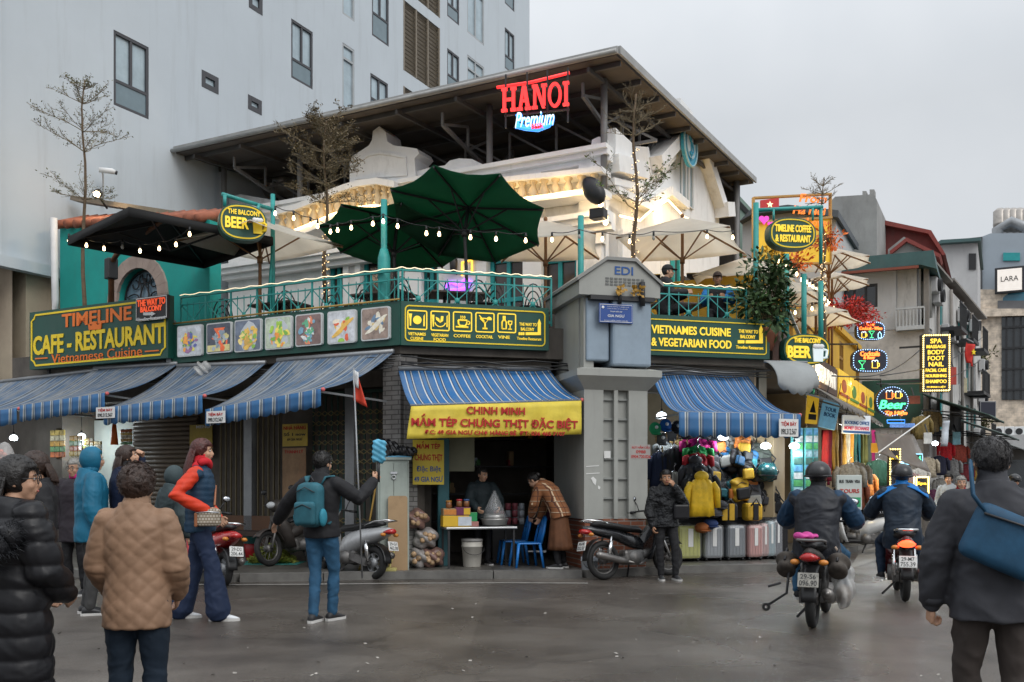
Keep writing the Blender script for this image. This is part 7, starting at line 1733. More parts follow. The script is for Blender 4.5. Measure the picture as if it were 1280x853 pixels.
 b = MB(); b.loft([sec(y,z,w_,h) for y,z,w_,h in ((-.86,.70,.10,.045),(-.95,.71,.085,.042),(-.99,.715,.05,.03))]); b.build('tail_light', TAILL if lit else TAILR, t)
 for s_ in (-1,1): b = MB(); b.ell((s_*.13,-.90,.66),(.045,.035,.028)); b.build('indicator', mat('amber lens', (.55,.2,.03), .25), t)
 b = MB(); b.tube([(-.10,-.45,.78),(-.125,-.7,.85),(-.11,-.92,.87),(0,-.97,.87),(.11,-.92,.87),(.125,-.7,.85),(.10,-.45,.78)],.014,8); b.build('grab_rail', CHROME if not mud else ENG, t)
 # front end
 b = MB()
 if wv: b.loft([[V(-w_,y,z),V(-w_*.5,y+.08,z),V(0,y+.10,z),V(w_*.5,y+.08,z),V(w_,y,z),V(w_*.92,y-.02,z),V(0,y+.06,z),V(-w_*.92,y-.02,z)] for w_,y,z in ((.17,.16,.26),(.21,.24,.45),(.20,.33,.65),(.11,.38,.80))]); b.bar((0,.34,.74),(0,.10,.55),.10,.12); b.build('leg_shield', paint, t)
 else:
  b.loft([[V(-w_,y,z),V(-w_*.55,y+.09,z),V(0,y+.12,z),V(w_*.55,y+.09,z),V(w_,y,z),V(w_*.9,y-.03,z),V(0,y+.02,z),V(-w_*.9,y-.03,z)] for w_,y,z in ((.17,.26,.22),(.20,.33,.40),(.21,.38,.62),(.16,.42,.82),(.07,.42,.90))]); b.build('leg_shield', paint, t)
  MB().rbox(-.15,.15,-.08,.34,.21,.28,.03).build('floorboard', BLACKP, t)
 b = MB(); [b.tube([(s_*.075,yf,RW),(s_*.07,.42,.72)],.02,8) for s_ in (-1,1)]; b.tube([(0,.44,.66),(0,.33,1.0)],.025,8); b.build('fork', CHROME if not mud else ENG, t)
 b = MB(); b.grid([[(x, yf+(RW+.03)*math.sin(R(a))*1.02, RW+(RW+.03)*math.cos(R(a))-abs(x)*.25) for x in (-.075,-.045,0,.045,.075)] for a in range(-70,60,10)],thick=.008); b.build('front_mudguard', paint, t)
 b = MB(); b.loft([[V(w_*math.cos(2*PI*i/12),y+.05*math.sin(2*PI*i/12)*0+d*math.sin(2*PI*i/12),z) for i in range(12)] for w_,y,d,z in ((.06,.36,.06,.86),(.13,.38,.10,.93),(.14,.36,.10,1.0),(.06,.34,.05,1.05))]); b.build('handlebar_cowl', paint, t)
 b = MB(); b.tube([(-.33,.22,1.0),(-.16,.31,1.01),(0,.34,1.0),(.16,.31,1.01),(.33,.22,1.0)],.013,8); [b.tube([(s_*.36,.205,1.0),(s_*.25,.265,1.003)],.02,8) for s_ in (-1,1)]; [b.tube([(s_*.34,.27,1.005),(s_*.22,.325,1.02)],.007,6) for s_ in (-1,1)]; b.build('handlebar', BLACKP, t)
 b = MB(); b.ell((0,.47,.97),(.085,.05,.055)); b.build('headlight', LENS, t)
 for s_ in (-1,1):
  b = MB(); b.tube([(s_*.2,.29,1.02),(s_*.25,.30,1.12),(s_*.29,.29,1.18)],.008,6); b.ell((s_*.30,.285,1.21),(.065,.02,.042)); o = b.build('mirror', BLACKP, t); MB().ell((s_*.30,.272,1.21),(.055,.010,.034)).build('mirror_glass', MIRR, o)
 return t
def paintm(n, c): return mat(n, c, .28, var=.08, coat=.6, stain=.12)
SILVP = paintm('silver paint', (.42,.43,.44)); BLKPT = paintm('black gloss paint', (.012,.013,.016)); REDP = paintm('red gloss paint', (.40,.012,.012)); WHP = paintm('white gloss paint', (.55,.56,.56)); MARP = paintm('maroon paint', (.10,.012,.014)); OLDP = mat('dusty old paint', (.04,.032,.028), .6, var=.4, vs=8, stain=.5)
g1 = ground(452,726)
scooter('silver scooter with a red tail lens parked beside the pale green cabinet',(at(432,600,14.3).x,14.2),52,SILVP,plate='29-G1',z=.0,lean=5)
scooter('dark dusty motorbike parked left of the silver scooter behind the man in jeans',(at(372,600,15.4).x,15.4),150,OLDP,'wave',z=.1,lean=8,mud=1)
scooter('red scooter with a pale plate parked behind the tall woman',(at(258,600,13.3).x,13.3),38,REDP,plate='29-D2',lean=5,z=.0)
scooter('black motorbike with wire wheels parked in front of the kiosk',(at(797,600,14.1).x,14.1),-58,BLKPT,'wave',plate='30-H8',lean=-7,z=.0)
r1 = scooter('worn old motorbike loaded with bags ridden up the street by the man in dark blue',(ground(1012,785).x+.62*math.sin(R(27))*.98,ground(1012,785).y+.55),-24,OLDP,'wave',plate='29-S6',lean=0,mud=1)
r2 = scooter('maroon motorbike with its tail lamp lit ridden by the man with blue shoulders',(ground(1128,752).x+.22,ground(1128,752).y+.58),-18,MARP,'wave',plate='29-M7',lean=0,lit=True)
scooter('white and silver scooter parked side on at the right hand kerb',(at(1083,600,18.6).x,18.9),72,WHP,plate='30-L2',lean=6,z=.0)
scooter('black scooter parked behind the white one at the right hand kerb',(at(1062,600,20.2).x,20.2),75,BLKPT,lean=6,z=.1,detail=False)
r3 = scooter('dark scooter far up the street at the right picture edge',(at(1273,600,20).x,20),-175,BLKPT,lean=0,detail=False)
scooter('dark maroon scooter parked under the green tin canopies up the street',(at(1222,600,26).x,26),70,MARP,lean=6,detail=False)
scooter('silver scooter parked farther along under the tin canopies',(at(1238,600,29).x,29),80,SILVP,lean=6,detail=False)
scooter('scooter parked far off below the concrete canopy',(at(1251,600,32).x,32),100,BLKPT,lean=5,detail=False)
def rider(label, sc, H, top, legs, hair, **kw):
 p = sc.matrix_basis @ V(0,-.0,0); return person(label,(p.x,p.y),H,math.degrees(sc.rotation_euler.z),top,legs,pose=RIDE,hair=hair,th=.05,hem=.74,curl=(1.2,1.2),shoes=BLK,**kw)
HELM = mat('scuffed black helmet', (.02,.02,.022), .3, var=.6, vs=25)
rider('rider in a black and dark blue jacket on the loaded old motorbike',r1,1.72,cloth('black rain jacket', (.016,.018,.024), .5, .4),DENIM,('helmet',HELM),sleeve=SLN,thick=1.08,collar=BLK,folds=.009)
t,J,Mh = rider('rider in a navy jacket with bright blue shoulders and a black helmet',r2,1.74,cloth('navy rider jacket', (.012,.022,.038), .55, .4),cloth('dark blue trousers', (.012,.025,.05)),('helmet',HELM),sleeve=cloth('navy rider jacket', (.012,.022,.038)),collar=cloth('bright blue cloth', (.012,.17,.50), .6),folds=.008,thick=1.05)
b = MB()
for s_ in 'RL':
 sg = 1 if s_ == 'R' else -1
 b.grid([[J['nk'].lerp(J['sh'+s_],.25+u*1.0)+V(sg*.035*u,.14-.25*v,.06+.030*math.sin(PI*v)-.075*u*u-.05*abs(v-.5)) for u in [i/8 for i in range(9)]] for v in [i/8 for i in range(9)]],thick=.012)
b.build('shoulder_panels', cloth('bright blue cloth', (.012,.17,.50)), t)
rider('rider in dark clothes far up the street at the right edge',r3,1.7,BLK,BLK,('helmet',HELM))
M1 = r1.matrix_basis
b_ = thing('plastic_bag','translucent plastic bag of goods hung on the old motorbike','bag',M1 @ V(.27,-.42,.42),r1.rotation_euler.z)
CLR = mat('cloudy plastic', (.55,.55,.54), .3, var=.2, alpha=.55, bump=.8, bs=14); b = MB(); b.ell((0,0,0),(.10,.13,.24)); link('bag', remesh(b,.015,2,lambda co: .02*np.sin(co[:,2]*30+co[:,1]*40)*np.sin(co[:,0]*50+co[:,1]*20)), CLR, b_); b = MB(); b.ell((0,0,-.1),(.07,.09,.1)); b.tube([(0,0,.2),(-.04,.02,.3),(-.08,0,.36)],.012,6); b.build('contents', mat('pale goods', (.36,.28,.22), .7, var=.6, vs=20), b_)
b_ = thing('folded_raincoat','folded pink raincoat on the rack of the old motorbike','raincoat',M1 @ V(-.05,-.78,.88),r1.rotation_euler.z); b = MB(); b.ell((0,0,.02),(.12,.10,.035)); link('cloth', remesh(b,.01,1,lambda co: .01*np.sin(co[:,0]*60+co[:,1]*40)), cloth('pink plastic', (.55,.06,.28), .4), b_)
for s_ in (-1,1):
 b_ = thing('saddle_bag','dark %s saddle bag of the old motorbike'%('left' if s_ < 0 else 'right'),'bag',M1 @ V(s_*.24,-.62,.62),r1.rotation_euler.z); b = MB(); b.ell((0,0,0),(.10,.17,.13)); link('bag', remesh(b,.014,2,lambda co: .015*np.sin(co[:,2]*40+co[:,1]*30)), mat('dusty bag', (.06,.05,.042), .8, var=.5, vs=14), b_); MB().tube([(0,-.16,.05),(0,0,.145),(0,.16,.05)],.012,6).build('strap', DARK, b_)
b_ = thing('folding_trolley','small folded luggage trolley sticking out left of the old motorbike','trolley',M1 @ V(-.30,-.72,.34),r1.rotation_euler.z); b = MB(); b.tube([(.1,0,.3),(.07,0,.0),(-.10,-.03,-.12)],.014,6); b.tube([(.02,-.02,.1),(-.10,-.04,.06)],.012,6); b.build('handle', DARK, b_); b = MB(); b.torus((-.12,-.03,-.14),.028,.014,'Y',12,6); b.build('wheel', RUBBER, b_)
# ================================================================ SHOP GOODS
# yellow banner shop: table, boxes, pot, bucket, chairs
def kb(x, y, z=.1): return FB.P(x, y, z)
fbx = lambda px, y: FB.X(px, y)
tb = thing('stall_table','low metal topped stall table with thin legs under the yellow banner','table',kb(fbx(600,-.05),-.05),FB.rz); x0, x1 = fbx(557,-.25)-fbx(600,-.05), fbx(646,-.25)-fbx(600,-.05)
MB().rbox(x0,x1,-.25,.35,.60,.635,.01).build('table_top', mat('worn steel top', (.42,.43,.44), .3, .6, var=.2), tb)
for x in (x0+.05,x1-.05):
 for y in (-.2,.3): MB().bar((x,y,0),(x,y,.60),.03).build('leg', DARK, tb)
xo, oy = fbx(600,-.05), -.05
def on(px): return fbx(px,oy-.1)
CART = mat('carton board', (.40,.27,.14), .75, var=.1)
def carton(label, px, w_, h, d, z, cols, y=-.12, name='carton', cat='box'):
 t = thing(name,label,cat,kb(fbx(px,y),y,z),FB.rz); MB().rbox(-w_/2,w_/2,0,d,0,h,.006).build('box', cols[0], t)
 for i,c in enumerate(cols[1:]): MB().box(-w_/2+.01+w_*i/len(cols[1:]),-w_/2-.01+w_*(i+1)/len(cols[1:]),-.004,-.001,.015,h-.015).build('printed_face', c, t)
 MB().box(-w_/2+.004,w_/2-.004,d*.45,d*.55,h+.0005,h+.002).build('tape', mat('tape', (.5,.42,.28), .3), t); return t
YB = mat('yellow carton', (.72,.45,.03), .6, var=.08); PB = mat('purple print', (.16,.03,.09), .6, var=.3, vs=12); WB = mat('pale blue print', (.55,.60,.66), .6, var=.15, vs=10)
carton('yellow and white printed carton on the left end of the stall table',572,.46,.17,.22,.735,[YB,YB,WB]); carton('tan snack box stacked on the yellow carton, left',563,.22,.11,.2,.907,[CART,mat('orange print', (.6,.22,.04), .6, var=.3, vs=12)]); carton('purple and yellow snack box stacked on the yellow carton, right',579,.24,.13,.2,.907,[PB,PB,YB]); carton('small pink box beside the steaming pot',593,.14,.08,.16,.735,[mat('pink box', (.42,.18,.16), .6, var=.2)]); carton('green lidded plastic box on the stall table',591.5,.13,.14,.14,.815,[mat('green plastic', (.02,.28,.09), .4)])
for px,c,lb in ((561,(.5,.22,.04),'jar with an orange lid left on the snack boxes'),(574,(.5,.04,.05),'red capped jar between the snack boxes'),(583,(.05,.12,.3),'blue capped jar right on the snack boxes')):
 t = thing('jar',lb,'jar',kb(fbx(px,-.05),-.05,1.02 if px < 570 else 1.04),FB.rz); MB().lathe([(.03,0),(.048,.01),(.048,.085),(.04,.095)],(0,0,0),14).build('jar_body', mat('brown contents', (.25,.10,.035), .25, var=.3, coat=.5), t); MB().lathe([(.046,.095),(.046,.12),(.03,.122)],(0,0,0),14).build('lid', mat('lid %s'%lb[:4], c, .4), t)
t = thing('covered_pot','round steel pot under a clear cone of plastic on the stall table','pot',kb(fbx(618,0),0,.735),FB.rz); MB().lathe([(.10,0),(.19,.02),(.215,.10),(.225,.105),(.225,.12),(.20,.12)],(0,0,0),24).build('pot', mat('aluminium', (.55,.54,.52), .35, .7, var=.1), t); MB().lathe([(.17,.121),(.17,.16),(.15,.19)],(0,0,0),24).build('lid', mat('aluminium', (.55,.54,.52)), t)
CON = mat('clear cone plastic', (.8,.82,.84), .12, var=0, alpha=.22, coat=1.0); MB().lathe([(.215,.13),(.13,.32),(.06,.47),(.015,.56)],(0,0,0),20).build('plastic_cone', CON, t)
def bucket(label, loc, col, r_=.15, h=.33, lid=True):
 t = thing('bucket',label,'bucket',loc,FB.rz); MB().lathe([(r_*.82,0),(r_*.86,.01),(r_,h*.78),(r_*1.05,h*.79),(r_*1.05,h*.83),(r_*1.0,h*.84),(r_*1.02,h)],(0,0,0),24).build('tub', col, t)
 if lid: MB().lathe([(r_*1.06,h),(r_*1.06,h*1.09),(r_*.6,h*1.12),(.01,h*1.12)],(0,0,0),24).build('lid', mat('grey lid', (.30,.29,.28), .6), t)
 MB().tube([(r_*math.cos(R(a))*1.03,-r_*.35*abs(math.sin(R(a)))-r_*.85,h*.75-.10*math.sin(R(a))) for a in range(0,181,15)],.005,5).build('handle', DARK, t); return t
bucket('white plastic bucket with a grey lid under the stall table',kb(fbx(590,-.0),.0),mat('off white plastic', (.50,.48,.43), .5, var=.12, stain=.3),.16,.40)
p = ground(737,721,.0); bucket('white bucket with blue print at the brick foot of the kiosk',(p.x,p.y-.0,0),mat('printed white plastic', (.45,.47,.5), .5, var=.3, vs=7, stain=.4, stc=(.03,.2,.4)),.13,.30,False)
BLUEC = mat('blue chair plastic', (.012,.17,.52), .4, var=.06)
def chair(label, loc, rz):
 t = thing('plastic_chair',label,'chair',loc,rz,'blue plastic chairs'); b = MB(); b.rbox(-.19,.19,-.18,.2,.36,.385,.012); b.build('seat', BLUEC, t)
 for sx in (-1,1):
  for sy in (-1,1): MB().tube([(sx*.17,sy*.17,.37),(sx*.21,sy*.22,0)],[.026,.02],6).build('leg', BLUEC, t)
 b = MB()
 for sx in (-1,1): b.tube([(sx*.17,.19,.37),(sx*.18,.24,.58),(sx*.13,.28,.76),(0,.295,.79)],.022,6)
 for x in (-.07,0,.07): b.tube([(x,.2,.38),(x,.25,.58),(x*.9,.285,.78)],.016,6)
 b.tube([(-.18,.24,.6),(0,.27,.6),(.18,.24,.6)],.016,6); b.build('backrest', BLUEC, t); return t
chair('blue plastic chair nearest the woman in plaid',kb(fbx(658,-.25),-.25),R(-75)); chair('blue plastic chair behind the stall table end',kb(fbx(641,.35),.35),R(-80))
# shelves in the dark shop
t = thing('shop_shelf','dark shelf of goods at the back of the banner shop','shelf',kb(2.0,2.2),FB.rz); b = MB()
for z in (.6,1.1,1.6,2.1): b.box(-1.1,1.2,0,.4,z,z+.03)
for x in (-1.1,1.2): b.box(x-.02,x+.02,0,.42,0,2.5)
b.build('shelf_frame', DARK, t); rg = random.Random(8)
for i in range(26):
 x = -1.0+rg.random()*2.1; z = rg.choice((.63,1.13,1.63,2.13)); b = MB(); w_ = rg.uniform(.08,.18); b.rbox(x-w_/2,x+w_/2,.02,.22,z,z+rg.uniform(.1,.28),.02); b.build('packet', rg.choice([PB,YB,WB,CART,mat('green pack', (.04,.2,.04), .5),mat('red pack', (.3,.02,.02), .5)]), t)
t = thing('glass_bottles','rack of small white and pink tins beside the back chair','tins',kb(fbx(637,1.2),1.2,.1),FB.rz); b = MB(); b.box(-.3,.3,0,.3,0,.6); b.build('stand', DARK, t)
for i in range(5):
 for j in range(3): MB().lathe([(.05,0),(.05,.11),(.045,.115)],(-.24+.12*i,.1,.6+.125*j),12).build('tin', rg.choice([WB,mat('pink tin', (.45,.12,.15), .4)]), t)
t = thing('teal_door_post','teal painted door post between the yellow sign and the shop opening','post',kb(fbx(557,.25),.25),FB.rz); MB().rbox(-.12,.06,0,.1,0,2.9,.01).build('post', mat('dark teal paint', (.02,.11,.13), .5, var=.2), t); MB().box(.065,.5,.14,.16,1.5,2.8).build('pale_panel', mat('dim cream panel', (.22,.22,.15), .7), t)
for i,(px,z,lb) in enumerate(((525,.15,'bag of pale vegetables on the step beside the cabinet'),(540,.15,'bag of red and white vegetables on the step'),(532,.45,'bag of onions stacked on the other bags'),(520,.75,'dark net bag stacked highest beside the cabinet'))):
 t = thing('produce_bag',lb,'bag',kb(fbx(px,.1),.1,z+.1),FB.rz); b = MB(); b.ell((0,0,0),(.20,.16,.16)); link('bag', remesh(b,.018,2,lambda co: .025*np.sin(co[:,2]*30+co[:,0]*25+i)), mat('cloudy produce bag %d'%(i%2), ((.30,.28,.27),(.22,.13,.11))[i%2], .35, var=.5, vs=12), t); b = MB()
 for q in range(6): b.ell((rg.uniform(-.12,.12),-.13+rg.uniform(-.02,.02),rg.uniform(-.08,.08)),.045,n=8,m=6)
 b.build('vegetables', mat('mixed vegetables', (.42,.28,.16), .6, var=.7, vs=14), t)
for px in (527,535):
 pass
# pale green cabinet, board, trash bag, broom
CAB = mat('pale green cabinet paint', (.36,.41,.37), .6, var=.1, stain=.4, sts=(3,3,.8)); p = ground(492,721)
cb = thing('street_cabinet','pale green steel electrical cabinet standing on the pavement edge','cabinet',(p.x,p.y,0),R(12)); W_ = .235
MB().rbox(-W_,W_,0,.45,.0,1.76,.01).build('box', CAB, cb); MB().box(-W_-.03,W_+.03,-.03,.48,1.762,1.80).build('lid', CAB, cb); b = MB(); b.rbox(-W_+.03,-.003,-.02,-.002,.08,1.72,.006); b.rbox(.003,W_-.03,-.02,-.002,.08,1.72,.006); b.build('door', CAB, cb); b = MB(); b.box(-.05,.05,-.04,-.022,1.55,1.58); b.torus((0,-.04,1.5),.03,.008,'Y',12,6); b.build('padlock', STEEL, cb)
t = thing('leaning_board','brown wooden board with rounded corners leaning on the cabinet','board',(p.x+.08,p.y-.12,0),0,rot=(R(-3),0,R(10))); MB().prism(rrect(-.145,.145,0,1.22,.04),-.02,.02).build('board', mat('water stained plywood', (.36,.24,.13), .7, var=.15, vs=2, stain=.75, sts=(1.2,1.2,.9), stc=(.10,.05,.025)), t)
t = thing('rubbish_bag','black plastic rubbish bag slumped on top of the cabinet','bag',(p.x-.02,p.y+.2,1.80)); b = MB(); b.ell((-.12,0,.11),(.22,.2,.17)); b.ell((.15,0,.08),(.22,.17,.10)); link('bag', remesh(b,.014,2,lambda co: .022*np.sin(co[:,2]*35+co[:,0]*30)*np.sin(co[:,0]*45+co[:,1]*25)), mat('black bin liner', (.012,.012,.014), .25, var=.1, bump=.6, bs=18), t); MB().tube([(-.2,-.15,.0),(.1,-.19,.01),(.28,-.12,.0)],.018,6).build('blue_tie', mat('blue twine', (.1,.3,.45), .5), t)
t = thing('broom','yellow handled broom leaning against the cabinet','broom',(p.x-.42,p.y+.1,0)); MB().tube([(-.05,.0,.3),(.2,.05,1.75)],.014,8).build('handle', mat('yellow cane', (.45,.27,.06), .6), t); b = MB(); [b.tube([(-.05,0,.32),(-.05+rg.uniform(-.12,.12),rg.uniform(-.05,.05),.02)],.006,4) for _ in range(30)]; b.build('bristles', mat('straw', (.4,.3,.1), .8), t)
t = thing('dustpan','small yellow dustpan on the ground by the cabinet','dustpan',(p.x-.05,p.y-.32,0)); MB().rbox(-.13,.13,-.05,.12,.0,.16,.02).build('pan', mat('faded yellow plastic', (.45,.40,.14), .5), t); MB().bar((0,.1,.1),(.1,.2,.5),.02).build('handle', mat('faded yellow plastic', (.45,.40,.14)), t)
# little flag on a pole
p0 = at(442,600,13.0); t = thing('flag_pole','thin pole with a small red and white pennant at its tip','flag',(p0.x,13.0,0)); zt = at(442,460,13).z; MB().tube([(.12,0,.1),(0,0,zt)],.012,6).build('pole', GREYM, t); b = MB(); dx = sz(18,13); b.grid([[(0+dx*(u*.35+.65*v*u), .03*math.sin(u*5), -.03-.42*v+.0*u+(-.10)*u) for u in [i/6 for i in range(7)]] for v in [i/8 for i in range(9)]],thick=.004); o = b.build('pennant', mat('red pennant', (.62,.05,.02), .7), t); o.location = (0,0,zt); b = MB(); b.grid([[(-.005+dx*.4*u, .028*math.sin(u*5)-.008, -.02-.22*v-.05*u) for u in [i/4 for i in range(5)]] for v in [i/4 for i in range(5)]],thick=.004); o = b.build('white_field', WHITE, t); o.location = (0,0,zt)
t = thing('awning_bag','crumpled clear plastic bag tied above the striped awnings','bag',FA.P(*(FA.hit(253,462,-.25)[0],-.25),FA.hit(253,462,-.25)[1])); b = MB(); b.ell((0,0,0),(.13,.1,.13)); link('bag', remesh(b,.014,1,lambda co: .03*np.sin(co[:,2]*45+co[:,0]*50)), CLR, t)
# vegetables in front of the gate
p = ground(316,699,.1); t = thing('produce_basin','teal basin standing on a red bucket in front of the gate','basin',(p.x,p.y,.1)); MB().lathe([(.12,0),(.15,.26),(.14,.27)],(0,0,0),22).build('red_bucket', mat('red plastic', (.45,.015,.02), .4), t); MB().lathe([(.14,.27),(.24,.42),(.25,.43),(.24,.44),(.22,.41)],(0,0,0),26).build('basin', mat('teal plastic', (.05,.33,.33), .4), t)
t = thing('lettuce_pile','heap of yellow green vegetables on a teal sheet by the basin','vegetables',(ground(340,704,.1).x,ground(340,704,.1).y,.1)); b = MB(); rg = random.Random(3)
for _ in range(900):
 a = rg.uniform(0,2*PI); q = rg.random()**.5; h = .36*(1-q)*rg.random(); b.leaf((.32*q*math.cos(a),.25*q*math.sin(a),h+.02),(math.cos(a),math.sin(a),rg.uniform(-.2,1.2)),(rg.uniform(-1,1),rg.uniform(-1,1),1),rg.uniform(.06,.13),.06)
b.build('leaves', mat('lettuce', (.24,.27,.05), .6, var=.6, vs=9), t); MB().box(-.55,.5,-.36,.3,.002,.008).build('sheet', mat('teal tarp', (.03,.19,.17), .6), t)
for i,px in enumerate((286,302)):
 p = ground(px,694,.1); t = thing('sack','grey sack resting on the dark ledge, %s'%('nearer the tall woman' if i == 0 else 'nearer the basin'),'sack',(p.x,p.y+.4,.62)); b = MB(); b.ell((0,0,.07),(.2,.16,.12)); link('cloth', remesh(b,.016,2,lambda co: .012*np.sin(co[:,0]*40+co[:,2]*30)), mat('grey sack', (.11,.105,.10), .8, var=.3), t)
t = thing('dark_ledge','dark wooden ledge along the gated front','bench',FA.P(FA.X(296,.15),.15,.1),FA.rz); MB().rbox(-.8,.9,-.25,.2,.42,.5,.01).build('plank', mat('dark wood', (.05,.03,.022), .7, var=.3), t); [MB().box(x,x+.08,-.2,.18,0,.42).build('trestle', mat('dark wood', (.05,.03,.022)), t) for x in (-.7,.75)]
# snack stall, left
fa = lambda px, y: FA.X(px, y)
def lamp(label, pos, e, r_=.05, col=(.85,.94,1), cord=.5):
 t = thing('hanging_lamp',label,'lamp',pos,0); MB().lathe([(.012,-.06),(r_*.8,-.05),(r_,-.01),(r_*.75,.03),(.02,.05)],(0,0,0),16).build('bulb', LAMPW, t); b = MB(); b.cyl((0,0,.05),(0,0,.10),.02); b.tube([(0,0,.1),(0,0,.1+cord)],.006,5); b.build('cord', BLACKP, t)
 l = bpy.data.lights.new('lamp_glow','POINT'); l.energy = e; l.color = col; l.shadow_soft_size = .08; o = bpy.data.objects.new('lamp_glow', l); COL.objects.link(o); o.parent = t; o.location = (0,0,-.12)
lamp('lit bulb hanging in the snack stall at the left',FA.P(*(FA.hit(102,545,.5)[0],.5),FA.hit(102,545,.5)[1]),28,.075); lamp('lit cold lamp at the far left picture edge',FA.P(*(FA.hit(17,547,-.4)[0],-.4),FA.hit(17,547,-.4)[1]),16,.075)
PALE = mat('pale stall lining', (.42,.46,.44), .7, var=.1); t = thing('stall_board','pale board at the back of the snack stall','board',FA.P(fa(120,1.2),1.2,.1),FA.rz); MB().box(-1.2,1.3,0,.04,.3,2.6).build('board', PALE, t); MB().box(-1.2,-.1,-.02,-.002,2.35,2.6).build('red_strip', RED, t)
SN = [mat('snack print %d'%i,c,.35,var=.6,vs=14,coat=.3) for i,c in enumerate(((.5,.28,.04),(.45,.12,.03),(.5,.45,.3),(.1,.25,.1),(.55,.4,.1)))]
n = 0
for px0,py0,px1,py1,lb in ((64,538,82,572,'strip of golden snack packets left of the bulb'),(88,545,104,577,'card of small striped packets under the bulb'),(152,537,166,556,'white printed packet hanging right of the bulb'),(105,548,118,570,'grid of pale sachets right of the bulb'),(30,555,46,590,'strip of brown snacks near the left edge'),(118,552,128,575,'dark snack strip beside the orange cone')):
 b_ = Board('snack_strip',lb,'snacks',FA,.35+.05*n,px0,py1); q0 = b_.xz(px0,py0); q1 = b_.xz(px1,py1); n += 1
 k = 0
 for i in range(3):
  for j in range(5):
   x = q0[0]+(q1[0]-q0[0])*(i+.5)/3; z = q1[1]+(q0[1]-q1[1])*(j+.5)/5; w_, h_ = (q1[0]-q0[0])/3.1,(q0[1]-q1[1])/5.2; MB().rbox(x-w_/2,x+w_/2,-.03,0,z-h_/2,z+h_/2,.012).build('packet', SN[(k*7+n)%5], b_.t); k += 1
b_ = Board('orange_cone','orange plastic cone standing among the snacks','cone',FA,.3,143,556); MB().lathe([(.07,0),(.05,.25),(.03,.4)],(0,0,0),12).build('cone', mat('orange plastic', (.75,.15,.02), .4), b_.t)
t = thing('candy_bag','clear bag of red and yellow sweets hanging at the left edge','bag',at(6,585,11.5)); b = MB(); b.ell((0,0,0),(.13,.12,.32)); b.build('bag', mat('clear sweet bag', (.7,.7,.68), .15, var=.1, alpha=.35), t); b = MB()
for _ in range(50): b.ell((rg.uniform(-.08,.08),rg.uniform(-.08,.08),rg.uniform(-.24,.2)),.03,n=6,m=5)
b.build('sweets', mat('sweets', (.5,.1,.04), .4, var=.8, vs=25), t)
# luggage and bag stall under the deep blue awning
fx = lambda px, y: FB.X(px, y)
def suitcase(label, px, y, col, w_, h, d=.26, tagc=PAPER):
 t = thing('suitcase',label,'suitcase',kb(fx(px,y),y),FB.rz,'wrapped suitcases in a row'); c = mat('case '+label.split(' suit')[0], col, .35, var=.08, coat=.5)
 b = MB(); b.rbox(-w_/2,w_/2,0,d,.05,h,.05); b.build('shell', c, t); b = MB()
 for i in range(5): x = -w_*.36+w_*.18*i; b.rbox(x-.012,x+.012,-.008,.004,.1,h-.06,.004)
 b.build('ribs', c, t); [MB().cyl((sx*w_*.38-.015,yy,.03),(sx*w_*.38+.015,yy,.03),.03,n=10).build('wheel', BLACKP, t) for sx in (-1,1) for yy in (.05,d-.05)]; b = MB(); b.tube([(-.06,d/2,h),(-.06,d/2,h+.03),(.06,d/2,h+.03),(.06,d/2,h)],.01,6); b.build('handle', BLACKP, t); MB().box(-w_*.1,w_*.12,-.012,-.009,h*.42,h*.92).build('price_tag', tagc, t)
 b = MB(); b.rbox(-w_/2-.012,w_/2+.012,-.02,d+.012,.045,h+.02,.05); b.build('plastic_wrap', mat('thin clear wrap', (.9,.9,.9), .12, var=0, alpha=.12, coat=1.0), t)
for px,c,w_,h,lb in ((863,(.36,.37,.05),.40,.60,'lime green suitcase'),(893,(.20,.22,.24),.34,.60,'mid grey suitcase'),(921,(.10,.12,.14),.34,.60,'dark grey suitcase with a pale label'),(945,(.42,.18,.16),.28,.60,'dusty pink suitcase'),(957,(.36,.22,.21),.16,.62,'narrow rose suitcase seen edge on'),(965,(.22,.30,.33),.16,.66,'pale blue suitcase'),(973,(.10,.11,.13),.16,.68,'charcoal suitcase at the right end of the row')): suitcase(lb+' wrapped in clear plastic',px,-.05 if px < 950 else .05,c,w_,h)
suitcase('yellow suitcase half hidden behind the young man',851,.05,(.6,.36,.03),.2,.6)
BC = [(.015,.10,.12),(.012,.012,.014),(.02,.06,.16),(.015,.09,.20),(.55,.33,.03),(.05,.06,.05),(.5,.16,.03),(.03,.03,.035),(.10,.10,.11),(.02,.16,.18),(.30,.30,.28)]
BCM = [cloth('bag cloth %d'%i,c,.55,.2) for i,c in enumerate(BC)]; BCN = ['dark teal','black','navy','blue','yellow','olive','orange','charcoal','grey','teal','pale']
def hbag(loc, w_, h, m1, m2, rz):
 t = thing('hung_backpack','x','backpack',loc,rz,'backpacks and bags hanging on the stall'); b = MB(); b.rbox(-w_/2,w_/2,-.08,.08,-h/2,h/2,.07); link('pack', remesh(b,.016,4,lambda co: .008*np.sin(co[:,2]*40+co[:,0]*30)), m1, t); b = MB(); b.rbox(-w_*.38,w_*.38,-.13,-.06,-h*.42,h*.08,.04); b.build('pocket', m2, t); b = MB(); b.tube([(-.05,0,h/2-.02),(0,.02,h/2+.06),(.05,0,h/2-.02)],.012,6); b.tube([(-w_*.3,-.085,h*.2),(0,-.09,h*.3),(w_*.3,-.085,h*.2)],.006,5); b.tube([(w_*.4,-.03,h*.3),(w_*.62,-.08,0),(w_*.4,-.03,-h*.4)],.014,6); b.build('straps', DARK, t); return t
rg = random.Random(12)
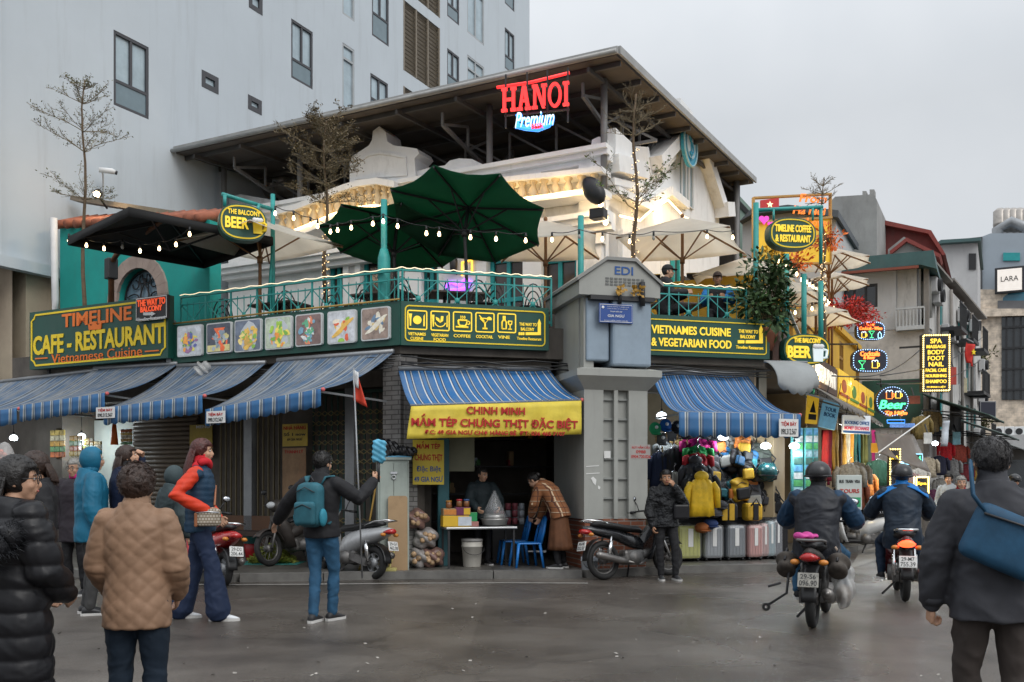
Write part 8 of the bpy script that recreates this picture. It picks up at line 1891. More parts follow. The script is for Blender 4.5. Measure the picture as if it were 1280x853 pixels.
spots = [(897,556,1,6),(879,568,7,1),(869,596,1,8),(912,545,9,1),(905,572,3,10),(918,590,2,0),(928,556,6,4),(936,575,3,9),(944,567,5,5),(889,592,8,4),(901,603,1,1),(913,613,0,6),(925,612,4,1),(938,602,7,6),(948,590,5,8),(893,617,7,8),(884,606,1,3),(956,606,9,9),(932,588,1,4),(921,572,1,3),(951,622,1,7),(961,617,7,1),(940,622,8,10),(906,588,4,7),(895,576,5,1),(968,630,1,1),(915,560,10,5),(931,630,4,1),(873,560,1,1),(885,552,7,1),(903,555,1,0),(930,566,1,1),(941,580,1,7),(913,580,7,1),(899,612,1,0),(944,614,1,1),(908,620,1,7),(953,575,5,1),(960,590,0,1),(957,632,7,1),(880,620,1,1),(866,606,1,7),(924,601,1,1),(888,572,1,8)]
seen = {}
kinds = {}
for i,(px,py,a,b2) in enumerate(spots):
 y = .35+rg.uniform(-.25,.25); x, z = FB.hit(px,py,y); w_ = rg.uniform(.24,.34); h = w_*rg.uniform(1.15,1.45)
 pos = 'top row' if py < 565 else 'second row' if py < 585 else 'third row' if py < 605 else 'lowest row'
 nm = '%s backpack with a %s pocket hanging in the %s of the bag stall'%(BCN[a],BCN[b2],pos)
 q = seen.get(nm,0); seen[nm] = q+1
 o = hbag(FB.P(x,y,z),w_,h,BCM[a],BCM[b2],FB.rz+rg.uniform(-.3,.3)); o['label'] = nm if not q else nm.replace('hanging','tilting')
 o.rotation_euler.y = rg.uniform(-.25,.25)
YBG = BCM[4]
for px,py,w_,lb in ((908,640,.34,'yellow and black duffel bag above the suitcases, left one'),(940,640,.30,'yellow topped roll bag above the suitcases, right one')):
 x, z = FB.hit(px,py,.0); t = thing('duffel_bag',lb,'bag',FB.P(x,.0,z),FB.rz); b = MB(); b.rbox(-w_/2,w_/2,-.13,.13,-.15,.15,.06); b.build('body', BCM[1] if px < 920 else YBG, t); [MB().rbox(xx-.05,xx+.05,-.145,-.12,-.14,.14,.01).build('panel', YBG if px < 920 else BCM[1], t) for xx in ((-.10,.03) if px < 920 else (.0,))]; MB().tube([(-w_*.3,-.12,.1),(0,-.15,.22),(w_*.3,-.12,.1)],.014,6).build('handle', DARK, t)
def garment(label, px, py, y, w_, h, m_, hood=False, name='hanging_jacket', rz=None, fr=FB, cat='clothing', sl=True):
 x, z = fr.hit(px,py,y); t = thing(name,label,cat,fr.P(x,y,z),fr.rz if rz is None else rz); ph = x*7
 b = MB(); rings = []
 for zz,q,d in ((0,.10,.03),(-.03,.32,.05),(-.12,.48,.075),(-.35*h,.46,.08),(-.7*h,.47,.085),(-h,.50,.075)):
  rings.append([V(w_*q*math.cos(2*PI*j/28)*(1+.05*math.sin(j*3+ph)), (d+.018*math.sin(j*2.3+ph+zz*6))*math.sin(2*PI*j/28), zz+.015*math.sin(j*1.3)*(zz < -.1)) for j in range(28)])
 b.loft(rings)
 if sl:
  for s_ in (-1,1): b.tube([(s_*w_*.42,0,-.08),(s_*w_*.56,-.02,-.3*h),(s_*w_*.60,-.03,-.78*h)],[.06*w_/.5,.065*w_/.5,.05*w_/.5],9)
 b.build('cloth', m_, t)
 if hood: MB().ell((0,.0,.03),(.13,.06,.09)).build('hood', m_, t)
 b = MB(); b.tube([(-w_*.3,0,-.05),(0,0,.03),(w_*.3,0,-.05)],.008,5); b.tube([(0,0,.03),(0,0,.10),(.03,0,.13),(0,0,.15)],.006,5); b.build('hanger', STEEL, t); return t
garment('bright yellow hooded jacket hanging in front of the bag stall',877,598,-.35,.46,.62,cloth('yellow rain cloth', (.72,.46,.025), .5, .3),True)
garment('magenta jacket hanging at the top of the stall',872,548,.15,.5,.3,cloth('magenta cloth', (.5,.015,.18), .6)); garment('green jacket hanging under the magenta one',872,557,.08,.42,.28,cloth('green cloth', (.02,.30,.07), .6)); garment('red jacket hanging under the green one',872,566,.02,.42,.3,cloth('red cloth', (.42,.02,.03), .6)); garment('charcoal jacket hanging under the red one',869,578,-.05,.46,.5,BCM[7],True); garment('black jacket behind the yellow one',876,590,-.15,.52,.6,BCM[1],True); garment('black jacket with a tan yoke behind the young man',843,560,.3,.42,.5,BLK); garment('navy jacket hanging next to the kiosk',824,565,.3,.34,.6,NAVY); garment('grey and white striped shirt hanging left',831,552,.4,.36,.3,cloth('striped shirt', (.30,.31,.30), .8)); garment('pale sweater with a dark hem behind the young man',843,590,.2,.36,.4,cloth('pale sweater', (.35,.34,.30), .8)); garment('tan shirt hanging between the black jackets',850,549,.45,.3,.2,cloth('tan shirt', (.3,.2,.08), .8))
for i,(px,py,c,nm) in enumerate(((819,536,(.02,.30,.12),'green'),(832,532,(.01,.10,.36),'blue'),(846,534,(.012,.012,.014),'black'),(858,540,(.02,.02,.03),'dark navy'),(827,549,(.1,.1,.1),'grey'))):
 x, z = FB.hit(px,py,.1); t = thing('stall_hat','%s cap with a tassel hanging under the stall ceiling'%nm,'cap',FB.P(x,.1,z),FB.rz); m = cloth('cap %s'%nm,c,.7); b = MB(); b.ell((0,0,0),(.11,.06,.11)); b.build('crown', m, t); b = MB(); b.ell((0,-.05,-.09),(.09,.05,.02)); b.build('peak', m, t); b = MB(); b.cyl((0,-.03,-.12),(0,-.03,-.22),.012); b.build('tassel', mat('tan cord', (.4,.25,.1), .7), t); MB().lathe([(.03,-.064),(.03,-.058),(.01,-.058)],(0,0,.02),12,'Y').build('badge', PAPER, t)
for i,(px,py,c,nm) in enumerate(((877,635,(.35,.36,.38),'pale grey'),(888,655,(.02,.04,.12),'navy'),(900,632,(.03,.03,.035),'black'),(893,641,(.10,.10,.11),'charcoal'),(878,660,(.3,.1,.03),'rust'))):
 x, z = FB.hit(px,py,-.1); t = thing('sun_cap','%s cap lying on the goods above the suitcases'%nm,'cap',FB.P(x,-.1,z),FB.rz); m = cloth('pile cap %s'%nm,c,.7); b = MB(); b.ell((0,0,0),(.13,.13,.09)); b.build('crown', m, t); MB().ell((0,-.13,-.045),(.10,.08,.012)).build('peak', m, t)
t = thing('back_cloth','dark cloth hung behind the bags of the stall','cloth',kb(fx(905,.75),.75),FB.rz); MB().grid([[(-1.15+2.0*j/30,.03*math.sin(j*1.3),2.35-2.2*i/8) for j in range(31)] for i in range(9)],thick=.01).build('cloth', BLK, t)
t = thing('stall_counter','low counter covered with dark cloth behind the suitcases','counter',kb(fx(915,.45),.45),FB.rz); MB().rbox(-1.25,.95,-.25,.5,.0,.72,.02).build('counter', BLK, t); MB().rbox(-1.2,-.6,-.27,.3,.722,.80,.02).build('folded_stock', mat('mixed folded cloth', (.25,.25,.26), .8, var=.6, vs=14), t)
for px,py,y,e,lb in ((827,519,.3,9,'lit lamp near the kiosk in the bag stall'),(904,546,.0,8,'lit lamp in the middle of the bag stall'),(957,557,-.2,12,'square lit lamp right of the bags'),(993,557,-.35,12,'lit lamp beside the postcard rack')):
 x, z = FB.hit(px,py,y); lamp(lb,FB.P(x,y,z),e,.09,cord=.35)
x, z = FB.hit(959,590,-.05); t = thing('helmet_on_stand','dark teal helmet hanging at the right end of the bag stall','helmet',FB.P(x,-.05,z),FB.rz); MB().ell((0,0,0),(.17,.19,.16)).build('shell', mat('teal gloss', (.01,.06,.065), .25), t); MB().torus((0,0,-.06),.16,.015,'Z',24,6).build('rim', DARK, t)
# ================================================================ RIGHT STREET STALLS AND SIGNS
# postcard racks
for px0,px1,y,lb in ((991,1004,-.75,'left postcard rack glowing blue green at the corner stall'),(1006,1016,-.62,'middle postcard rack'),(1016,1023,-.5,'right postcard rack behind the rider\'s helmet')):
 b_ = Board('postcard_rack',lb if 'rack ' in lb else lb+' of the corner stall','rack',Frame(*FC.P(0,-.3)[:2],12),0,px0,618); q0 = b_.xz(px0,535); q1 = b_.xz(px1,618); MB().rbox(q0[0],q1[0],0,.08,0,q0[1],.01).build('panel', mat('rack panel', (.10,.38,.38), .5, emit=(.2,.7,.7), es=.0), b_.t)
 n = 9
 for i in range(n): z = q0[1]*(i+.5)/n; h = q0[1]/n*.42; MB().box(q0[0]+.015,q1[0]-.015,-.012,-.002,z-h,z+h).build('postcard', mat('postcard %d'%(i%5), ((.3,.5,.55),(.08,.35,.12),(.5,.55,.55),(.1,.3,.5),(.05,.12,.1))[i%5], .4, var=.6, vs=10, emit=((.3,.5,.55),(.08,.35,.12),(.5,.55,.55),(.1,.3,.5),(.05,.12,.1))[i%5], es=.04), b_.t)  # cards carry faint emission in place of lamp light falling on them
# scarves hanging in front of the next stall
SCC = [('dark red',(.22,.012,.02)),('wine red',(.15,.01,.03)),('ochre',(.42,.24,.04)),('pale gold',(.48,.34,.12)),('brown',(.12,.06,.03)),('golden',(.5,.26,.03)),('cream',(.45,.38,.26)),('saffron',(.52,.22,.02)),('bottle green',(.015,.07,.05)),('deep teal',(.01,.09,.10)),('olive',(.12,.12,.03)),('moss',(.16,.15,.04)),('grey green',(.08,.1,.07)),('pink',(.4,.02,.13))]
fcx = lambda px, y: FC.X(px, y)
for i,(nm,c) in enumerate(SCC):
 px = 1031+i*4.6; y = -.35; x, z = FC.hit(px,538,y); t = thing('hanging_scarf','%s scarf hanging in the scarf row under the booking sign'%nm,'scarf',FC.P(x,y,z),FC.rz,'scarves hanging in a row'); L_ = (.95,1.05,.85)[i%3]
 MB().grid([[(-.14+.28*u+.02*math.sin(v*5+i), .05*math.sin(u*11+i+v*2), -L_*v) for u in [j/10 for j in range(11)]] for v in [k/8 for k in range(9)]],thick=.01).build('cloth', cloth('scarf %s'%nm,c,.8,.3), t); b = MB(); [b.tube([(-.13+.26*j/8,0,-L_),(-.13+.26*j/8+.01,0,-L_-.08)],.006,4) for j in range(9)]; b.build('fringe', cloth('scarf %s'%nm,c), t)
t = thing('scarf_rail','steel rail carrying the row of scarves','rail',FC.P(fcx(1058,-.35),-.35,FC.hit(1058,536,-.35)[1]),FC.rz); MB().tube([(-2.4,0,.06),(4.5,0,.02)],.02,8).build('rail', STEEL, t); [MB().bar((x,0,.05),(x,.3,.6),.02).build('bracket', STEEL, t) for x in (-2.2,1,4.2)]
# garments up the street
gs = [(1062,580,'grey patterned top',(.2,.2,.19)),(1070,578,'black and cream top',(.3,.28,.24)),(1080,590,'orange top',(.42,.16,.04)),(1113,610,'dark dress',(.02,.02,.03)),(1122,575,'black printed top',(.03,.03,.03)),(1131,600,'ochre top',(.35,.2,.04)),(1160,572,'cream lace dress',(.42,.36,.27)),(1174,570,'dark navy top',(.02,.022,.05)),(1182,552,'bright red jumper',(.55,.012,.02)),(1190,574,'black and white printed trousers',(.25,.25,.25)),(1200,556,'brick red top',(.3,.05,.03)),(1176,598,'grey check skirt',(.2,.19,.17)),(1210,566,'black and white dress',(.14,.14,.14)),(1152,520,'olive jacket',(.18,.13,.04)),(1165,512,'sand jacket',(.28,.2,.09)),(1066,600,'rust coloured dress',(.22,.06,.03)),(1098,575,'dark green blouse',(.02,.07,.04)),(1106,588,'black blouse with pale print',(.05,.05,.05)),(1136,590,'pale pink blouse',(.42,.28,.26)),(1143,600,'charcoal dress',(.04,.04,.045)),(1150,585,'white lace blouse',(.5,.48,.44)),(1168,612,'plum dress',(.10,.02,.06)),(1206,580,'wine coloured jumper',(.2,.02,.03)),(1196,592,'grey cardigan',(.16,.16,.165)),(1215,580,'mustard blouse',(.35,.22,.04)),(1126,545,'navy check jacket',(.03,.04,.08))]
for i,(px,py,nm,c) in enumerate(gs):
 Y = 19.5+.22*(px-1062)*.45; p = at(px,py,Y); fr = Frame(p.x,p.y,-15+(i%3)*14); garment('%s hanging among the street clothes'%nm,px,py,0,.5,.62 if py > 540 else .7,mat('print '+nm,c,.8,var=.15 if c[0] < .1 else .5,vs=16,bump=.3),fr=fr,name='hanging_garment',cat='clothing')
for px,py,Y,e,lb in ((1100,560,21,30,'left one of the bluish white lamps over the clothes stalls'),(1110,561,21.6,24,'middle one of the bluish white lamps'),(1119,560,22.2,24,'right one of the bluish white lamps'),(1129,559,23,20,'small lamp beside the green screen'),(1169,554,24,26,'lone lamp above the navy top')):
 lamp(lb+(' above the stalls' if 'one of' in lb and 'over' not in lb else ''),at(px,py,Y),e,.08,cord=.3)
glow(1055,560,18.6,22,(1,.78,.45)); glow(1120,600,21,22,(1,.8,.5))
# awnings and canvases on the right street
CANV = mat('grey brown canvas', (.15,.135,.12), .85, var=.25, vs=2, stain=.4); WCV = mat('pale scalloped canvas', (.27,.285,.285), .75, var=.12, vs=3, stain=.35)
t = thing('white_canvas','pale scalloped canvas hood at the corner beside the deep blue awning','awning',FB.P(6.05,-.35,0),FB.rz); b = MB(); f0 = Frame(*FB.P(6.05,-.35)[:2],30); w_ = sz(56,16); z1, z0 = at(980,455,16).z, at(980,496,16).z
b.grid([[(w_*u, -.45*math.sin(PI*.5*v)-.1*math.sin(PI*u), z1+(z0-z1)*(v**1.5)*(.75+.25*math.sin(PI*min(1,u*1.1)))-.05*(v > .99)*abs(math.sin(u*PI*5))) for u in [j/30 for j in range(31)]] for v in [i/10 for i in range(11)]],thick=.01); b.build('canvas', WCV, t); b = MB(); b.tube([(0,-.02,z1),(w_,-.1,z1)],.025,6); b.build('bar', GREYM, t)
t = thing('thatch_awning','long grey brown ragged awning along the right street below the fascia','awning',FC.P(.3,-.1,3.4),FC.rz); b = MB(); L_ = FC.X(1092,-.9)-.3
b.grid([[(L_*u, -1.0*v, -.05-.42*v-.18*v*v+.02*math.sin(u*60)*v-(.06*abs(math.sin(u*70)) if v > .95 else 0)) for u in [j/90 for j in range(91)]] for v in [i/8 for i in range(9)]],thick=.015); b.build('canvas', CANV, t); b = MB(); [b.bar((L_*u,0,-.3),(L_*u,-.95,-.62),.03) for u in (.02,.35,.68,.98)]; b.build('arm', GREYM, t)
t = thing('brown_tarp','sagging brown tarpaulin stretched over the clothes stalls','tarpaulin',at(1112,560,21)); P4 = [at(1092,545,19.5),at(1140,545,22),at(1160,590,24)*0+at(1158,592,24),at(1095,570,20.5)]; P4 = [at(1094,541,20),at(1142,545,23.5),at(1163,591,22.5),at(1098,566,19)]; o_ = at(1112,560,21)
MB().grid([[(P4[0]*(1-u)+P4[1]*u)*(1-v)+(P4[3]*(1-u)+P4[2]*u)*v-o_-V(0,0,.15*math.sin(PI*u)*math.sin(PI*v)) for u in [j/8 for j in range(9)]] for v in [i/8 for i in range(9)]],thick=.01).build('sheet', mat('brown tarp', (.13,.105,.085), .8, var=.2), t); MB().tube([P4[3]-o_,P4[1]-o_+V(.4,0,.5)],.015,6).build('rope', PAPER, t)
for k,(a,lb) in enumerate((((1150,492),'nearest green tin canopy on the worn fronts'),((1183,520),'second green tin canopy farther up'),((1203,537),'farthest pale canopy up the street'))):
 Y = (29,33,38)[k]; p = at(a[0],a[1],Y); t = thing('tin_canopy',lb,'awning',p,R(57)); b = MB(); b.grid([[(x,-1.9*v,-.75*v+.02*math.sin(x*25)) for x in [j*.12 for j in range(36)]] for v in (0,.5,1)],thick=.03); b.build('sheet', mat(('green tin','grey green tin','pale tin')[k], ((.06,.11,.09),(.10,.14,.13),(.24,.26,.26))[k], .6, var=.25, stain=.4), t); b = MB(); [b.bar((x,0,-.5),(x,-1.8,-.72),.04) for x in (.1,2,4)]; b.build('bracket', DARK, t)
# neon and lit signs
def bulbs(parent, pts, r_, m_, nm='bulb_border'):
 b = MB(); [b.ell((p[0],-.035,p[1]),r_,n=6,m=4) for p in pts]; return b.build(nm, m_, parent, kind='stuff')
def along(pts, n):
 L = [0]; P_ = pts+[pts[0]]
 for a, c in zip(P_[:-1], P_[1:]): L.append(L[-1]+math.dist(a, c))
 out = []
 for i in range(n):
  s_ = L[-1]*i/n; k = max(j for j in range(len(L)-1) if L[j] <= s_+1e-9); f = (s_-L[k])/max(1e-9, L[k+1]-L[k]); out.append((P_[k][0]+(P_[k+1][0]-P_[k][0])*f, P_[k][1]+(P_[k+1][1]-P_[k][1])*f))
 return out
BLUB = mat('blue bulbs', (.4,.6,1), .4, var=0, emit=(.35,.6,1), es=2.2); YELB = mat('yellow bulbs', (1,.8,.3), .4, var=0, emit=(1,.74,.25), es=3); ORN = mat('orange neon', (1,.3,.05), .4, var=0, emit=(1,.20,.04), es=2.2); GRN = mat('green neon', (.1,1,.4), .4, var=0, emit=(.08,1,.35), es=1.6); YLN = mat('yellow neon', (1,.7,.1), .4, var=0, emit=(1,.58,.06), es=1.6); LBN = mat('pale blue neon', (.5,.9,1), .4, var=0, emit=(.4,.85,1), es=1.8); SGB = mat('dark sign panel', (.012,.014,.03), .35, var=.1)
def neon(label, px, py, Y, wp, hp, pts=None, rz=0):
 t = thing('neon_sign',label,'sign',at(px,py,Y),R(rz)); k = sz(1,Y); o = pts or oval_sign(0,0,wp*k,hp*k,.3); MB().prism(o,0,.12).build('panel', SGB, t); b = MB(); b.tube([(-wp*k*.3,.06,hp*k*.45),(-wp*k*.3,.06,hp*k*.7),(-wp*k*1.1,.06,hp*k*.7)],.02,6); b.build('bracket', DARK, t)
 bulbs(t, along([(x*.95,z*.94) for x,z in o], 40), .011, BLUB); return t, k
def glassn(t, k, x, y, s_, m_):
 lines_bez('cocktail_glass',[[((x-4*s_)*k,(y+4*s_)*k),((x+4*s_)*k,(y+4*s_)*k),(x*k,(y-1*s_)*k),((x-4*s_)*k,(y+4*s_)*k)],[(x*k,(y-1*s_)*k),(x*k,(y-5*s_)*k)],[((x-2.5*s_)*k,(y-5*s_)*k),((x+2.5*s_)*k,(y-5*s_)*k)]],.35*k,m_,t,-.03)
def mugn(t, k, x, y, s_, m_):
 lines_bez('beer_mug',[[((x-3*s_)*k,(y+3*s_)*k),((x-3*s_)*k,(y-4*s_)*k),((x+3*s_)*k,(y-4*s_)*k),((x+3*s_)*k,(y+3*s_)*k)],[((x+3*s_)*k,(y+1.5*s_)*k),((x+5*s_)*k,(y+1*s_)*k),((x+5*s_)*k,(y-2*s_)*k),((x+3*s_)*k,(y-2.5*s_)*k)]],.5*k,m_,t,-.03); lines_bez('beer_foam',[arc((x-1.5*s_)*k,(y+3*s_)*k,2*s_*k,1.6*s_*k,0,200,8),arc((x+1.6*s_)*k,(y+3.2*s_)*k,1.8*s_*k,1.6*s_*k,-20,180,8)],.5*k,WHN,t,-.035)
t, k = neon('small oval neon sign with a beer mug and cocktail, uppermost of the neon signs',1088,414,20.5,37,24); text('lettering','Beer',[ORN],t,0,8.2*k,10*k,4.2*k,-.002,.04,.01); text('lettering','Cocktail - Wine',[ORN],t,0,3.2*k,28*k,4*k,-.002,.04,.01); mugn(t,k,-9,-5,.8,YLN); glassn(t,k,1,-4,.9,GRN); lines_bez('bottle',[[(9*k,-9*k),(9*k,-4*k),(11*k,-1*k),(13*k,-4*k),(13*k,-9*k),(9*k,-9*k)]],.4*k,LBN,t,-.03)
t, k = neon('larger oval neon sign reading cocktails and beer in the middle of the neon column',1087,451,20.0,46,30); text('lettering','Cocktails',[ORN],t,0,8.5*k,24*k,6*k,-.002,.04,.01); text('lettering','& Beer',[ORN],t,-1*k,3.6*k,14*k,4*k,-.002,.04,.01); glassn(t,k,-10,-5,1.1,GRN); mugn(t,k,6,-5,1.1,YLN)
k = sz(1,21); t, k = neon('round neon sign with orange mugs above green letters, lowest of the neon signs',1115,502,21,42,40,arc(0,0,20.5*k,19*k,0,351,39)); mugn(t,k,-4,8,1.2,ORN); mugn(t,k,7,8,1.0,YLN); text('lettering','Beer',[GRN],t,0,-4*k,33*k,11*k,-.002,.05,.02,.25); text('lettering','Tạ Hiện',[ORN],t,4*k,-15*k,27*k,6.5*k,-.02,.05,.03,.15); lines_bez('underline',[[(-6*k,-23*k),(16*k,-23*k),(16*k,-27*k),(-6*k,-27*k),(-6*k,-23*k)]],.6*k,BLUN,t,-.0)
t = thing('spa_sign','tall black lit sign of yellow capitals bordered by bulbs up the street','sign',at(1170,454,25.5),R(-6)); k = sz(1,25.5); W_, H_ = 34*k, 72*k; MB().box(-W_/2,W_/2,0,.2,-H_/2,H_/2).build('panel', SGB, t); bd_ = [(-W_*.46,-H_*.48),(W_*.46,-H_*.48),(W_*.46,H_*.48),(-W_*.46,H_*.48)]; bulbs(t, along(bd_,74), .022, YELB); b = MB(); b.bar((-W_/2-.0,.1,H_*.3),(-W_/2-.5,.3,H_*.3),.05); b.bar((-W_/2,.1,-H_*.3),(-W_/2-.5,.3,-H_*.3),.05); b.build('bracket', DARK, t)
SPAL = mat('yellow lit capitals', (1,.7,.1), .4, var=0, emit=(1,.66,.05), es=.95)
for s_,y,w_,h in (('SPA',27.5,14,6),('MASSAGE',20.5,23,4.2),('BODY',13.5,20,5.6),('FOOT',6,20,5.6),('NAIL',-1.5,18,5.6),('FACIAL CARE',-9,25,4.4),('NOURISHING',-16,25,4),('SHAMPOO',-23,25,4.6),('79 ĐINH LIỆT',-30,23,3.2)): text('lettering',s_,[SPAL],t,0,y*k,w_*k,h*k,-.002,.02,.03)
for px,py,Y,wp,hp,rows,c,lb,ti in ((1037,519,18.4,22,34,[('TOUR',.2,5),('BOOK',.0,5)],mat('blue board', (.18,.45,.66), .5, var=.35, vs=5, emit=(.25,.6,.85), es=.2),'tilted blue and white board hanging under the ragged awning',12),(1071,531,18.8,37,23,[],mat('pale lit board', (.62,.66,.7), .5, emit=(.8,.9,1), es=.2),'white booking office board under the ragged awning',2),(1016,512,17.6,15,36,[],mat('yellow lit panel', (.8,.5,.03)),'small yellow board with a dark arrow beside the tilted blue one',5)):
 t = thing('hanging_sign',lb,'sign',at(px,py,Y),0,rot=(0,R(ti),R(8))); k = sz(1,Y); MB().rbox(-wp/2*k,wp/2*k,0,.06,-hp/2*k,hp/2*k,.01).build('board', c, t); b = MB(); [b.tube([(s_*wp*.35*k,.03,hp/2*k),(s_*wp*.35*k,.03,hp/2*k+.4)],.008,5) for s_ in (-1,1)]; b.build('chain', DARK, t)
 for s_,z,h in rows: text('lettering',s_,[BLUETX],t,0,z*hp*k,wp*.7*k,h*k,-.002,.01,.03)
 if wp == 37: text('lettering','BOOKING OFFICE',[BLUETX],t,0,2*k,33*k,4.5*k,-.002,.01,.03); text('lettering','MONEY EXCHANGE',[mat('pink red letters', (.65,.05,.12), .5)],t,0,-4.5*k,33*k,4.5*k,-.002,.01,.03); MB().box(-18*k,18*k,-.003,-.001,-11*k,-8*k).build('blue_band', BLUETX, t)
 if wp == 15: MB().prism([(-4*k,-4*k),(4*k,-4*k),(0,11*k)],-.01,-.001).build('arrow', DARK, t); MB().box(-5*k,5*k,-.01,-.001,-13*k,-6*k).build('dark_text_block', DARK, t)
t = thing('green_screen','small lit screen with green figures above the clothes','screen',at(1141,574,22.5),R(5)); k = sz(1,22.5); MB().box(-13*k,13*k,0,.1,-7*k,7*k).build('case', mat('lit blue edge', (.3,.6,.8), .4, emit=(.4,.8,1), es=1.0), t); MB().box(-11.5*k,11.5*k,-.02,-.001,-5.5*k,5.5*k).build('screen', SGB, t); text('figures','24',[GRN],t,6*k,0,8*k,8*k,-.021,.01,.06)
for px,py,wp,hp,st,lb in ((1118,590,14,60,'SPA','tall yellow edged display board below the round neon sign'),(1152,607,17,22,'Spa','small black board with yellow letters and a bulb border')):
 t = thing('display_board',lb,'sign',at(px,py,20.5),R(5)); k = sz(1,20.5); MB().box(-wp/2*k,wp/2*k,0,.08,-hp/2*k,hp/2*k).build('panel', SGB, t); bulbs(t, along([(-wp*.46*k,-hp*.47*k),(wp*.46*k,-hp*.47*k),(wp*.46*k,hp*.47*k),(-wp*.46*k,hp*.47*k)],44), .02, YELB)
 text('lettering',st,[SPAL],t,0,hp*.1*k if hp < 30 else hp*.3*k,wp*.7*k,5*k,-.002,.02,.04)
 if hp > 30: [MB().rbox(rg.uniform(-wp*.35,wp*.2)*k,rg.uniform(wp*.22,wp*.38)*k,-.05,-.002,z*k,(z+3)*k,.01).build('item', SN[int(z)%5], t) for z in (-26,-20,-13,-7,0,6)]
t = thing('notice_board','white notice board with green and red print behind the helmeted rider','board',at(1062,608,16.6),R(10)); k = sz(1,16.6); MB().rbox(-17*k,17*k,0,.05,-30*k,14*k,.01).build('board', mat('notice white', (.5,.55,.52), .6), t); MB().box(-15*k,15*k,-.004,-.001,-26*k,-14*k).build('green_block', mat('green print', (.03,.32,.14), .5, var=.4, vs=8), t); text('lettering','TOURS',[REDTX],t,0,-6*k,26*k,5*k,-.002,.006,.03); text('lettering','BUS  TRAIN  VISA',[DARK],t,0,6*k,28*k,4*k,-.002,.006,.02)
for px,py,Y,wp,hp,c,lb in ((1098,560,20.5,16,12,(.75,.35,.04),'small orange lit board under the neon signs'),(1128,532,24,30,5,(.12,.25,.6),'long blue strip sign above the brown tarpaulin'),(1160,548,26,10,14,(.5,.5,.48),'small pale board under the black capitals sign'),(1196,548,30,9,16,(.2,.42,.5),'narrow pale blue board among the tin canopies'),(1192,470,33,7,22,(.5,.06,.04),'narrow red vertical board on the worn fronts'),(1206,482,37,6,18,(.5,.45,.3),'narrow cream vertical board on the worn fronts'),(1143,500,26,14,10,(.3,.08,.04),'small rust board left of the black capitals sign')):
 t = thing('shop_board',lb,'sign',at(px,py,Y),R(-8)); k = sz(1,Y); MB().rbox(-wp/2*k,wp/2*k,0,.08,-hp/2*k,hp/2*k,.01).build('panel', mat('board '+lb[:18],c,.5,var=.35,vs=5,emit=c if 'lit' in lb else None,es=.5), t); MB().bar((0,.05,hp/2*k),(0,.3,hp/2*k+.25),.03).build('bracket', DARK, t)
for i,(a,b2,lb) in enumerate((((1100,470,20,1230,420,40),0,'upper'),((1096,480,20,1226,450,40),0,'middle'),((1040,470,18,1158,430,27),0,'lower'))):
 p, q = at(*a[:3]), at(*a[3:]); t = thing('street_cable','%s sagging cable strung along the right street'%lb,'cable',p); MB().tube([(q-p)*(j/16)-V(0,0,.35*math.sin(PI*j/16)) for j in range(17)],.014,5).build('cable', BLACKP, t)
t = thing('national_flag','red flag with a yellow star hanging from the worn fronts','flag',at(1213,440,34),R(20)); b = MB(); k = sz(1,34); b.grid([[(12*k*(u-.5),.1*math.sin(u*6+v*3),-26*k*v+12*k-4*k*u) for u in [j/8 for j in range(9)]] for v in [i/8 for i in range(9)]],thick=.01); b.build('cloth', mat('flag red', (.6,.03,.02), .7, var=.15), t); MB().prism([((4 if i%2==0 else 1.7)*k*math.sin(R(36*i)),-1*k+(4 if i%2==0 else 1.7)*k*math.cos(R(36*i))) for i in range(10)],-.16,-.13).build('star', YEL, t); MB().bar((-6*k,0,16*k),(5*k,0,12*k),.04).build('pole', GREYM, t)
t = thing('black_wall_board','small black board on the beige block beside the shrub','sign',at(1235,512,40)); MB().rbox(-.35,.35,0,.1,-.35,.35,.02).build('board', SGB, t); b = MB(); outline(b,[(-.33,-.33),(.33,-.33),(.33,.33),(-.33,.33)],.03,-.012,-.001); b.build('border', GREYM, t)
t = thing('teal_banner','narrow pale blue banner hanging over the street clothes','banner',at(1183,540,23),R(-14)); k = sz(1,23); MB().grid([[(8*k*(u-.5)-3*k*v,.03*math.sin(v*6),14*k-32*k*v) for u in (0,.5,1)] for v in [i/8 for i in range(9)]],thick=.006).build('cloth', mat('pale blue print', (.25,.5,.6), .5, var=.3, vs=5), t)
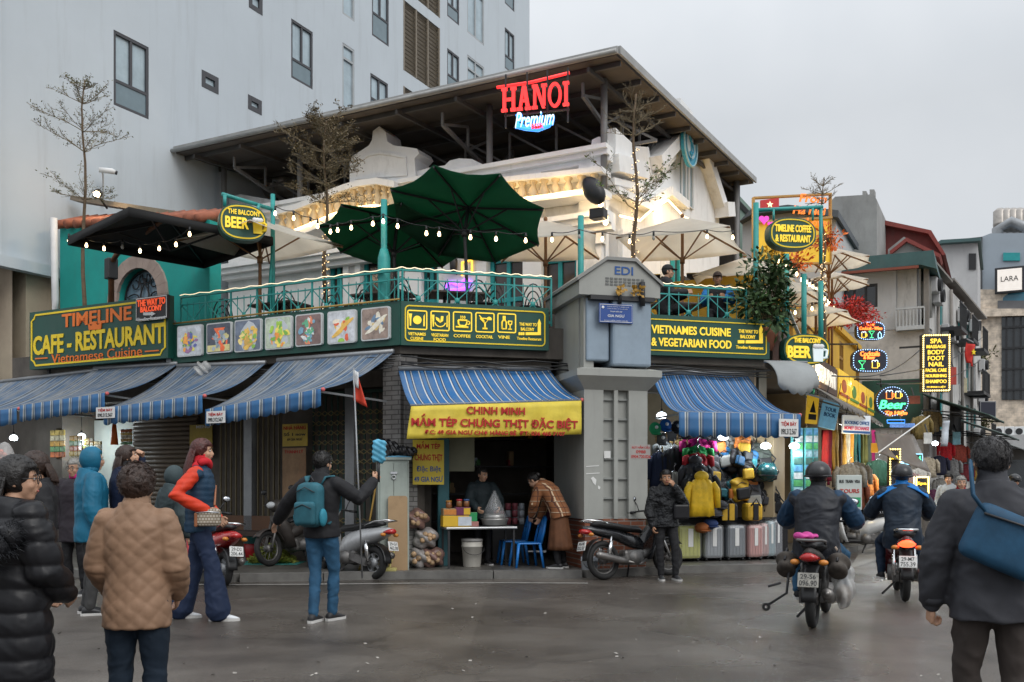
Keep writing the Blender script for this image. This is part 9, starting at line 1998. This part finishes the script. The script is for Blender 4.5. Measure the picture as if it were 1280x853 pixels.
# terrace furniture seen through the lattice
t0 = thing('wire_chair','black arched wire chair behind the lattice railing','chair',(0,0,3.92),0,'black wire chairs on the terrace'); b = MB(); b.lathe([(.02,.44),(.2,.44),(.21,.455),(.2,.47),(.02,.47)],(0,0,0),18); b.build('seat', BLACKP, t0)
for sx in (-1,1):
 for sy in (-1,1): MB().tube([(sx*.13,sy*.13,.45),(sx*.2,sy*.2,0)],.012,6).build('leg', BLACKP, t0)
b = MB()
for s_ in (1,.72,.45): b.tube([(.2*s_*math.cos(R(a)),.19,.46+.44*s_*math.sin(R(a))*1.0) for a in range(0,181,15)],.012,6)
b.build('backrest', BLACKP, t0); first = [True]
cs = [(FA,-4.4,.9,40),(FA,-3.7,1.2,-60),(FA,-2.9,.8,20),(FA,-2.2,1.3,160),(FA,-1.4,.8,-30),(FA,-.8,1.3,100),(FB,.25,.9,30),(FB,.8,1.2,-70),(FB,1.5,.8,20),(FB,1.95,1.3,150),(FB,2.35,.9,-20),(FB,4.4,1.3,80)]
for i,(fr,x,y,a) in enumerate(cs):
 p = fr.P(x,y,3.92)
 if first[0]: t0.location = p; t0.rotation_euler.z = R(a); first[0] = False
 else: dup(t0,p,R(a))
for fr,x,y,lb in ((FA,-3.3,1.1,'left of the teal post with a square foot'),(FA,-1.1,1.2,'behind the teal post with a square foot'),(FB,1.2,1.3,'behind the board of food icons'),(FB,5.2,1.2,'between the two seated men')):
 t = thing('terrace_table','dark wooden terrace table '+lb,'table',fr.P(x,y,3.92),fr.rz); MB().rbox(-.5,.5,-.32,.32,.66,.70,.01).build('table_top', mat('dark table wood', (.05,.035,.028), .5, var=.2), t); b = MB(); b.cyl((0,0,0.03),(0,0,.66),.035); b.lathe([(.22,0),(.22,.02),(.05,.04)],(0,0,0),16); b.build('pedestal', BLACKP, t)
t = thing('neon_bottle','small violet and orange neon sign on the villa wall behind the rail','sign',FU.P(FU.X(574,-.1),-.1,FU.hit(574,352,-.1)[1]),FU.rz); lines_bez('tubes',[[(-.35,-.12),(-.2,.0),(.0,-.1),(.2,.02),(.35,-.08)],[(-.3,-.2),(.3,-.18)]],.03,mat('violet neon', (.4,.1,1), .4, var=0, emit=(.35,.08,1), es=3),t,-.05); lines_bez('glass_tubes',[[(.1,.1),(.1,.4),(.35,.42),(.35,.12)]],.022,YLN,t,-.05); MB().box(-.4,.45,-.02,.05,-.3,.5).build('backing', VILLA, t)
t = thing('wall_sconce','black lantern sconce on the villa wall above the neon sign','lamp',FU.P(FU.X(567,-.25),-.25,FU.hit(567,331,-.25)[1]),FU.rz); MB().lathe([(.02,-.2),(.08,-.1),(.09,.1),(.03,.2),(.01,.26)],(0,0,0),12).build('lantern', DARK, t); MB().tube([(0,0,-.1),(.0,.15,-.2),(0,.25,-.05)],.02,6).build('bracket', DARK, t)
